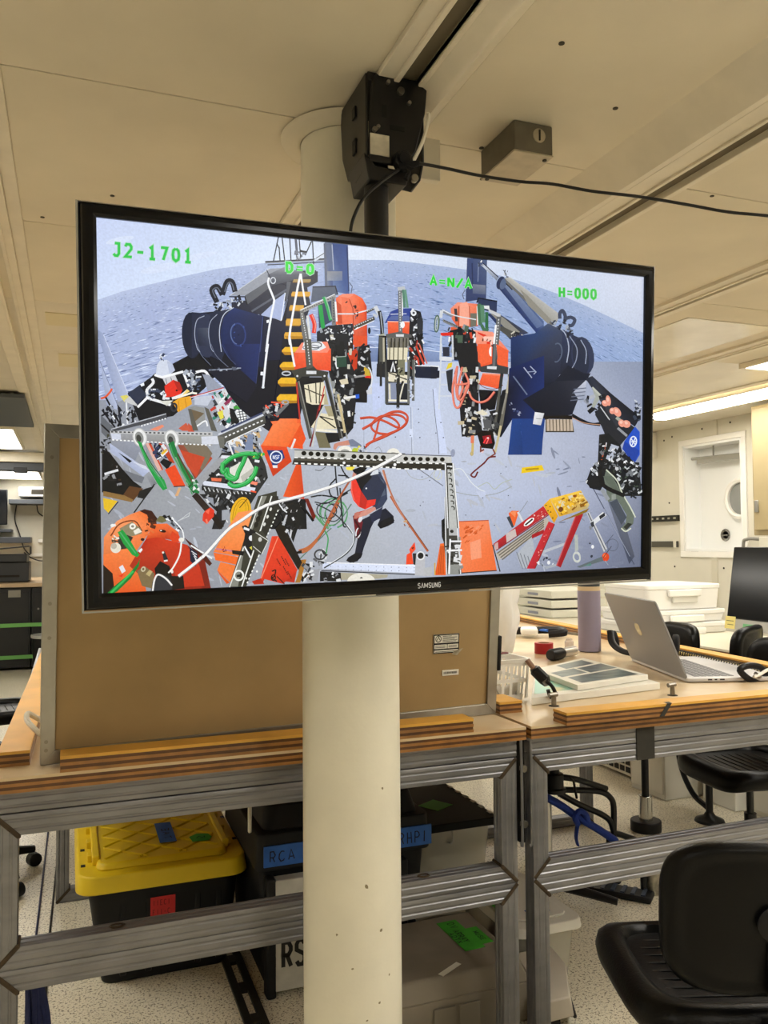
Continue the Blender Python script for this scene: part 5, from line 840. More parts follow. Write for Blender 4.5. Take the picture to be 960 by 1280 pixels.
T(225, 530, 6.4)
poly(['#f47c44', '#f5854e', '#f27038', '#ee6a30'], (650, 172), (745, 0), (960, -5), (855, 185)); poly('#e8521f', (855, 185), (960, 0), (1000, 120), (960, 200)); line('#e8e0dc', 2.6, (885, 195), (915, 120))
# wheels and slings on the left frame
T(115, 520, 6.4)
for cx, cy in ((380, 172), (635, 185)):
    ell('#e6e8e6', cx, cy, 54, 72, -14); ell('#8d8f8c', cx-4, cy+4, 34, 50, -14); ell('#3c3e3c', cx-8, cy+8, 20, 30, -14); ring('#bfc1bf', 1.2, cx, cy, 54, 72, -14)
poly('#1f9a44', (360, 200), (395, 215), (420, 290), (460, 380), (530, 480), (575, 510), (600, 580), (565, 595), (520, 540), (440, 400), (395, 290)); line('#3fc264', 1.4, (385, 250), (450, 390), (540, 500), (580, 570), smooth=3); line('#0f6a2c', 1.2, (400, 250), (470, 380), (560, 500), smooth=3); poly('#1c7a3c', (605, 225), (650, 200), (680, 290), (740, 400), (800, 480), (850, 580), (855, 620), (800, 610), (760, 560), (700, 430), (640, 320)); poly('#8aa68c', (650, 330), (670, 330), (770, 560), (750, 560)); line('#3fb560', 1.6, (620, 230), (650, 320), (720, 450), (800, 590), smooth=3); line('#58402a', 2, (680, 300), (800, 530)); clut(20, [(750, 520), (830, 500), (860, 610), (790, 620)], ['#2a9a4c', '#dfe4e0', '#1a5a2e', '#6fc48a'], 6, 18)
# big orange buoy body in the lower left corner
T(115, 620, 6.4)
poly('#3a1a12', (380, 120), (420, 105), (480, 120), (530, 190), (480, 240)); poly(['#f08a50', '#f59a64', '#f4905a', '#ee7a3c', '#e86a30', '#ee7a40', '#f08a52', '#e8763a', '#d96a30'], (95, 330), (200, 200), (300, 150), (380, 120), (440, 150), (480, 250), (430, 330), (330, 480), (90, 560)); poly(['#f07a3c', '#f28244', '#ee6c2c', '#e05a20', '#d9501c'], (90, 470), (300, 420), (380, 480), (440, 790), (100, 790)); poly('#20140e', (90, 550), (165, 620), (180, 760), (90, 790)); line('#7a3a1c', 1.6, (150, 320), (220, 225), (340, 200), (400, 280), smooth=4)
poly('#8d8466', (220, 260), (320, 205), (390, 260), (400, 300), (330, 320), (260, 330)); poly('#33302a', (205, 330), (250, 300), (330, 330), (280, 420), (215, 430)); ell('#efeadf', 325, 243, 26, 24, -20); ell('#8a8678', 325, 243, 12, 10); poly('#e9e4d6', (330, 280), (370, 255), (400, 285), (345, 310)); ell('#e2dccb', 190, 415, 42, 42); ell('#b9b2a2', 175, 400, 24, 24); clut(10, [(160, 330), (210, 320), (210, 380), (160, 380)], ['#e6e0d2', '#9a8c70', '#3a342a'], 8, 20); line('#e3ded4', 3, (150, 245), (190, 230))
poly(['#ee6a2c', '#f0703a', '#e65a24', '#c73e18', '#bb3416', '#d64c1c'], (490, 225), (600, 220), (690, 290), (710, 370), (600, 345), (430, 345)); poly(['#b92c14', '#c43418', '#cc3a1c', '#c4321a', '#b02a18', '#8a2416', '#9a2c16', '#a83018'], (430, 345), (520, 330), (640, 360), (760, 390), (900, 500), (960, 780), (560, 790), (300, 560)); poly('#d8421e', (640, 280), (700, 320), (705, 370), (650, 370), (620, 340)); poly('#7c2014', (760, 390), (900, 500), (960, 780), (880, 740), (840, 560)); poly('#c2341a', (690, 420), (790, 420), (860, 560), (900, 720), (700, 730), (640, 560)); poly('#8a7a52', (330, 560), (430, 540), (520, 620), (480, 780), (400, 740)) if False else poly('#7c6a48', (360, 600), (420, 560), (500, 620), (480, 740), (400, 720)); ell('#2c120c', 565, 280, 28, 12, 10); ell('#e8e0d6', 552, 276, 8, 5); ell('#3a180e', 405, 348, 16, 12); clut(14, [(430, 170), (500, 190), (490, 300), (430, 330)], ['#2c140c', '#5a2a18', '#e0703a'], 8, 24)
poly('#6e6a44', (510, 200), (540, 160), (590, 160), (600, 200), (560, 215)); clut(24, [(560, 150), (640, 170), (720, 260), (730, 340), (690, 280)], ['#14151a', '#e6e9ec', '#3a3d44', '#8e949c'], 8, 22, [45]); line('#e9ecef', 1.6, (650, 190), (720, 270), (735, 340), smooth=3); line('#c4c9cc', 1, (700, 190), (780, 130), (770, 160), (680, 200)); poly('#4a1c12', (735, 330), (900, 460), (960, 540), (940, 560), (800, 420)); line('#e8eaea', 2, (790, 395), (960, 500))
poly('#1c2136', (780, 410), (840, 450), (850, 500), (830, 565), (785, 520)); [line('#d9dde6', 1, (795+i*10, 440+i*20), (838, 470+i*22)) for i in range(4)]; ell('#c9bfa0', 410, 585, 18, 22, 20); ell('#6a5c3c', 410, 585, 9, 11, 20); poly('#b7a672', (430, 625), (460, 590), (485, 605), (460, 645)); poly('#14100e', (500, 580), (545, 520), (620, 560), (640, 640), (730, 640), (740, 740), (560, 760), (470, 760), (510, 640)); poly('#25262a', (560, 450), (580, 440), (610, 510), (575, 520)); line('#e8e4de', 2, (575, 520), (605, 515)); ell('#e6dfd6', 568, 452, 9, 9); ell('#2f3136', 560, 720, 82, 90); line('#eceae6', 2.2, (485, 760), (500, 670), (530, 628), (590, 660), (640, 715), smooth=4); line('#f0eee8', 2, (715, 370), (700, 470), (650, 570), (610, 615), smooth=4); ell('#e9e6de', 640, 605, 11, 14); ell('#e6e3da', 715, 350, 22, 18)
poly('#157a30', (120, 780), (180, 720), (290, 630), (365, 540), (385, 500), (375, 560), (310, 660), (200, 765), (150, 788)); line('#35b858', 2.6, (150, 775), (230, 700), (330, 600), smooth=3); poly('#1f9a3e', (205, 290), (245, 268), (290, 330), (350, 430), (380, 470), (360, 490), (320, 470), (250, 380)); line('#46c868', 1.6, (225, 290), (290, 380), (350, 460), smooth=3); poly('#e0dbe4', (215, 570), (245, 550), (270, 600), (240, 620)); poly('#eceef0', (370, 440), (395, 415), (405, 430), (385, 455)); poly('#e8361e', (210, 640), (255, 620), (240, 650)); ell('#e9ecec', 166, 235, 18, 12)
# lower centre: angled perforated beam with orange lids
T(245, 620, 6.4)
poly(['#f59050', '#f49a5c', '#f08440', '#f07c38', '#ee7a38', '#f08a48'], (330, 130), (485, 105), (430, 290), (360, 485), (135, 445), (200, 330)); poly('#ee6a28', (135, 450), (360, 490), (350, 555), (150, 510)); poly('#f07a38', (190, 525), (340, 560), (300, 690), (260, 680), (165, 590)); poly('#d9541c', (165, 590), (265, 690), (240, 700), (180, 620)); line('#f6b286', 1, (150, 415), (280, 440)); line('#c87888', 2, (155, 420), (285, 438)); clut(5, [(205, 405), (240, 405), (240, 445), (205, 445)], ['#a82a2a', '#5a1a1a'], 5, 12)
poly(['#c9321c', '#d63c22', '#c8301a', '#b52a18'], (510, 655), (655, 315), (800, 590), (780, 690)); poly(['#e23a1e', '#e8462a', '#d8361c', '#c42e18'], (510, 655), (600, 320), (660, 318), (530, 690)); poly(['#d9361c', '#e04224', '#d4341c', '#c42e1a'], (515, 655), (655, 320), (805, 590), (690, 700)); line('#f08a6c', 1.2, (515, 655), (652, 320)); poly('#b82a14', (440, 680), (510, 655), (540, 700), (460, 705))
for x, y, l in ((640, 500, 55), (675, 480, 70), (705, 500, 60), (690, 560, 70), (725, 600, 60)): dashes('#4a1710', 1.3, (x, y), (x+l*.55, y+l), 5, .7)
line('#2a0f0a', 1.6, (600, 600), (630, 590), (620, 640), (600, 650), (640, 680), smooth=3); line('#2a0f0a', 1.2, (640, 640), (700, 700)); ring('#2a0f0a', 1.4, 612, 650, 16, 22)
poly('#1a1612', (625, 260), (680, 200), (840, 530), (810, 590), (650, 320)); poly('#a8742e', (850, 505), (875, 505), (825, 690), (785, 690)); clut(26, [(850, 560), (930, 520), (950, 640), (870, 690)], ['#dcdfe2', '#1c1d20', '#8e9196', '#3c3e42'], 8, 26); poly('#17181a', (640, 60), (830, 60), (830, 180), (770, 370), (700, 200)); clut(30, [(640, 20), (860, 20), (820, 200), (740, 330), (680, 200)], ['#0d0e10', '#cfd2d6', '#2c2e32', '#6a6c70'], 5, 16); line('#dfe2e6', 1.6, (655, 60), (690, 110), (720, 130)); poly('#b9bcc4', (680, 230), (710, 150), (725, 150), (700, 235)); poly('#c9ccd2', (740, 330), (745, 275), (760, 280), (752, 330)); poly('#6e1a12', (860, 20), (890, 20), (950, 160), (930, 200)); line('#0f1012', 3, (830, 60), (930, 200)); poly('#1c1310', (790, 445), (835, 430), (845, 455), (800, 460)); line('#b9693f', 3, (840, 450), (900, 420), (960, 350), smooth=3)
poly('#3a3a30', (490, 0), (640, -40), (640, 90), (395, 720), (255, 725)); poly('#85867c', (520, 0), (560, 0), (400, 300), (330, 720), (270, 720), (430, 300)); poly('#2c2c26', (595, 0), (650, 0), (660, 100), (480, 480), (400, 700), (380, 700)); line('#dfe0da', 1.4, (520, 0), (262, 725)); line('#e9eae4', 1.6, (598, 0), (360, 720)); dashes('#eceee8', 1.5, (650, 110), (395, 710), 20, .5); holes('#1d1d18', (530, 70), (465, 250), 4, 18, 26, 20); [ell('#dcddd6', x, y, 9, 15, 22) for x, y in ((590, 105), (565, 165), (540, 225))]
poly('#16161a', (360, 240), (390, 230), (430, 260), (470, 280), (450, 400), (430, 490), (390, 450), (370, 400), (385, 300)); poly('#101114', (280, 430), (380, 440), (370, 475), (285, 460)); line('#e8eaec', 3, (375, 255), (420, 270)); ell('#dfe2e4', 435, 335, 20, 22); line('#e3e5e8', 2, (380, 400), (430, 490)); poly('#d8cf4a', (420, 410), (445, 395), (440, 430)); poly('#3c3c32', (440, 300), (520, 275), (570, 350), (510, 470), (440, 420)); line('#d5d6ce', 1, (470, 290), (570, 355), (520, 460)); line('#d5d6ce', .9, (450, 400), (510, 450)); ell('#c9cac4', 505, 345, 14, 18); ring('#eceee8', 2.2, 335, 632, 36, 38); poly('#15150f', (318, 628), (352, 622), (352, 642), (320, 646)); ell('#d6d7d0', 395, 655, 8, 9); ell('#e9eae6', 480, 600, 8, 9)
# top crossbar with round holes
T(375, 540, 7.385)
poly('#2e2c26', (-60, 232), (960, 262), (960, 340), (-80, 300)); poly('#4a473e', (-60, 240), (960, 275), (960, 300), (-70, 262)); poly('#c3c3be', (-60, 168), (960, 205), (960, 262), (-60, 236)); line('#3a3934', 1, (-60, 165), (960, 202)); dashes('#eeeeea', 1.6, (-60, 236), (960, 265), 17); dashes('#f2f2ee', 1.8, (-60, 288), (960, 335), 17)
holes('#15140f', (-5, 195), (320, 214), 5, 24, 22); holes('#15140f', (455, 226), (792, 238), 5, 24, 22); ell('#8f908a', 375, 215, 40, 24); ell('#2f2e28', 385, 218, 20, 14); ell('#b9bab4', 862, 240, 40, 22); ell('#f0f0ee', 397, 285, 13, 12); ell('#f0f0ee', 865, 302, 14, 14)
T(500, 540, 6.857)
poly('#2e2c26', (-40, 255), (440, 268), (440, 330), (-40, 318)); poly('#c6c6c2', (-40, 196), (430, 212), (432, 270), (-40, 258)); line('#4a4a4a', 1, (-40, 190), (428, 206)); dashes('#f0f0ec', 1.6, (-40, 262), (400, 272), 8); dashes('#f0f0ec', 1.6, (-40, 316), (370, 322), 6); holes('#14130e', (8, 229), (382, 237), 6, 21, 19); 
poly('#3a3832', (370, 265), (440, 265), (492, 823), (388, 823)); poly('#b9bbb8', (395, 320), (440, 320), (478, 823), (410, 823)); line('#e9ebea', 1.5, (376, 268), (398, 823)); line('#eceeec', 1.4, (440, 268), (492, 823)); poly('#16150f', (388, 270), (438, 270), (438, 320), (392, 320)); line('#d9dad6', 2, (392, 295), (436, 297)); [ring('#2a2a26', 1.4, 405+i*4.5, 318+i*48, 16, 16, 0, -130, 50) for i in range(8)]
# white sling rope sweeping across
for p in [(0, 0)]:
    T(0, 0, 1)
    line('#8e8e90', 4.2, (223, 720.6), (252, 697), (282, 664), (300, 651), (331, 632), (375, 620), (420, 606), (462, 588), (500, 567.6), smooth=4); line('#f1f0ee', 3.2, (223, 720), (252, 696.5), (282, 663.5), (300, 650.5), (331, 631.5), (375, 619.5), (420, 605.5), (462, 587.5), (500, 567), smooth=4)
# white hanging ropes on the left
T(215, 290, 5.333)
line('#e6ebf4', 2.6, (645, 305), (640, 350), (675, 440), (678, 470), (660, 560), (640, 680), (625, 800), smooth=3); line('#2a2c34', 1, (630, 255), (660, 320)); ring('#c9d0de', 1.2, 672, 325, 16, 20); T(235, 430, 7.385); line('#e3e9f4', 2.6, (735, 0), (715, 150), (690, 400), smooth=3); poly('#dfe6f2', (668, 258), (692, 258), (690, 292), (665, 290)); ell('#d3dae8', 690, 402, 14, 10)
T(340, 300, 6.857); line('#eef0f4', 2.6, (243, 290), (215, 420), (175, 640), (145, 830), (150, 900), smooth=3); line('#eef0f4', 2.2, (245, 290), (262, 420), (285, 560), smooth=2); T(340, 420, 6.857); line('#eef0f4', 2.4, (145, 0), (165, 130), (190, 265), smooth=2)
# green on-screen figures
T(0, 0, 1)
def osd(s, x, y, w, h, gap, dx, dy, sw, col_='#38c552'):
    for halo, c, k in ((1, '#a9e8bf', sw*1.55), (0, col_, sw)):
        xx, yy = x, y
        for ch in s:
            for st in GL[ch]:
                line(c, k*(.62 if ch == '=' else 1), *[(xx+u*w, yy-v*h+u*w*dy/dx) for u, v in st])
            xx += w+gap; yy += (w+gap)*dy/dx
osd('J2-1701', 141, 319, 9.6, 15.5, 5.2, 100, 9.5, 3.2); osd('D=0', 357, 340, 8.6, 11.5, 4.4, 100, 8, 3.4, '#2fd43a'); osd('A=N/A', 538, 356, 8, 11, 2.9, 100, 9, 2.7, '#2fd43a'); osd('H=000', 699, 371, 7, 12, 2.9, 100, 6, 2.7, '#35c244')

# ---- assemble: one flat mesh; shapes drawn later lie a hair in front of the ones below
def scr(x, y):
    d_ = ray(x, y); n = TVR @ Vector((0, 1, 0)); t = (TVC-CAM).dot(n)/d_.dot(n); return TVR.transposed() @ (CAM+d_*t-TVC)
vs, fs, cs = [], [], []; lay = {}
for i, (pts, cc) in enumerate(PIC):
    L_ = [scr(*p) for p in pts]; x0, x1 = min(p.x for p in L_), max(p.x for p in L_); z0, z1 = min(p.z for p in L_), max(p.z for p in L_)
    cells = [(a, b) for a in range(int((x0+1)/.012), int((x1+1)/.012)+1) for b in range(int((z0+1)/.012), int((z1+1)/.012)+1)]
    if i < SKY: k = 1
    elif i < SEA: k = 2
    elif i < WAVE: k = 3
    elif i < WAVE2: k = 4+i % 5
    else:
        k = max(10, 1+max((lay.get(c, 0) for c in cells), default=0))
    for c in cells: lay[c] = max(lay.get(c, 0), k)
    b = len(vs); vs += [(p.x, .0008-k*1.5e-5, p.z) for p in L_]; fs.append(tuple(range(b, b+len(L_)))); cs += cc
me = bpy.data.meshes.new('screen'); me.from_pydata(vs, [], fs)
at = me.color_attributes.new('Col', 'FLOAT_COLOR', 'POINT')
at.data.foreach_set('color', [x for c in cs for x in (c[0], c[1], c[2], 1)])
sm = bpy.data.materials.new('screen_picture'); sm.use_nodes = True; nt = sm.node_tree; b = nt.nodes['Principled BSDF']
b.inputs['Base Color'].default_value = (.004, .004, .005, 1); b.inputs['Roughness'].default_value = .22; b.inputs['Specular IOR Level'].default_value = .35
a = nt.nodes.new('ShaderNodeAttribute'); a.attribute_name = 'Col'
tcn = nt.nodes.new('ShaderNodeTexCoord'); nz = nt.nodes.new('ShaderNodeTexNoise'); nz.inputs['Scale'].default_value = 260; nz.inputs['Detail'].default_value = 3
mr = nt.nodes.new('ShaderNodeMapRange'); mr.inputs['From Min'].default_value = .3; mr.inputs['From Max'].default_value = .7; mr.inputs['To Min'].default_value = .93; mr.inputs['To Max'].default_value = 1.06
vm = nt.nodes.new('ShaderNodeVectorMath'); vm.operation = 'SCALE'
nt.links.new(tcn.outputs['Object'], nz.inputs['Vector']); nt.links.new(nz.outputs['Fac'], mr.inputs['Value']); nt.links.new(a.outputs['Color'], vm.inputs[0]); nt.links.new(mr.outputs[0], vm.inputs['Scale'])
nt.links.new(vm.outputs[0], b.inputs['Emission Color']); b.inputs['Emission Strength'].default_value = 1.06
me.materials.append(sm)
so = bpy.data.objects.new('screen', me); col.objects.link(so); so.parent = tv
so['label'] = 'lit screen showing the aft deck of a research ship, sea behind and a person in a red vest'
print('screen shapes', len(fs), 'layers', max(lay.values()))
# ------------------------------------------------------------ welded steel tables with plywood tops
stm = mat('table_steel', '#86868a', .4, metal=.75, noise=.12, nscale=7, stretch=(1, 1, 1), bump=.02, bscale=120)
MATS['table_steel'].node_tree.nodes['Mapping'].inputs['Scale'].default_value = (1, 1, 2.5)
weld = mat('weld_scorch', '#463a2c', .5, metal=.5, noise=.3, nscale=40)
ply_top = mat('ply_varnish', '#d9c4a0', .3, noise=.06, nscale=6, stretch=(1, 1, 1), coat=.2, color2='#ceb289')
ply_a = mat('ply_light', '#9c6c36', .4, noise=.18, nscale=20, coat=.3)
ply_b = mat('ply_dark', '#5a3718', .5, noise=.2, nscale=20, coat=.3)
strip_top = mat('varnished_strip', '#d9a448', .45, noise=.12, nscale=7, coat=.0, spec=.35, bump=.03, bscale=40)
TUBE = .05
def groove_profile(s=TUBE):                      # square tube section with two shallow grooves on each side
    c = .06
    side = [(c*.3, c*.3), (c, 0), (.22, 0), (.27, .035), (.33, .035), (.38, .002), (.50, .0), (.62, .002), (.67, .035), (.73, .035), (.78, 0), (1-c, 0)]
    pts = []
    for k in range(4):
        for u, v in side:
            x, y = u-.5, v-.5
            for _ in range(k): x, y = -y, x
            pts.append((x*s, y*s))
    return pts
GP = groove_profile()
def tube_bar(name, p0, p1, parent, u, m0=(0, 0), m1=(0, 0), m=None):
    """square grooved tube from p0 to p1; u = in-plane direction; m0/m1 = mitre slope (u, w) at each end"""
    p0, p1, u = Vector(p0), Vector(p1), Vector(u); t = (p1-p0).normalized(); w = t.cross(u)
    a = [p0+u*x+w*y+t*(m0[0]*x+m0[1]*y) for x, y in GP]; b = [p1+u*x+w*y+t*(m1[0]*x+m1[1]*y) for x, y in GP]
    return MB().hexa(a, b).build(name, m or stm, parent, world=True, smooth=25)
def steel_frame(parent, x0, x1, y, z0, z1, names=('rail', 'rail', 'leg', 'leg'), bottom=True):
    h = TUBE/2; Z = Vector((0, 0, 1)); X = Vector((1, 0, 0))
    tube_bar(names[0], (x0+h, y+h, z1-h), (x1-h, y+h, z1-h), parent, Z, (-1, 0), (1, 0))
    if bottom: tube_bar(names[1], (x0+h, y+h, z0+h), (x1-h, y+h, z0+h), parent, Z, (1, 0), (-1, 0))
    zl, k = (z0+h, 1) if bottom else (z0, 0)
    tube_bar(names[2], (x0+h, y+h, zl), (x0+h, y+h, z1-h), parent, X, (k, 0), (-1, 0))
    tube_bar(names[3], (x1-h, y+h, zl), (x1-h, y+h, z1-h), parent, X, (-k, 0), (1, 0))
    mb = MB()
    for cx, sx_ in ((x0, 1), (x1, -1)):
        for cz, sz in ((z0, 1), (z1, -1))[0 if bottom else 1:]:
            a = Vector((cx+sx_*.003, y-.0012, cz+sz*.003)); b = Vector((cx+sx_*.052, y-.0012, cz+sz*.052))
            mb.tube([a, b], .0055, n=8, flat=.35, up=(0, 1, 0))
            mb.tube([b+Vector((0, 0, 0)), b+Vector((0, .05, 0))], .004, n=6)
    tag(mb.build('weld_bead', weld, parent, world=True), kind='stuff')
def ply_slab(name, poly, z0, z1, parent, layers, top=None):
    """layered plywood: alternating plies, dark ones set in by half a millimetre"""
    n = layers; h = (z1-z0)/n; mb = MB()
    c = Vector((sum(p[0] for p in poly)/len(poly), sum(p[1] for p in poly)/len(poly)))
    for i in range(n):
        mb.mid(2 if i == n-1 else (i % 2)); ins = .0012 if i % 2 else 0
        pp = []
        for x, y in poly:
            d = Vector((x, y))-c; sx_ = 1 if d.x > 0 else -1; sy_ = 1 if d.y > 0 else -1
            pp.append((x-sx_*ins, y-sy_*ins))
        mb.prism(pp, 2, z0+i*h, z0+(i+1)*h)
    return mb.build(name, [ply_a, ply_b, top or ply_top], parent, world=True, smooth=0)
TZ0, TZ = .88, .915
lt = thing('work_table', 'left plywood topped welded steel table carrying the board behind the pillar', 'table', (-.155, 2.06, 0))
rt_ = thing('work_table', 'right plywood topped welded steel table carrying the laptop and white basket', 'table', (1.228, 2.06, 0))
ply_slab('tabletop', [(-.15, 2.03), (1.192, 2.03), (1.192, 4.9), (-.10, 4.9)], TZ0, TZ, lt, 5)
ply_slab('tabletop', [(1.208, 2.03), (2.54, 2.03), (2.80, 4.9), (1.208, 4.9)], TZ0, TZ, rt_, 5)
# edge strips
ply_slab('edge_strip', [(-.018, 2.03), (1.029, 2.03), (1.029, 2.098), (-.018, 2.098)], TZ, .952, lt, 5, strip_top)
ply_slab('edge_strip', [(-.155, 2.13), (-.085, 2.13), (-.035, 4.9), (-.105, 4.9)], TZ, .95, lt, 5, strip_top)
ply_slab('edge_strip', [(1.305, 2.0), (2.50, 2.0), (2.50, 2.07), (1.305, 2.07)], TZ, .95, rt_, 5, strip_top)
ply_slab('edge_strip', [(2.49, 2.09), (2.56, 2.09), (2.815, 4.88), (2.745, 4.88)], TZ, .948, rt_, 5, strip_top)
ply_slab('edge_strip', [(1.208, 2.21), (1.285, 2.21), (1.285, 2.33), (1.208, 2.33)], TZ, .95, rt_, 5, strip_top)
for tb, x0, x1 in ((lt, -.155, 1.178), (rt_, 1.228, 2.56)):
    h = TUBE/2
    tube_bar('top_rail', (x0, 2.06+h, .853), (x1, 2.06+h, .853), tb, (0, 0, 1))
    steel_frame(tb, x0, x1, 2.06, .48, .826)
    steel_frame(tb, x0, x1, 2.06, .0, .48, bottom=False)
    steel_frame(tb, x0+.11, x1-.06, 3.60, .0, .826)
    for x in (x0+h, x1-h): tube_bar('side_rail', (x, 2.11, .853), (x, 4.85, .853), tb, (0, 0, 1))
    steel_frame(tb, x0+.085, x1-.06, 4.80, .0, .826)
    tube_bar('cross_rail', (x0+.05, 3.6+h, .853), (x1-.05, 3.6+h, .853), tb, (0, 0, 1))
for x, z in ((.11, .507), (.9, .507)): MB().tube([(x+.016*cos(a), 2.085+.008*sin(a), .5302) for a in [2*pi*k/12 for k in range(12)]], .003, n=6, closed=True).build('cable_hole_rim', weld, lt, world=True)
# joining plates between the tables
jp = mat('joining_plate_paint', '#1c1a17', .5, metal=.3)
mb = MB().prism([(1.181, .60), (1.186, .59), (1.195, .59), (1.195, .87), (1.186, .87), (1.181, .86)], 1, 2.056, 2.10)
MB().box(1.196, 2.075, .58, 1.212, 2.10, .872).build('joining_plate', jp, lt, world=True, bevel=.002)
MB().tube(smoothpath([(1.181, 2.057, .875), (1.188, 2.053, .868), (1.189, 2.053, .60), (1.186, 2.057, .59)], 4), .004, n=8).build('plate_edge', stm, lt, world=True)
MB().tube(smoothpath([(1.210, 2.057, .872), (1.219, 2.053, .86), (1.219, 2.053, .60), (1.214, 2.057, .58)], 4), .004, n=8).build('plate_edge', stm, rt_, world=True)
for z in (.79, .635): MB().cyl((1.204, 2.062, z), (1.204, 2.076, z), .011, n=6).build('bolt', hexb, lt, world=True, bevel=.001)
# black tape over the right front rail
tp = mat('gaffer_tape', '#2a2823', .6, noise=.12, nscale=40)
MB().box(1.585, 2.0575, .777, 1.650, 2.0598, .879).build('tape_strip', tp, rt_, world=True)
MB().add([(1.63, 1.9985, .925), (1.648, 1.9985, .925), (1.668, 1.9985, .951), (1.65, 1.9985, .951)], [(0, 1, 2, 3)]).add([(1.65, 1.9985, .9512), (1.668, 1.9985, .9512), (1.675, 2.02, .9512), (1.655, 2.02, .9512)], [(0, 1, 2, 3)]).add([(1.622, 1.9985, .915), (1.64, 1.9985, .915), (1.648, 1.9985, .925), (1.63, 1.9985, .925)], [(0, 1, 2, 3)]).build('tape_scrap', tp, rt_, world=True)
# lashing points: short posts standing in holes
for x, y, k in ((1.425, 2.255, 0), (1.885, 2.255, 1)):
    e = thing('lashing_eye', ['steel lashing post with the bungee hook on it near the basket', 'bare steel lashing post standing in the table in front of the laptop'][k], 'fitting', (x, y, TZ))
    MB().cyl((x, y, TZ-.004), (x, y, TZ+.001), .017, n=20).build('recess_cup', mat('dark_gap'), e, world=True)
    MB().cyl((x, y, TZ), (x, y, TZ+.032), .0085, .0075, n=14).build('shank', hexb, e, world=True)
    MB().tube([(x-.017, y, TZ+.034), (x+.012, y, TZ+.036)], .0075, n=10).build('cross_head', hexb, e, world=True)
# ------------------------------------------------------------ bulletin board seen from behind
ang = math.atan2(.108, 1.233); lean = R(5)
bb = thing('bulletin_board', 'framed bulletin board showing its brown hardboard back, on the left table behind the pillar', 'board', (-.062, 2.108, .917), rot=(lean, 0, ang))
BW, BH = 1.265, .797
alu = mat('brushed_alu_frame', '#a5a29a', .35, metal=.9, noise=.06, nscale=20)
hb = mat('brown_hardboard', '#a4885c', .6, noise=.08, nscale=5, bump=.03, bscale=200)
B(.01, .006, .01, BW-.01, .012, BH-.01).build('backing_panel', hb, bb)
fw_ = .032
def mrail(a, b, c, d_): return MB().prism([a, b, c, d_], 1, -.001, .022)
for pts in (((0, 0), (BW, 0), (BW-fw_, fw_), (fw_, fw_)), ((0, BH), (fw_, BH-fw_), (BW-fw_, BH-fw_), (BW, BH)), ((0, 0), (fw_, fw_), (fw_, BH-fw_), (0, BH)), ((BW, 0), (BW, BH), (BW-fw_, BH-fw_), (BW-fw_, fw_))):
    MB().prism(list(pts), 1, -.002, .022).build('frame_rail', alu, bb, bevel=.0012)
for x, z in ((.012, .035), (.012, .055), (.016, .30), (.016, .38), (.016, .72), (.5, .016), (.75, .016), (.9, .016), (BW-.016, .55)):
    MB().cyl((x, -.0035, z), (x, -.001, z), .0045, n=10).build('rivet', hexb, bb)
# printed label: white with black frame, small mark and text rows
lx, lz = 1.045, .193; lab = MB()
lab.box(lx, .0035, lz, lx+.086, .0055, lz+.056); lab.build('sticker', mat('label_white', '#e9e6da', .5), bb)
q = []
def rc(x0, z0, x1, z1): q.append([(x0, z0), (x1, z0), (x1, z1), (x0, z1)])
for a in ((0, 0, .086, .003), (0, .053, .086, .056), (0, 0, .003, .056), (.083, 0, .086, .056), (.0, .010, .086, .014), (.0, .026, .086, .031), (.045, .014, .047, .026)): rc(*a)
for r in range(5): rc(.03, .034+r*.0038, .03+[.045, .05, .04, .048, .03][r], .0355+r*.0038)
for r in range(2): rc(.006, .017+r*.004, .04, .0185+r*.004); rc(.05, .017+r*.004, .078, .0185+r*.004)
rc(.006, .0045, .078, .006)
q += ribbon2([(.016+.009*cos(a), .043+.009*sin(a)) for a in [2*pi*k/14 for k in range(15)]], .0022) + ribbon2([(.011, .039), (.016, .049), (.021, .039)], .002)
decal(q, lambda u, v: (lx+u, .0030, lz+v)).build('label_print', mat('print_black', '#17171a', .6), bb, smooth=0)
B(lx+.033, .0035, lz-.066, lx+.088, .0055, lz-.050).build('sticker', mat('label_white'), bb)
q = []; rng5 = random.Random(3); xx = lx+.037
while xx < lx+.083: w_ = rng5.uniform(.0008, .002); rc(xx, lz-.0615, xx+w_, lz-.0545); xx += w_+rng5.uniform(.001, .0018)
decal(q, lambda u, v: (u, .0030, v)).build('barcode_print', mat('print_black'), bb, smooth=0)
MB().prism([(lx+.062, lz-.004), (lx+.080, lz-.008), (lx+.092, lz+.004), (lx+.10, lz+.012), (lx+.085, lz+.008), (lx+.07, lz+.006)], 1, .0026, .0030).build('torn_patch', mat('torn_paper', '#a39a84', .8, noise=.3, nscale=60), bb)
B(BW-.002, -.006, .13, BW+.010, .02, .235).build('edge_clip', black_plastic, bb, bevel=.003)
# ------------------------------------------------------------ things stored under the left table
def rbox(mb, x0, y0, x1, y1, r, z0, z1, X0_=None, n=5):
    """rounded rectangle prism, optionally tapering: X0_ = (x0, y0, x1, y1, r) at the top"""
    a = [(x, y, z0) for x, y in rrect(x0, y0, x1, y1, r, n)]
    t = X0_ or (x0, y0, x1, y1, r); b = [(x, y, z1) for x, y in rrect(t[0], t[1], t[2], t[3], t[4], n)]
    return mb.hexa(a, b)
marker = mat('marker_black', '#14141c', .7)
blue_tape = mat('blue_tape', '#2d62b5', .6, noise=.08, nscale=30); green_tape = mat('green_tape', '#3ea32a', .6, noise=.08, nscale=30); red_tape = mat('red_tape', '#c22a2a', .6, noise=.06, nscale=30)
black_tote = mat('black_tote', '#101113', .5, noise=.12, nscale=12, spec=.3)
yel = mat('yellow_lid_plastic', '#e3c41c', .42, noise=.04, nscale=10)
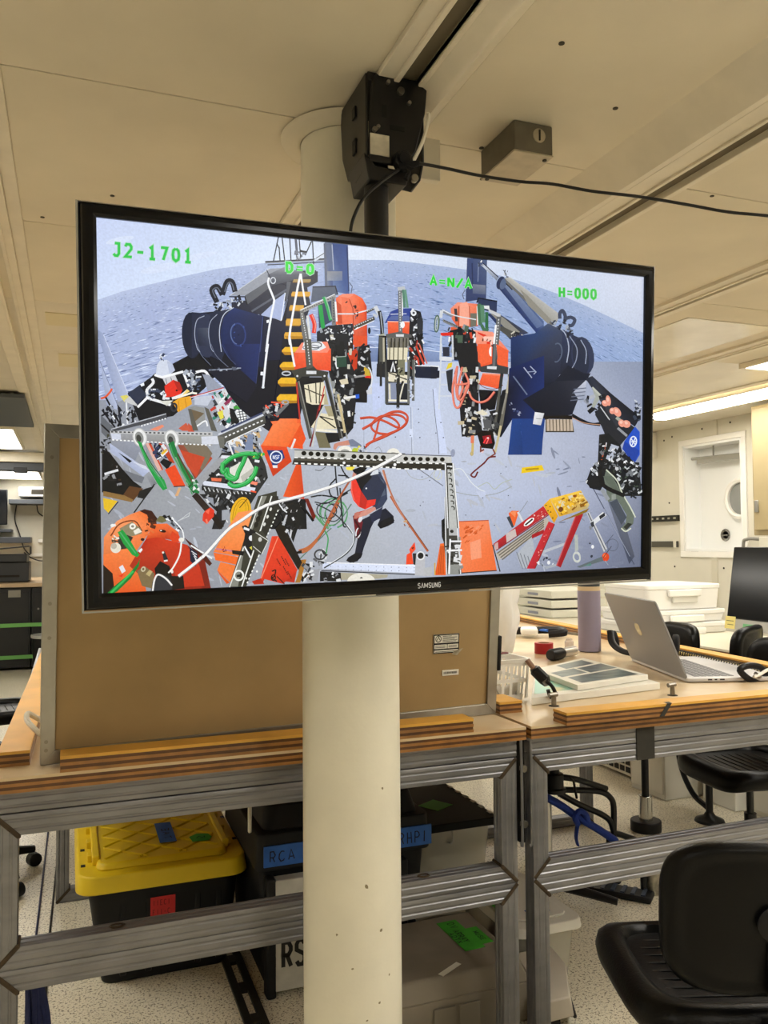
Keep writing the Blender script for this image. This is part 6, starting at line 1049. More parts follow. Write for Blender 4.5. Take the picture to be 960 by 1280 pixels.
t = thing('storage_tote', 'black storage tote with a yellow ribbed lid under the left table', 'tote', (.31, 3.2, 0))
mb = MB(); rbox(mb, .105, 2.885, .515, 3.53, .04, .002, .345, (.055, 2.855, .555, 3.565, .045)); 
for x in (.16, .24, .40, .47): mb.box(x, 2.862, .03, x+.02, 2.89, .33)
mb.build('tote_body', black_tote, t, world=True, bevel=.004)
mb = MB(); rbox(mb, .022, 2.82, .578, 3.60, .06, .315, .372, (.030, 2.828, .570, 3.592, .06)); rbox(mb, .085, 2.868, .515, 3.55, .03, .372, .392, (.095, 2.88, .505, 3.54, .03))
mb.build('lid', yel, t, world=True, bevel=.006, seg=3)
mb = MB(); x0, x1, y0, y1 = .115, .485, 2.9, 3.52; s = .115
for k in range(-8, 9):
    for sg in (1, -1):
        # diamond ribs clipped to the panel
        pts = []
        xa, xb = x0, x1; c = y0+.3+k*s; f = lambda x: c+sg*(x-(x0+x1)/2)*.9
        lo, hi = x0, x1
        for lim in (y0, y1):
            xi = (lim-c)/(sg*.9)+(x0+x1)/2
            if f(x0) < y0 and lim == y0: (lo := max(lo, xi)) if sg > 0 else None
            if sg > 0: lo = max(lo, (y0-c)/.9+(x0+x1)/2); hi = min(hi, (y1-c)/.9+(x0+x1)/2)
            else: lo = max(lo, (y1-c)/-.9+(x0+x1)/2); hi = min(hi, (y0-c)/-.9+(x0+x1)/2)
        if hi-lo > .02: mb.tube([(lo, f(lo), .392), (hi, f(hi), .392)], .0045, n=6)
tag(mb.build('lid_ribs', yel, t, world=True), kind='stuff')
MB().box(.075, 2.93, .372, .098, 3.55, .402).build('handle_ridge', yel, t, world=True, bevel=.004)
MB().box(.502, 2.93, .372, .525, 3.55, .402).build('handle_ridge', yel, t, world=True, bevel=.004)
for y in (2.965, 3.10, 3.25, 3.4): B(.060, y, .372, .080, y+.035, .395).build('ridge_tab', yel, t, world=True, bevel=.003); B(.52, y, .372, .54, y+.035, .395).build('ridge_tab', yel, t, world=True, bevel=.003)
for x, y in ((.040, 2.93), (.040, 3.08), (.552, 3.0), (.552, 3.25)): B(x, y, .369, x+.014, y+.02, .3735).build('lid_hole', mat('dark_gap'), t, world=True)
B(.298, 2.99, .3975, .355, 3.20, .3985).build('blue_label', blue_tape, t, world=True)
decal(text2('TAE', 0, 0, .03, .022, .012, .0035, jitter=.002, rng=random.Random(2)), lambda u, v: (.318+v, 3.02+u, .3992)).build('handwriting', marker, t, world=True, smooth=0)
MB().prism([(.405, 2.96), (.46, 2.955), (.475, 2.985), (.468, 3.02), (.43, 3.035), (.40, 3.01)], 2, .3975, .3985).build('green_label', green_tape, t, world=True)
decal(ribbon2([(0, 0), (.01, .018), (.02, 0), (.03, .015), (.028, .0)], .003), lambda u, v: (.422+u, 2.985+v, .3992)).build('handwriting', marker, t, world=True, smooth=0)
fy = lambda z: 2.882+(2.853-2.882)*z/.345
MB().add([(.255, fy(.19)-.004, .19), (.335, fy(.19)-.004, .19), (.335, fy(.27)-.004, .27), (.255, fy(.27)-.004, .27)], [(0, 1, 2, 3)]).build('red_label', red_tape, t, world=True)
decal(text2('IIECI', 0, 0, .008, .016, .004, .002)+text2('FII-C', 0, -.03, .008, .016, .004, .002), lambda u, v: (.262+u, fy(.24)-.0058, .242+v)).build('handwriting', mat('dark_red_ink', '#5e1414', .7), t, world=True, smooth=0)
# dark lidded bin with the blue lettered tape, hidden in the middle by the pillar
t = thing('storage_bin', 'dark grey lidded bin with a blue lettered tape strip, partly behind the pillar', 'bin', (.87, 2.9, 0))
grey_tote = mat('charcoal_tote', '#1b1c1e', .55, noise=.1, nscale=10, spec=.25)
mb = MB(); rbox(mb, .60, 2.69, 1.13, 3.2, .03, .002, .40, (.575, 2.655, 1.155, 3.22, .03)); mb.build('bin_body', grey_tote, t, world=True, bevel=.004)
mb = MB(); rbox(mb, .560, 2.632, 1.168, 3.235, .03, .385, .50, (.565, 2.64, 1.163, 3.228, .03)); rbox(mb, .59, 2.665, 1.135, 3.20, .03, .50, .575, (.60, 2.69, 1.12, 3.18, .05)); mb.build('bin_lid', grey_tote, t, world=True, bevel=.005, seg=3)
B(.583, 2.6285, .400, 1.166, 2.6345, .465).build('blue_tape_strip', blue_tape, t, world=True)
decal(text2('RCA S', .60, .416, .021, .031, .010, .0035, jitter=.0015, rng=random.Random(5))+text2('RHPI', 1.045, .412, .020, .036, .008, .0035, jitter=.0015, rng=random.Random(6)), lambda u, v: (u, 2.627, v)).build('handwriting', marker, t, world=True, smooth=0)
B(.548, 2.70, .49, .560, 2.715, .575).build('latch', mat('bare_white', '#d9d5c8', .5), t, world=True, bevel=.004)
t = thing('equipment_case', 'white panelled equipment case with black stencil letters beside the pillar', 'case', (.85, 2.645, 0))
B(.605, 2.60, .02, 1.05, 2.645, .365).build('case_panel', mat('worn_white', '#bdbab0', .55, noise=.12, nscale=14), t, world=True, bevel=.004)
for x in (.585, 1.035): B(x, 2.598, .0, x+.032, 2.65, .372).build('edge_guard', black_plastic, t, world=True, bevel=.008, seg=3)
decal([[(.606, .10), (.614, .10), (.614, .13), (.606, .13)], [(.606, .142), (.614, .142), (.614, .172), (.606, .172)]]+text2('RSV', .634, .095, .032, .075, .012, .013), lambda u, v: (u, 2.5985, v)).build('stencil_lettering', mat('stencil_black', '#1d1c1a', .7), t, world=True, smooth=0)
# clear bin with a black lid edged in white studs
clear = mat('clear_plastic', '#d9d5c6', .25, alpha=.45); paper = mat('paper_white', '#e4e1d6', .6, noise=.03, nscale=15)
t = thing('clear_bin', 'clear plastic bin with a black lid edged in white marks, behind the dark bin', 'bin', (1.38, 3.1, 0))
mb = MB(); rbox(mb, 1.21, 2.90, 1.50, 3.36, .03, .0, .345, (1.185, 2.875, 1.53, 3.385, .03)); mb.build('bin_body', clear, t, world=True, bevel=.003)
mb = MB(); rbox(mb, 1.175, 2.855, 1.55, 3.40, .02, .345, .375); mb.build('bin_lid', mat('black_lid', '#0b0b0c', .6, spec=.2), t, world=True, bevel=.004)
for i in range(7): B(1.535, 2.90+i*.072, .352, 1.553, 2.93+i*.072, .3775).build('white_stud', mat('bare_white'), t, world=True, bevel=.002)
B(1.33, 3.02, .3755, 1.43, 3.12, .3765, Matrix.Translation((1.38, 3.07, 0))@Matrix.Rotation(.5, 4, 'Z')@Matrix.Translation((-1.38, -3.07, 0))).build('green_label', green_tape, t, world=True)
MB().tube(smoothpath([(1.36, 2.868, .345), (1.36, 2.866, .31), (1.352, 2.866, .295), (1.342, 2.868, .30)], 4), .003, n=8).build('wire_catch', steel, t, world=True)
B(1.53, 2.95, .24, 1.545, 3.0, .29).build('side_latch', black_plastic, t, world=True, bevel=.003)
rg = random.Random(8)
for i in range(4):
    x = 1.222+i*.069; w = thing('parts_box', 'small white parts box inside the clear bin, number %s from the left' % ['one', 'two', 'three', 'four'][i], 'box', (x+.03, 3.0, .002), group='white boxes in the clear bin')
    B(x, 2.93, .003, x+.062, 3.2, .20+rg.uniform(-.01, .03)).build('box_body', paper, w, world=True, bevel=.003)
# dusty carton below the lower rail
kraft = mat('dusty_carton', '#81786a', .75, noise=.1, nscale=6, bump=.03, bscale=30)
t = thing('carton', 'dusty grey carton with green lettered tape on its lid, under the lower rail', 'carton', (1.17, 2.45, 0))
mb = MB().box(.80, 2.21, .0, 1.295, 2.585, .115); mb.build('carton_body', kraft, t, world=True, bevel=.004)
MB().hexa([(.795, 2.205, .115), (1.30, 2.205, .115), (1.30, 2.59, .115), (.795, 2.59, .115)], [(.82, 2.225, .175), (1.275, 2.225, .175), (1.275, 2.575, .175), (.82, 2.575, .175)]).build('carton_lid', kraft, t, world=True, bevel=.008, seg=3)
for x in (.98, 1.06): B(x, 2.2025, .02, x+.07, 2.2085, .095).build('lid_clip', mat('carton_clip', '#7b7365', .6), t, world=True, bevel=.003)
Mr = Matrix.Translation((1.175, 2.43, 0)) @ Matrix.Rotation(R(-88), 4, 'Z')
MB().box(-.10, -.035, .1755, .10, .035, .1768, Mr).build('green_label', green_tape, t, world=True)
MB().box(-.03, .035, .1755, .08, .075, .1768, Mr).build('green_label', green_tape, t, world=True)
decal(text2('DV', -.085, -.005, .016, .022, .006, .003)+text2('ARRAY', -.03, -.012, .013, .02, .004, .003)+text2('ADTX', -.02, -.032, .014, .016, .005, .0028)+text2('MUSE', .0, .045, .012, .016, .004, .0025), lambda u, v: Mr @ Vector((u, v, .1774))).build('handwriting', marker, t, world=True, smooth=0)
Mr2 = Matrix.Translation((1.053, 2.25, 0)) @ Matrix.Rotation(.5, 4, 'Z')
MB().box(-.045, -.009, .1755, .045, .009, .1768, Mr2).build('white_tape', mat('label_white'), t, world=True)
# second flat carton whose corner sticks out past the legs
t = thing('flat_carton', 'flat grey carton whose corner pokes out past the right table leg', 'carton', (1.37, 2.22, 0))
MB().hexa([(1.305, 2.13, .03), (1.40, 2.13, .03), (1.44, 2.22, .03), (1.44, 2.31, .03), (1.305, 2.31, .03)], [(1.305, 2.13, .09), (1.385, 2.13, .09), (1.43, 2.22, .14), (1.435, 2.31, .15), (1.305, 2.31, .15)]).build('carton_body', mat('pale_carton', '#b3aa9b', .6, noise=.06), t, world=True, bevel=.004)
MB().tube([(1.402, 2.13, .03), (1.443, 2.22, .03), (1.443, 2.31, .03)], .006, n=6).build('dark_edge', black_plastic, t, world=True)
for x, y in ((1.34, 2.16), (1.40, 2.28)): B(x-.02, y-.02, 0, x+.02, y+.02, .03).build('foot', black_plastic, t, world=True, bevel=.003)
# clear tub with white lid
t = thing('clear_tub', 'clear plastic tub with a white rimmed lid beside the right table leg', 'tub', (1.445, 2.55, 0))
mb = MB(); rbox(mb, 1.35, 2.36, 1.54, 2.74, .03, .0, .185, (1.33, 2.345, 1.56, 2.76, .035)); mb.build('tub_body', clear, t, world=True, bevel=.003)
lidw = mat('white_lid', '#dfdbd0', .4)
mb = MB(); rbox(mb, 1.318, 2.325, 1.58, 2.77, .04, .175, .205, (1.323, 2.33, 1.575, 2.765, .04)); rbox(mb, 1.36, 2.37, 1.54, 2.73, .03, .205, .212); mb.build('tub_lid', lidw, t, world=True, bevel=.004, seg=3)
B(1.33, 2.45, .2135, 1.40, 2.54, .2145).build('green_label', green_tape, t, world=True)
B(1.41, 2.40, .2135, 1.49, 2.43, .2145).build('blue_label', blue_tape, t, world=True)
for i in range(3):
    w = thing('cable_bundle', 'grey cable bundle inside the clear tub, %s layer' % ['bottom', 'middle', 'top'][i], 'cables', (1.445, 2.55, .02+i*.05), group='cables in the clear tub')
    MB().tube([(1.445+.07*cos(a), 2.55+.11*sin(a), .03+i*.05+.008*sin(3*a+i)) for a in [2*pi*k/24 for k in range(24)]], .014, n=8, closed=True).build('coil', [mat('cable_grey', '#a9adb0', .5), mat('cable_dark', '#45484c', .5), mat('cable_grey')][i], w, world=True)
# slotted steel track bolted to the floor
t = thing('floor_track', 'dark slotted steel track on the floor beside the yellow lidded tote', 'track', (.52, 2.6, 0))
mb = MB(); x0, x1, ys, ye = .493, .563, 2.1, 4.6
mb.box(x0, ys, 0, x0+.024, ye, .012).box(x1-.024, ys, 0, x1, ye, .012)
y = ys
while y < ye-.2: mb.box(x0+.024, y, 0, x1-.024, y+.05, .012); y += .19
mb.build('track_bar', mat('track_steel', '#33312d', .5, metal=.6, noise=.1, nscale=20), t, world=True, bevel=.001)
for c, pts, nm in (('cord_navy', [(-.112, 2.2, .004), (-.107, 3.33, .004), (-.093, 4.46, .004), (-.08, 6, .004)], 'thin navy cord along the floor under the left table'), ('cord_black', [(-.066, 2.2, .004), (-.061, 3.33, .004), (-.037, 4.44, .004), (-.02, 6, .004)], 'thin black cord along the floor nearer the yellow lidded tote')):
    t = thing('cable', nm, 'cord', pts[0]); MB().tube(pts, .004, n=8).build('cord', mat(c, '#20254a' if 'navy' in c else '#121214', .5), t, world=True)
t = thing('rope_coil', 'hanging hank of dark blue rope behind the left table leg', 'rope', (-.075, 2.35, .02))
rb = mat('blue_rope', '#1c2550', .7, bump=.3, bscale=150)
for k in range(5):
    a = k*.7; MB().tube(smoothpath([(-.085+.012*cos(a), 2.35+.03*sin(a), .40), (-.075+.02*cos(a+1), 2.35+.03*sin(a+1), .2), (-.07+.025*cos(a+2), 2.35+.03*sin(a+2), .02), (-.06+.02*cos(a+3), 2.36, .18), (-.085, 2.35, .40)], 6), .006, n=8).build('loop', rb, t, world=True)
# ------------------------------------------------------------ things on the right table
white_pl = mat('white_plastic', '#ecebe6', .4)
t = thing('plastic_basket', 'white slotted plastic basket at the left corner of the right table', 'basket', (1.32, 2.48, TZ))
# tapered basket: rim, walls made of bars between two bands, floor
def ringpts(s, z, x0=1.225, y0=2.375, x1=1.40, y1=2.60): return [(x, y, z) for x, y in rrect(x0-s, y0-s, x1+s, y1+s, .02, 3)]
mb = MB()
def band(z0, z1, s0, s1, th=.003):
    a, b = ringpts(s0, z0), ringpts(s1, z1); ai, bi = ringpts(s0-th, z0), ringpts(s1-th, z1); n = len(a)
    mb.add(a+b+bi+ai, [f for i in range(n) for j in (i,) for f in ((i, (i+1) % n, n+(i+1) % n, n+i), (n+i, n+(i+1) % n, 2*n+(i+1) % n, 2*n+i), (2*n+i, 2*n+(i+1) % n, 3*n+(i+1) % n, 3*n+i), (3*n+i, 3*n+(i+1) % n, (i+1) % n, i))])
zb = TZ+.001; zs = lambda h: -.006+.016*h/.13
for z0, z1 in ((0, .018), (.058, .070), (.112, .128)): band(zb+z0, zb+z1, zs(z0), zs(z1))
band(zb+.122, zb+.134, .012, .016, .01)
mb.add(ringpts(-.006, zb+.002), [tuple(range(16))])
mb.build('basket_body', white_pl, t, world=True)
mb = MB()
def bars(p0, p1, n):
    p0, p1 = Vector(p0), Vector(p1); d = (p1-p0).normalized(); o_ = Vector((d.y, -d.x, 0))
    for i in range(n+1):
        p = p0+(p1-p0)*i/n
        mb.hexa([p-d*.0045+o_*zs(.0), p+d*.0045+o_*zs(0), p+d*.0045+o_*(zs(0)-.003), p-d*.0045+o_*(zs(0)-.003)], [v+Vector((0, 0, .115)) for v in (p-d*.0045+o_*zs(.115), p+d*.0045+o_*zs(.115), p+d*.0045+o_*(zs(.115)-.003), p-d*.0045+o_*(zs(.115)-.003))])
z_ = zb+.006; bars((1.225, 2.375, z_), (1.40, 2.375, z_), 6); bars((1.40, 2.375, z_), (1.40, 2.60, z_), 9); bars((1.40, 2.60, z_), (1.225, 2.60, z_), 7); bars((1.225, 2.60, z_), (1.225, 2.375, z_), 9)
tag(mb.build('basket_bars', white_pl, t, world=True), kind='stuff')
pc_ = mat('bag_white', '#f0efea', .45, noise=.03, bump=.25, bscale=25)
bc = thing('snack_packet', 'white packets lying in the slotted basket', 'packet', (1.3, 2.48, TZ+.006))
MB().grid(lambda u, v: Vector((1.235+u*.15, 2.39+v*.18, TZ+.03+.03*sin(u*7)*cos(v*5)+.02*sin(v*9))), 12, 12).build('packet', mat('packet_grey', '#b9b2a4', .5, noise=.15, nscale=30), bc, world=True).modifiers.new('s', 'SOLIDIFY').thickness = .004
kk = thing('beaded_key_strip', 'dark red studded strip lying across the top of the white basket', 'strip', (1.31, 2.47, TZ+.137))
MB().tube(smoothpath([(1.24, 2.42, TZ+.142), (1.29, 2.43, TZ+.144), (1.36, 2.47, TZ+.142), (1.395, 2.50, TZ+.138)], 5), .008, n=8, flat=.5).build('strip', mat('maroon', '#6d2a30', .6), kk, world=True)
for i in range(6): B(1.25+i*.023, 2.412+i*.012, TZ+.146, 1.262+i*.023, 2.424+i*.012, TZ+.150).build('stud', mat('bare_white'), kk, world=True)
# white bag bulging out behind the board
t = thing('plastic_bag', 'crumpled white plastic bag beside the edge of the brown board', 'bag', (1.80, 3.40, TZ))
def bagf(u, v):
    a = 2*pi*u; r = (.10+.05*sin(pi*min(1, v*1.1)))*(1-.25*v)+.012*sin(5*a+4*v)+.008*sin(11*a-9*v)
    x = 1.80+r*cos(a)*1.15+.09*max(0, v-.55)*2; return Vector((x, 3.42+r*sin(a), TZ+.001+.43*v+.015*sin(3*a)*v))
MB().grid(bagf, 40, 24).build('bag_skin', pc_, t, world=True, smooth=60)
# cables and blue strap far left on the right table
t = thing('ratchet_strap', 'blue strap with black hook and white tag at the back of the right table', 'strap', (2.3, 4.2, TZ))
MB().tube(smoothpath([(2.15, 4.35, TZ+.05), (2.25, 4.22, TZ+.045), (2.35, 4.07, TZ+.035), (2.45, 3.93, TZ+.03)], 5), .022, n=10, flat=.35).build('webbing', mat('webbing_blue', '#2f5fae', .7), t, world=True)
MB().tube(smoothpath([(2.2, 4.05, TZ+.022), (2.34, 3.98, TZ+.03), (2.46, 3.96, TZ+.03), (2.5, 3.88, TZ+.035), (2.47, 3.80, TZ+.03), (2.4, 3.84, TZ+.022)], 6), .02, n=10).build('hook_grip', black_plastic, t, world=True)
MB().tube(smoothpath([(2.48, 3.8, TZ+.03), (2.55, 3.72, TZ+.02), (2.58, 3.68, TZ+.01)], 4), .008, n=8).build('hook', steel, t, world=True)
MB().box(2.27, 3.86, TZ+.015, 2.36, 3.98, TZ+.055, Matrix.Translation((2.3, 3.9, 0))@Matrix.Rotation(-.5, 4, 'Z')@Matrix.Translation((-2.3, -3.9, 0))).build('tag', white_pl, t, world=True, bevel=.012)
MB().tube(smoothpath([(2.05, 4.2, TZ+.02), (2.2, 4.12, TZ+.02), (2.28, 4.02, TZ+.02)], 5), .016, n=8).build('cord', mat('cord_white', '#cfcfcb', .5), t, world=True)
# red tape roll
t = thing('tape_roll', 'small roll of red tape on the right table', 'tape', (2.055, 3.33, TZ))
MB().lathe([(.028, .0), (.043, .0), (.043, .048), (.028, .048), (.028, 0)], (2.055, 3.33, TZ+.001), 32).build('tape', mat('red_roll', '#b5232b', .45), t, world=True)
MB().lathe([(.025, .0), (.0285, .0), (.0285, .048), (.025, .048), (.025, 0)], (2.055, 3.33, TZ+.001), 32).build('core', mat('card_core', '#9c7b55', .7), t, world=True)
# flashlight / microphone
t = thing('flashlight', 'short black and silver flashlight lying behind the spiral notebooks', 'flashlight', (2.04, 3.17, TZ))
p0, p1 = Vector((1.945, 3.10, TZ+.026)), Vector((2.135, 3.20, TZ+.024)); dd = (p1-p0)
MB().tube([p0, p0+dd*.06, p0+dd*.4, p0+dd*.47], .025, n=24, radii=[.022, .026, .026, .022]).build('head', black_plastic, t, world=True)
MB().cyl(p0+dd*.47, p1, .0215, n=24).build('barrel', mat('satin_alu', '#d5d3cf', .3, metal=.7), t, world=True, bevel=.003)
MB().cyl(p0-dd*.01, p0+dd*.005, .019, n=24).build('lens', mat('lens_dark', '#1c1f26', .08), t, world=True)
# water bottle
t = thing('water_bottle', 'tall lavender insulated bottle with a dark lid behind the laptop', 'bottle', (2.285, 3.30, TZ))
MB().lathe([(.045, 0), (.052, .004), (.053, .27), (.053, .285)], (2.285, 3.30, TZ+.001), 40).build('bottle_body', mat('lavender_coat', '#8f879c', .45, noise=.04), t, world=True, smooth=50)
MB().lathe([(.0525, .285), (.0525, .302), (.050, .305)], (2.285, 3.30, TZ+.001), 40).build('neck_ring', mat('sand_ring', '#cfb892', .5), t, world=True)
MB().lathe([(.050, .303), (.051, .31), (.051, .36), (.046, .366), (.0, .366)], (2.285, 3.30, TZ+.001), 40).build('lid', mat('lid_slate', '#3a3f44', .45), t, world=True)
t = thing('glass_jar', 'little clear glass jar beside the lavender bottle', 'jar', (2.225, 3.38, TZ))
MB().lathe([(.018, 0), (.021, .006), (.021, .04), (.016, .046), (.016, .052)], (2.225, 3.38, TZ+.001), 24).build('glass', mat('jar_glass', '#cfc4bd', .1, alpha=.55), t, world=True)
# notebooks
t = thing('spiral_notebook', 'thick white spiral bound atlas with a coloured map cover, the lower of the two', 'book', (1.70, 2.62, TZ))
def book(name, parent, corners, z0, z1, mats_):
    a = [(c.x, c.y, z0) for c in corners]; b = [(c.x, c.y, z1) for c in corners]
    return MB().hexa(a, b).build(name, mats_, parent, world=True, bevel=.0015)
def inset(c, u, v): a = c[0]+(c[1]-c[0])*u; b = c[3]+(c[2]-c[3])*u; return a+(b-a)*v
c1 = [on(2, TZ+.025, *p) for p in ((664, 872), (825, 853), (735, 826), (668, 844))]
book('pages', t, c1, TZ+.001, TZ+.024, paper)
covm = mat('map_cover', '#7fc0ae', .3, color2='#d9b765', nscale=7, lo=.45, hi=.6)
MB().add([tuple(inset(c1, u, v))[:2]+(TZ+.0248,) for u, v in ((.02, .12), (.55, .12), (.55, .96), (.02, .96))], [(0, 1, 2, 3)]).build('map_print', covm, t, world=True, smooth=0)
def spiral(parent, a, b, z, r, n, m_):
    a, b = Vector(a), Vector(b); d = (b-a); pr = Vector((d.y, -d.x, 0)).normalized()
    return MB().tube([a+d*(k/(n*8))+pr*(r*cos(2*pi*k/8))+Vector((0, 0, z+r*sin(2*pi*k/8))) for k in range(n*8+1)], .0022, n=5).build('spiral_binding', m_, parent, world=True)
sb_ = mat('black_wire', '#1a1a1c', .4)
spiral(t, inset(c1, 1.0, .02), inset(c1, 1.0, .98), TZ+.013, .012, 34, sb_)
t = thing('spiral_notebook', 'thinner white spiral notebook with sea photographs on its cover, lying on the larger atlas', 'book', (1.80, 2.68, TZ+.025))
c2 = [on(2, TZ+.045, *p) for p in ((722, 856), (810, 843), (729, 822), (668, 836))]
book('pages', t, c2, TZ+.0255, TZ+.044, paper)
seam_ = mat('sea_photo', '#5d7378', .3, color2='#2c3c44', nscale=14, stretch=(1, 4, 1))
for u0, u1, v0, v1 in ((.10, .92, .06, .36), (.06, .46, .42, .68), (.50, .95, .40, .66), (.36, .88, .71, .93)):
    MB().add([tuple(inset(c2, u, v))[:2]+(TZ+.0446,) for u, v in ((u0, v0), (u1, v0), (u1, v1), (u0, v1))], [(0, 1, 2, 3)]).build('cover_photo', seam_, t, world=True, smooth=0)
spiral(t, inset(c2, 1.0, .02), inset(c2, 1.0, .98), TZ+.034, .011, 30, sb_)
# laptop
hinge = Vector((2.095, 2.43, 0)); hd = Vector((.155, .50, 0)).normalized()     # along the hinge, away from the viewer
t = thing('laptop', 'open silver laptop seen from behind with a pale fruit emblem on its lid', 'laptop', (2.25, 2.6, TZ))
LW, LD, th_ = .56, .34, .014
od = Vector((hd.y, -hd.x, 0))                    # from the hinge towards the keyboard side
silver = mat('laptop_silver', '#8d8e91', .42, metal=.4)
def LB(u, v, z): p = hinge+hd*u+od*v; return Vector((p.x, p.y, z))
mb = MB(); rr = rrect(0, 0, LW, LD, .014, 4)
mb.hexa([LB(u, v, TZ+.003) for u, v in rr], [LB(u, v, TZ+.003+th_) for u, v in rr]); mb.build('base', mat('laptop_base', '#c3c1c2', .38, metal=.4), t, world=True, bevel=.002)
la = R(22); ld = -od*sin(la)+Vector((0, 0, cos(la))); ln = od*cos(la)+Vector((0, 0, sin(la)))   # lid direction and inner normal
LH = .305
def LL(u, h, w): p = hinge+hd*u+Vector((0, 0, TZ+.012)); return p+ld*h+ln*w
rr = rrect(0, 0, LW, LH, .014, 4)
MB().hexa([LL(u, h, 0) for u, h in rr], [LL(u, h, .008) for u, h in rr]).build('lid', silver, t, world=True, bevel=.002)
MB().add([LL(u, h, .0083) for u, h in rrect(.012, .015, LW-.012, LH-.012, .006, 3)], [tuple(range(16))]).build('display', mat('dark_display', '#0a0c10', .1), t, world=True, smooth=0)
# emblem: bitten apple outline with a leaf
def apple():
    pts = []
    for k in range(36):
        a = 2*pi*k/36; r = .021*(1+.10*cos(2*a)*0-.16*max(0, sin(a))**6-.10*max(0, -sin(a))**8+.06*abs(cos(a)))
        pts.append((r*cos(a), r*sin(a)*1.05))
    out = []
    for x, y in pts:                             # bite on one side
        dx, dy = x+.026, y-.003; d = math.hypot(dx, dy)
        if d < .0115: x, y = -.026+dx/d*.0115, .003+dy/d*.0115
        out.append((x, y))
    return out
em = mat('emblem_pale', '#d8cfae', .25, metal=.3)
MB().add([LL(.30+x*1.3, .165+y*1.3, -.0006) for x, y in apple()], [tuple(range(36))]).add([LL(.30+x*1.3, .165+y*1.3, -.0006) for x, y in ((-.002, .0235), (.0, .031), (.007, .037), (.008, .032), (.004, .026))], [(0, 1, 2, 3, 4)]).build('emblem', em, t, world=True, smooth=0)
mb = MB(); km = mat('key_grey', '#6f6f72', .5)
for r_ in range(6):
    for k in range(14):
        u, v = .035+k*.031, .045+r_*.026
        mb.hexa([LB(u+a, v+b, TZ+.003+th_) for a, b in ((0, 0), (.026, 0), (.026, .021), (0, .021))], [LB(u+a, v+b, TZ+.0045+th_) for a, b in ((.001, .001), (.025, .001), (.025, .02), (.001, .02))])
tag(mb.build('keys', km, t, world=True, smooth=0), kind='stuff')
MB().add([LB(u, v, TZ+.0033+th_) for u, v in rrect(.16, .215, .34, .315, .005, 2)], [tuple(range(12))]).build('trackpad', mat('laptop_pad', '#b5b3b4', .3, metal=.4), t, world=True, smooth=0)
for v0, w in ((.08, .016), (.105, .010), (.125, .018)): MB().add([LB(-.0006, v0+a, TZ+.008+b) for a, b in ((0, 0), (w, 0), (w, .005), (0, .005))], [(0, 1, 2, 3)]).build('port', mat('dark_gap'), t, world=True, smooth=0)
# headset arc behind the laptop
t = thing('headset', 'black headset band standing on the table behind the laptop', 'headset', (2.42, 3.1, TZ))
MB().tube(smoothpath([(2.345, 3.22, TZ+.10), (2.32, 3.17, TZ+.05), (2.33, 3.10, TZ+.02), (2.38, 3.02, TZ+.018), (2.44, 2.94, TZ+.05), (2.46, 2.92, TZ+.09)], 6), .017, n=12, flat=.5).build('band', black_plastic, t, world=True)
MB().tube([(2.36, 3.225, TZ+.06), (2.38, 3.215, TZ+.065)], .04, n=20).build('ear_pad', mat('foam_black', '#141416', .8), t, world=True, bevel=.008)
MB().tube([(2.455, 2.93, TZ+.07), (2.475, 2.91, TZ+.07)], .04, n=20).build('ear_pad', mat('foam_black'), t, world=True, bevel=.008)
# spiral notebook at the right of the laptop, carabiner on it
t = thing('spiral_notebook', 'yellow paged spiral notebook lying between the laptop and the right table lip', 'book', (2.52, 2.62, TZ))
c3 = [Vector((2.545, 2.38, 0)), Vector((2.56, 2.42, 0)), Vector((2.62, 3.1, 0)), Vector((2.52, 3.1, 0))]
book('pages', t, [Vector((2.475, 2.36, 0)), Vector((2.495, 2.36, 0)), Vector((2.60, 3.05, 0)), Vector((2.575, 3.05, 0))], TZ+.001, TZ+.018, mat('yellow_pages', '#e2d08c', .6))
spiral(t, (2.466, 2.36, 0), (2.566, 3.05, 0), TZ+.015, .011, 40, sb_)
t = thing('carabiner', 'black gated carabiner with a white cord end at the right edge of the right table', 'carabiner', (2.40, 2.34, TZ))
MB().tube(smoothpath([on(1, 2.36, *p) for p in ((925, 838), (935, 832), (950, 834), (957, 843), (950, 851), (938, 850))], 5, closed=True), .012, n=10, closed=True).build('body', black_plastic, t, world=True)
MB().tube(smoothpath([on(1, 2.34, *p) for p in ((942, 846), (950, 843), (958, 838), (966, 836))], 5), .006, n=8).build('cord_end', white_pl, t, world=True)
MB().tube([on(1, 2.345, 944, 842), on(1, 2.345, 950, 846)], .008, n=8).build('gate', steel, t, world=True)
# bungee hook hanging over the lashing post
t = thing('bungee_hook', 'black bungee hook and brown cord leaning on the lashing post by the basket', 'hook', (1.425, 2.28, TZ+.03))
A = lambda x, y, Y=2.29: on(1, Y, x, y)
MB().tube([A(659, 825, 2.36), A(669, 838, 2.34)], .009, n=10).build('cord', mat('brown_cord', '#8a6a58', .7), t, world=True)
MB().tube([A(667, 835, 2.34), A(669, 838, 2.34), A(681, 850, 2.31), A(684, 855, 2.31)], .019, n=10, radii=[.013, .02, .02, .013]).build('grip', black_plastic, t, world=True)
MB().tube([A(680, 850, 2.30), A(684, 855, 2.30)], .01, n=8).build('ferrule', steel, t, world=True)
MB().tube(smoothpath([A(683, 851, 2.29), A(690, 858), A(694, 866), A(693, 870), A(688, 871), A(686, 866), A(685, 862)], 5), .0062, n=10).build('hook_wire', black_plastic, t, world=True)
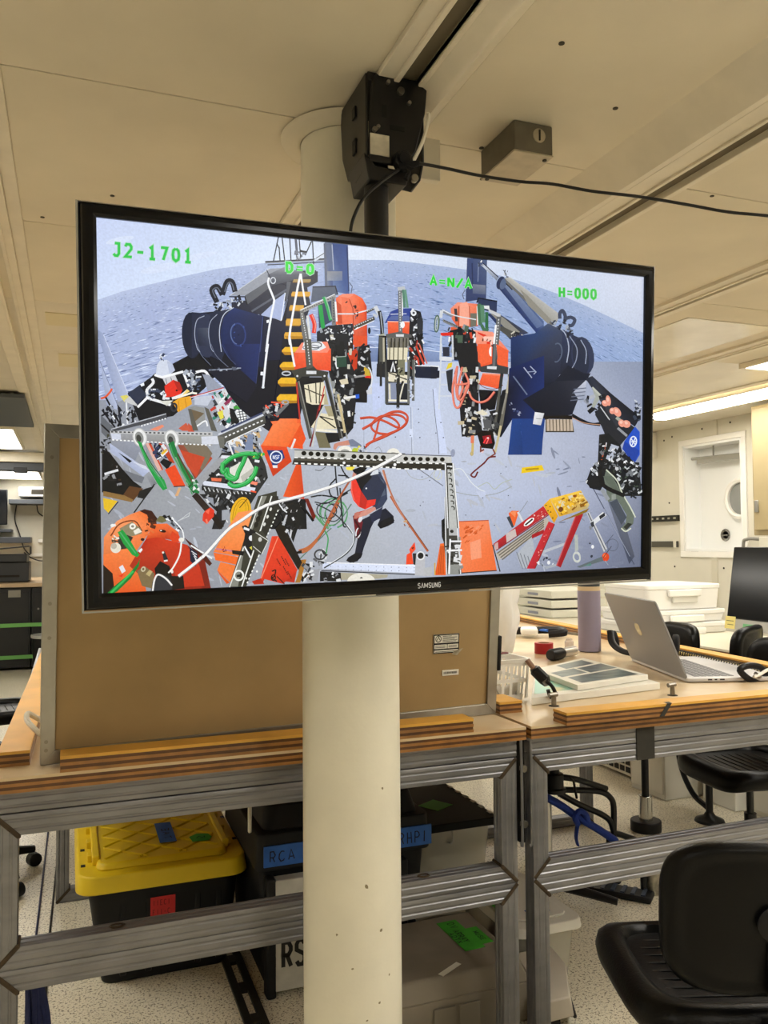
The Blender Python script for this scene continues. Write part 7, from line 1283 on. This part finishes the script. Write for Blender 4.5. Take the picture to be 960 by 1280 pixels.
# white rope loop at the left table lip
t = thing('rope_loop', 'white rope loop tied at the left edge strip beside the board', 'rope', (-.08, 2.3, TZ+.03))
A = lambda x, y, Y: on(1, Y, x, y)
MB().tube(smoothpath([A(56, 903, 2.45), A(45, 897, 2.40), A(35, 892, 2.36), A(34, 900, 2.32), A(42, 910, 2.28), A(56, 922, 2.26)], 6), .007, n=10).build('rope', mat('rope_white', '#dcd8cc', .8, bump=.4, bscale=200), t, world=True)
# ------------------------------------------------------------ chairs and stools
pu = mat('black_polyurethane', '#060606', .33, bump=.10, bscale=220, spec=.22)
chm = mat('chair_tube', '#1a1a1c', .35, metal=.3); chrome = mat('chrome', '#c9c9c6', .2, metal=1)
def superell(a, e): c, s = cos(a), sin(a); return (abs(c)**(2/e)*(1 if c >= 0 else -1), abs(s)**(2/e)*(1 if s >= 0 else -1))
def make_chair(label, loc, rz, seat_z=.47, back_z=(.51, .82), sw=.25, sd=.235, bw=.205, back_y=-.215, group=None, castors=True, ring=None, backt=.04, sled=False):
    t = thing('task_chair', label, 'chair', loc, rz, group)
    # seat: dished pad with a raised rolled rim
    mb = MB(); N_ = 56; prof = [(1.0, -.052), (1.015, -.03), (.99, -.004), (.93, .008), (.84, .010), (.77, .002), (.745, -.016), (.55, -.022), (.25, -.024)]
    rings = []
    for k, h in [(.80, -.06), (.97, -.062)]+prof: rings.append([(sw*k*superell(2*pi*i/N_, 4.5)[0], sd*k*superell(2*pi*i/N_, 4.5)[1], seat_z+h-(.03*max(0, (superell(2*pi*i/N_, 4.5)[1]*k-.6)/.4)**2)) for i in range(N_)])
    vs = [v for r in rings for v in r]; fs = [(a*N_+i, a*N_+(i+1) % N_, (a+1)*N_+(i+1) % N_, (a+1)*N_+i) for a in range(len(rings)-1) for i in range(N_)]
    fs += [tuple(range(N_-1, -1, -1)), tuple((len(rings)-1)*N_+i for i in range(N_))]
    mb.add(vs, fs); seat = mb.build('seat', pu, t, smooth=60)
    mb = MB()
    for k in range(9):
        y = -.15+k*.036; mb.tube([(-sw*.72, y, seat_z-.0215), (sw*.72, y, seat_z-.0215)], .0022, n=6)
    tag(mb.build('seat_ribs', pu, seat), kind='stuff')
    # backrest: curved shell
    z0, z1 = back_z; cz, hz_ = (z0+z1)/2, (z1-z0)/2
    def bf(off, sc):
        def f(i, k):
            e = superell(2*pi*i/N_, 4); x, z = bw*k*e[0], hz_*k*e[1]; return (x, back_y-.02-off+.55*x*x/bw*.35+.10*(z/hz_)*hz_*-.5, cz+z)
        return f
    fb = bf(0, 1); rings = []
    for k, off in ((.3, -backt), (.8, -backt), (.95, -backt*.8), (1.0, -backt*.3), (1.0, .004), (.96, .016), (.88, .020), (.82, .012), (.76, .014), (.4, .016), (.1, .017)):
        rings.append([Vector(bf(off, 1)(i, k)) for i in range(N_)])
    vs = [v for r in rings for v in r]; fs = [(a*N_+i, a*N_+(i+1) % N_, (a+1)*N_+(i+1) % N_, (a+1)*N_+i) for a in range(len(rings)-1) for i in range(N_)]
    fs += [tuple(range(N_-1, -1, -1)), tuple((len(rings)-1)*N_+i for i in range(N_))]
    MB().add(vs, fs).build('backrest', pu, t, smooth=60)
    MB().lathe([(.0, .0), (.03, 0), (.034, -.012), (.022, -.018), (.0, -.018)], (0, back_y-.035, cz), 24, Matrix.Rotation(-pi/2, 3, 'X')).build('back_boss', black_plastic, t)
    MB().cyl((0, back_y-.058, cz), (0, back_y-.05, cz), .012, n=16).build('bolt', chrome, t, bevel=.002)
    MB().tube(smoothpath([(0, back_y-.03, cz), (0, back_y-.05, seat_z+.02), (0, back_y-.02, seat_z-.07), (0, -.05, seat_z-.085)], 6), .02, n=10, flat=.45).build('back_bar', chm, t)
    MB().box(-.09, -.10, seat_z-.085, .09, .10, seat_z-.06).build('seat_plate', chm, t, bevel=.004)
    if sled:
        MB().cyl((0, 0, .01), (0, 0, seat_z-.06), .018, n=20).build('post', chm, t)
        MB().lathe([(0, 0), (.075, 0), (.07, .012), (.03, .03), (.018, .05)], (0, 0, 0), 28).build('base_flange', chm, t)
        if ring:
            MB().cyl((0, 0, .03), (0, 0, .17), .033, n=24).build('sleeve', chrome, t, bevel=.003)
            MB().cyl((0, 0, 0), (0, 0, .05), .075, n=28).build('base_collar', black_plastic, t, bevel=.006)
            return t
        MB().tube(smoothpath([(.0, 0, .06), (.03, .10, .12), (.05, .17, .26), (.05, .18, seat_z-.08)], 5), .014, n=10).build('brace', chm, t)
        MB().cyl((0, 0, .28), (.05, .18, .28), .011, n=10).build('cross_bar', chm, t)
        return t
    MB().cyl((0, 0, .12), (0, 0, seat_z-.07), .014, n=20).cyl((0, 0, .10), (0, 0, .27), .025, n=20).build('gas_lift', chm, t)
    mb = MB().cyl((0, 0, .07), (0, 0, .13), .045, n=24); mb.build('base_hub', chm, t, bevel=.004)
    for k in range(5):
        a = 2*pi*k/5+.3; u = Vector((cos(a), sin(a), 0))
        leg = MB().tube([u*.03+Vector((0, 0, .105)), u*.17+Vector((0, 0, .095)), u*.29+Vector((0, 0, .075))], .02, n=8, radii=[.026, .022, .016]).build('leg', chm, t)
        MB().cyl(u*.29+Vector((-u.y*.022, u.x*.022, .03)), u*.29+Vector((u.y*.022, -u.x*.022, .03)), .029, n=18).build('castor', black_plastic, leg, bevel=.004)
    return t
make_chair('black moulded task chair at the lower right, its back towards the viewer', (1.402, 1.535, 0), -R(19.3), group=None)
make_chair('black ribbed task chair tucked in at the right side of the right table', (2.72, 2.78, 0), R(82), seat_z=.50, back_z=(.66, 1.0), bw=.24)
make_chair('black stool on a chrome sleeved post, seen through the frame below the taped rail', (2.68, 3.42, 0), R(90), seat_z=.62, back_z=(.74, 1.015), bw=.16, sw=.19, sd=.19, sled=True, ring=.19)
make_chair('black swivel chair on a floor flange, back showing over the right table lip', (3.06, 3.40, 0), R(27), seat_z=.53, back_z=(.72, 1.01), bw=.17, sw=.16, sd=.16, sled=True)
make_chair('black task chair left of the left table, only its base showing under the rail', (-.40, 3.93, 0), R(-62), seat_z=.55, back_z=(.60, .90))
make_chair('black task chair beyond the left edge strip of the left table', (-.40, 5.3, 0), R(-80), seat_z=.5, back_z=(.58, .9))
# tubular footrest frame with a blue strap, left of the stool
t = thing('footrest_stool', 'stool with bent black tube frame and blue strap, under the right table', 'stool', (1.83, 2.9, 0))
MB().cyl((1.83, 2.9, .44), (1.83, 2.9, .50), .036, n=24).build('hub', black_plastic, t, world=True, bevel=.004)
MB().cyl((1.83, 2.9, .425), (1.83, 2.9, .442), .046, n=24).build('hub_flange', chm, t, world=True, bevel=.003)
MB().cyl((1.815, 2.93, .05), (1.815, 2.93, .43), .016, n=18).build('post', mat('satin_alu'), t, world=True)
MB().cyl((1.83, 2.9, .50), (1.83, 2.9, .70), .02, n=18).build('post', chm, t, world=True)
MB().lathe([(0, 0), (.15, 0), (.16, .02), (.15, .045), (0, .05)], (1.83, 2.9, .70), 32).build('seat', pu, t, world=True)
A = lambda x, y, Y=2.9: on(1, Y, x, y)
for pts in ([(700, 971), (720, 974), (740, 980), (758, 986)], [(702, 987), (735, 988), (752, 990), (762, 996), (767, 1008), (767, 1046)], [(699, 992), (725, 1006), (752, 1018), (763, 1027), (768, 1040), (778, 1044), (800, 1052)]):
    MB().tube(smoothpath([A(*p) for p in pts], 5), .0125, n=12).build('frame_tube', chm, t, world=True)
MB().tube(smoothpath([A(*p) for p in ((767, 1046), (767, 1100))]), .0125, n=12).build('frame_tube', chm, t, world=True)
for a in range(3):
    an = 2.1*a+1.3; MB().tube([(1.83, 2.9, .06), (1.83+.24*cos(an), 2.9+.24*sin(an), .03)], .018, n=10, radii=[.022, .014]).build('leg', chm, t, world=True)
MB().tube([A(713, 972, 2.885), A(717, 977, 2.88), A(721, 998, 2.88)], .005, n=8).build('cable_tie', black_plastic, t, world=True)
t = thing('blue_strap', 'rolled dark blue webbing strap tied along the stool frame', 'strap', (1.93, 2.86, .3))
wb = mat('navy_webbing', '#1d3a94', .75, bump=.2, bscale=120, noise=.15, nscale=20)
MB().tube(smoothpath([A(682, 996, 2.86), A(700, 1006, 2.86), A(716, 1017, 2.86), A(730, 1026, 2.86), A(750, 1038, 2.86), A(768, 1050, 2.86)], 6), .028, n=12, flat=.55).build('strap_roll', wb, t, world=True)
MB().tube(smoothpath([A(722, 1030, 2.85), A(719, 1022, 2.83), A(724, 1014, 2.83), A(732, 1018, 2.83), A(736, 1030, 2.85)], 5), .012, n=10).build('strap_knot', wb, t, world=True)
MB().tube(smoothpath([A(722, 1030, 2.85), A(720, 1046, 2.85), A(722, 1056, 2.86)], 5), .012, n=10, flat=.4).build('strap_end', wb, t, world=True)
t = thing('foot_pedal', 'black pedal bar with blue ribs on the floor behind the chair', 'pedal', (2.15, 2.75, 0))
Mp = Matrix.Translation((2.05, 2.885, 0)) @ Matrix.Rotation(-.845, 4, 'Z')
B(-.19, -.045, .0, .19, .045, .025, Mp).build('pedal_bar', black_plastic, t, world=True, bevel=.008)
mb = MB()
for k in range(9): mb.box(-.17+k*.04, -.035, .025, -.155+k*.04, .035, .03, Mp)
tag(mb.build('pedal_ribs', mat('rib_slate', '#3c4658', .5), t, world=True), kind='stuff')
MB().cyl((2.225, 2.80, .0), (2.225, 2.80, .13), .026, n=20).build('pivot_post', mat('worn_chrome', '#b9b6a8', .35, metal=.8, noise=.25, nscale=60), bpy.data.objects['foot_pedal'], world=True)
MB().tube([(2.18, 2.80, .0), (2.20, 2.83, .2)], .014, n=10).build('lever_arm', chm, bpy.data.objects['foot_pedal'], world=True)
t = thing('floor_glide', 'black round rubber foot standing on the floor left of the blue ribbed pedal', 'foot', (2.14, 2.96, 0))
MB().lathe([(0, 0), (.045, 0), (.045, .012), (.03, .022), (.015, .03), (.015, .2), (0, .2)], (2.14, 2.97, .001), 24).build('glide', black_plastic, t, world=True)
# ------------------------------------------------------------ desk and things along the right wall
t = thing('wall_desk', 'long pale desk along the porthole wall', 'desk', (3.6, 4.2, 0))
ply_slab('desk_top', [(3.35, 2.2), (4.05, 2.2), (4.05, 6.6), (3.35, 6.6)], .80, .835, t, 3, mat('desk_laminate', '#d9d2bd', .4))
for y in (2.3, 6.4):
    for x in (3.38, 3.95): B(x, y, 0, x+.05, y+.05, .80).build('leg', rail_paint, t, world=True, bevel=.004)
pedm = mat('pedestal_white', '#dedbd0', .5, noise=.02)
for i, (x0, y0, x1, y1, h, nm) in enumerate([(3.06, 3.75, 3.5, 4.04, .62, 'narrow white drawer pedestal under the wall desk beside the vent grille'), (3.34, 3.0, 4.05, 3.40, .66, 'wide white pedestal under the wall desk at the right')]):
    t = thing('pedestal', nm, 'pedestal', ((x0+x1)/2, (y0+y1)/2, 0)); B(x0+.01, y0, 0, x1, y1, h).build('pedestal_body', pedm, t, world=True, bevel=.006)
    B(x0, y0+.01, .03, x0+.012, y1-.01, h-.02).build('drawer_front', pedm, t, world=True, bevel=.004)
    B(x0-.008, (y0+y1)/2-.05, h-.1, x0+.002, (y0+y1)/2+.05, h-.085).build('handle', mat('brushed_alu'), t, world=True, bevel=.003)
t = thing('computer_tower', 'white computer tower with a dark front panel between the pedestals', 'computer', (3.35, 3.58, 0))
B(3.285, 3.46, 0, 3.68, 3.70, .55).build('tower_body', pedm, t, world=True, bevel=.006)
B(3.28, 3.50, .20, 3.288, 3.60, .45).build('front_panel', mat('panel_dark', '#4a4742', .4), t, world=True, bevel=.003)
B(3.277, 3.51, .34, 3.282, 3.59, .44).build('badge', mat('badge_brown', '#7b4a3a', .4), t, world=True)
t = thing('vent_grille', 'white slotted convector grille along the floor under the wall desk', 'vent', (3.2, 4.5, 0))
B(3.15, 4.06, .02, 3.3, 5.6, .30).build('grille_body', rail_paint, t, world=True, bevel=.004)
mb = MB()
for i in range(26):
    for z in (.04, .085): mb.box(3.146, 4.1+i*.055, z, 3.152, 4.14+i*.055, z+.032)
tag(mb.build('grille_slots', mat('dark_gap'), t, world=True, smooth=0), kind='stuff')
trn = mat('milky_plastic', '#efeeea', .35)
def tray(label, x0, y0, x1, y1, z0, z1, lid=True):
    t = thing('plastic_tray', label, 'bin', ((x0+x1)/2, (y0+y1)/2, z0), group='white trays stacked on the wall desk')
    mb = MB(); rbox(mb, x0+.015, y0+.015, x1-.015, y1-.015, .03, z0+.001, z1-.03, (x0+.005, y0+.005, x1-.005, y1-.005, .03)); mb.build('tray_body', trn, t, world=True, bevel=.004)
    mb = MB(); rbox(mb, x0, y0, x1, y1, .03, z1-.03, z1); mb.build('tray_lid', trn, t, world=True, bevel=.006, seg=3)
    B((x0+x1)/2-.14, y0-.022, z1-.075, (x0+x1)/2+.12, y0+.002, z1-.03).build('handle', trn, t, world=True, bevel=.008, seg=3)
    B((x0+x1)/2-.10, y0-.006, z0+.045, (x0+x1)/2+.10, y0+.006, z1-.07).build('handle_recess', mat('milky_shade', '#dcdad2', .4), t, world=True, bevel=.004)
    return t
tray('white plastic tray with a moulded handle, topmost of the stack behind the laptop', 3.40, 4.29, 4.0, 4.75, .99, 1.15)
tray('white plastic tray in the middle of the stack behind the laptop', 3.38, 4.27, 4.02, 4.77, .91, .988)
tray('white plastic tray at the bottom of the stack behind the laptop', 3.36, 4.25, 4.03, 4.80, .837, .908)
for i in range(3):
    t = thing('file_tray', 'small pale file tray beside the lavender bottle, %s of three' % ['lowest', 'middle', 'topmost'][i], 'tray', (3.75, 5.9, .837+i*.075), group='file trays left of the white trays')
    B(3.50, 5.55, .838+i*.075, 4.0, 6.1, .838+i*.075+.06).build('tray_body', mat('pale_tray', '#d3d2c4', .45), t, world=True, bevel=.006)
    B(3.494, 5.75, .855+i*.075, 3.502, 5.9, .875+i*.075).build('handle', mat('tray_label', '#8f93a0', .5), t, world=True, bevel=.002)
t = thing('desktop_monitor', 'dark desktop monitor with a silver chin on the wall desk at the right edge', 'monitor', (3.55, 3.4, .835))
Mt = Matrix.Translation((3.50, 3.42, .93)) @ Matrix.Rotation(R(9), 4, 'Y')
mb = MB().box(0, -.36, 0, .03, .31, .06, Mt); mb.build('chin', mat('chin_silver', '#c3c2bd', .35, metal=.5), t, world=True, bevel=.004)
MB().box(0, -.36, .06, .03, .31, .47, Mt).build('screen_panel', mat('monitor_black', '#0b0e13', .15, noise=.2, nscale=8), t, world=True, bevel=.006)
MB().box(.03, -.3, .02, .055, .25, .42, Mt).build('back_shell', mat('chin_silver'), t, world=True, bevel=.02, seg=3)
MB().prism([(3.50, .836), (3.70, .836), (3.70, .842), (3.585, .85), (3.575, 1.1), (3.555, 1.1), (3.56, .845), (3.50, .842)], 1, 3.28, 3.48).build('stand', mat('chin_silver'), t, world=True, bevel=.003)
for y0, z0, w, h, c, nm in ((.24, .002, .075, .07, '#efe08e', 'yellow sticky note at the left end of the monitor chin'), (.10, .008, .08, .03, '#7cc58b', 'narrow green sticky note on the monitor chin'), (-.12, -.01, .11, .06, '#ead86e', 'yellow sticky note at the right edge on the monitor chin')):
    t = thing('sticky_note', nm, 'note', Mt @ Vector((-.002, y0, z0)))
    MB().box(-.003, y0, z0, -.001, y0+w, z0+h, Mt).build('note', mat('note_'+c[1:], c, .7), t, world=True)
    decal([[(y0+.01, z0+h*.3), (y0+w-.02, z0+h*.3), (y0+w-.02, z0+h*.36), (y0+.01, z0+h*.36)], [(y0+.01, z0+h*.6), (y0+w-.01, z0+h*.6), (y0+w-.01, z0+h*.66), (y0+.01, z0+h*.66)]], lambda u, v: Mt @ Vector((-.0035, u, v))).build('pen_lines', mat('pen_grey', '#8a8450', .7), t, world=True, smooth=0)
# ------------------------------------------------------------ far left: bench, printer, shelf, hanging panel
t = thing('hanging_panel', 'dark grey panel hung flat under the ceiling left of the board', 'panel', (-.55, 6.1, 2.33))
B(-1.1, 5.42, 2.325, -.262, 6.75, 2.35).build('panel', mat('slate_panel', '#4b5158', .45), t, world=True, bevel=.003)
for x in (-.95, -.35): B(x, 5.5, 2.35, x+.02, 6.7, 2.37).build('hanger', rail_paint, t, world=True)
t = thing('ceiling_header', 'pale beam crossing below the ceiling at the far left', 'beam', (-.8, 9.0, 2.3))
B(-2.9, 8.75, 2.25, -.05, 8.95, 2.345).build('beam', rail_paint, t, world=True, bevel=.004)
t = thing('cable_trough', 'dark trough below the pale beam at the far left', 'trough', (-.8, 9.0, 2.2))
B(-2.9, 8.80, 2.17, -.05, 8.98, 2.25).build('trough', mat('trough_dark', '#3c4046', .5), t, world=True, bevel=.004)
B(-.52, 8.79, 2.15, -.40, 8.9, 2.2).build('junction', black_plastic, t, world=True, bevel=.003)
t = thing('work_bench', 'far bench with a pale worktop and black cabinet fronts tied with green webbing', 'bench', (-.9, 10.8, 0))
B(-2.2, 10.38, .955, .2, 12.4, 1.0).build('worktop', mat('bench_wood', '#c3a987', .45, noise=.06), t, world=True, bevel=.004)
for x0, x1 in ((-2.15, -1.45), (-1.44, -.92), (-.915, -.42), (-.415, .15)):
    p = B(x0, 10.42, .03, x1, 11.2, .95).build('cabinet', mat('cabinet_black', '#17181a', .4, noise=.1, nscale=6), t, world=True, bevel=.01)
    B(x0+.02, 10.41, .06, x1-.02, 10.425, .90).build('door', mat('cabinet_black'), p, world=True, bevel=.006)
for x, z in ((-.55, .87), (-.34, .70), (-.34, .30)): MB().cyl((x, 10.405, z), (x, 10.42, z), .012, n=10).build('stud', steel, t, world=True)
B(-.66, 10.405, .84, -.53, 10.42, .92).build('name_plate', mat('plate_grey', '#8e8b80', .5), t, world=True)
B(-.30, 10.40, .56, -.26, 10.415, .68).build('yellow_tag', mat('tag_yellow', '#c9b63a', .5), t, world=True)
for z in (.52, .155):
    w = thing('green_strap', 'light green webbing strap across the far black cabinets, %s one' % ('upper' if z > .3 else 'lower'), 'strap', (-.9, 10.395, z))
    B(-2.1, 10.386, z-.022, -.22, 10.40, z+.022).build('webbing', mat('webbing_green', '#6fae5c', .6), w, world=True, bevel=.002)
t = thing('waste_bin', 'black bin with a pale rim at the end of the far cabinets', 'bin', (-.25, 9.9, 0))
MB().lathe([(.14, .0), (.17, .42), (.165, .42), (.135, .01)], (-.22, 9.9, .001), 24).build('bin_body', black_plastic, t, world=True)
MB().lathe([(.165, .415), (.18, .42), (.18, .45), (.165, .45), (.165, .415)], (-.22, 9.9, .001), 24).build('rim', mat('rim_grey', '#a9aaa6', .4), t, world=True)
t = thing('printer', 'dark grey printer on the far bench at the left edge', 'printer', (-.8, 11.0, 1.0))
B(-1.15, 10.75, 1.001, -.455, 11.3, 1.24).build('printer_body', mat('printer_grey', '#3d3f42', .45), t, world=True, bevel=.015)
B(-1.0, 10.744, 1.06, -.56, 10.752, 1.085).build('paper_slot', mat('dark_gap'), t, world=True)
B(-1.15, 10.70, 1.24, -.48, 11.3, 1.33).build('scanner_lid', mat('printer_grey'), t, world=True, bevel=.01)
MB().hexa([(-1.1, 10.6, 1.36), (-.45, 10.6, 1.42), (-.45, 11.2, 1.42), (-1.1, 11.2, 1.36)], [(-1.1, 10.6, 1.375), (-.45, 10.6, 1.435), (-.45, 11.2, 1.435), (-1.1, 11.2, 1.375)]).build('output_tray', mat('printer_grey'), t, world=True, bevel=.003)
B(-.46, 10.9, 1.33, -.44, 11.0, 1.42).build('tray_support', mat('printer_grey'), t, world=True)
t = thing('plotter', 'white wall shelf unit with a dark slot under the farthest ceiling light', 'shelf', (-.5, 12.4, 2.0))
B(-.66, 12.2, 2.10, .3, 12.58, 2.235).build('shelf_body', white_pl, t, world=True, bevel=.02, seg=3)
B(-.50, 12.192, 2.135, .2, 12.205, 2.20).build('slot', mat('dark_gap'), t, world=True)
B(-.78, 12.15, 2.0, .3, 12.58, 2.06).build('bracket', mat('trough_dark'), t, world=True, bevel=.004)
t = thing('wall_shelf', 'dark shelf arm on the far wall above the printer', 'shelf', (-.7, 12.4, 1.45))
B(-1.2, 12.1, 1.47, -.50, 12.58, 1.55).build('shelf', mat('trough_dark'), t, world=True, bevel=.004)
B(-1.2, 12.2, 1.62, -.74, 12.58, 1.66).build('shelf', mat('trough_dark'), t, world=True, bevel=.004)
t = thing('wall_monitor', 'dark monitor edge mounted on the far wall at the left edge', 'monitor', (-1.0, 12.4, 1.9))
B(-1.5, 12.3, 1.72, -.80, 12.36, 2.2).build('panel', mat('monitor_black'), t, world=True, bevel=.01); B(-1.2, 12.36, 1.9, -1.1, 12.6, 2.0).build('arm', black_plastic, t, world=True)
t = thing('wall_trunking', 'white cable trunking on the far wall right of the printer', 'trunking', (-.3, 12.58, 1.4))
B(-.42, 12.56, 1.475, .5, 12.598, 1.52).build('trunk', white_pl, t, world=True, bevel=.003); B(-.7, 12.57, 1.28, .5, 12.598, 1.32).build('trunk', white_pl, t, world=True, bevel=.003)
for k, pts in enumerate(([(-.70, 12.55, 2.02), (-.72, 12.55, 1.8), (-.66, 12.55, 1.6), (-.60, 12.55, 1.4), (-.52, 12.55, 1.3)], [(-.44, 12.55, 2.0), (-.42, 12.55, 1.9), (-.34, 12.55, 1.84), (-.25, 12.55, 1.84)], [(-.6, 12.55, 1.34), (-.5, 12.55, 1.26), (-.35, 12.55, 1.22), (-.2, 12.55, 1.32)])):
    t = thing('wall_cable', ['long dark cable looping down the far wall behind the printer', 'short dark cable hanging under the white wall shelf', 'drooping dark cable below the white trunking'][k], 'cable', pts[0])
    MB().tube(smoothpath(pts, 6), .008, n=6).build('cable', cbm, t, world=True)
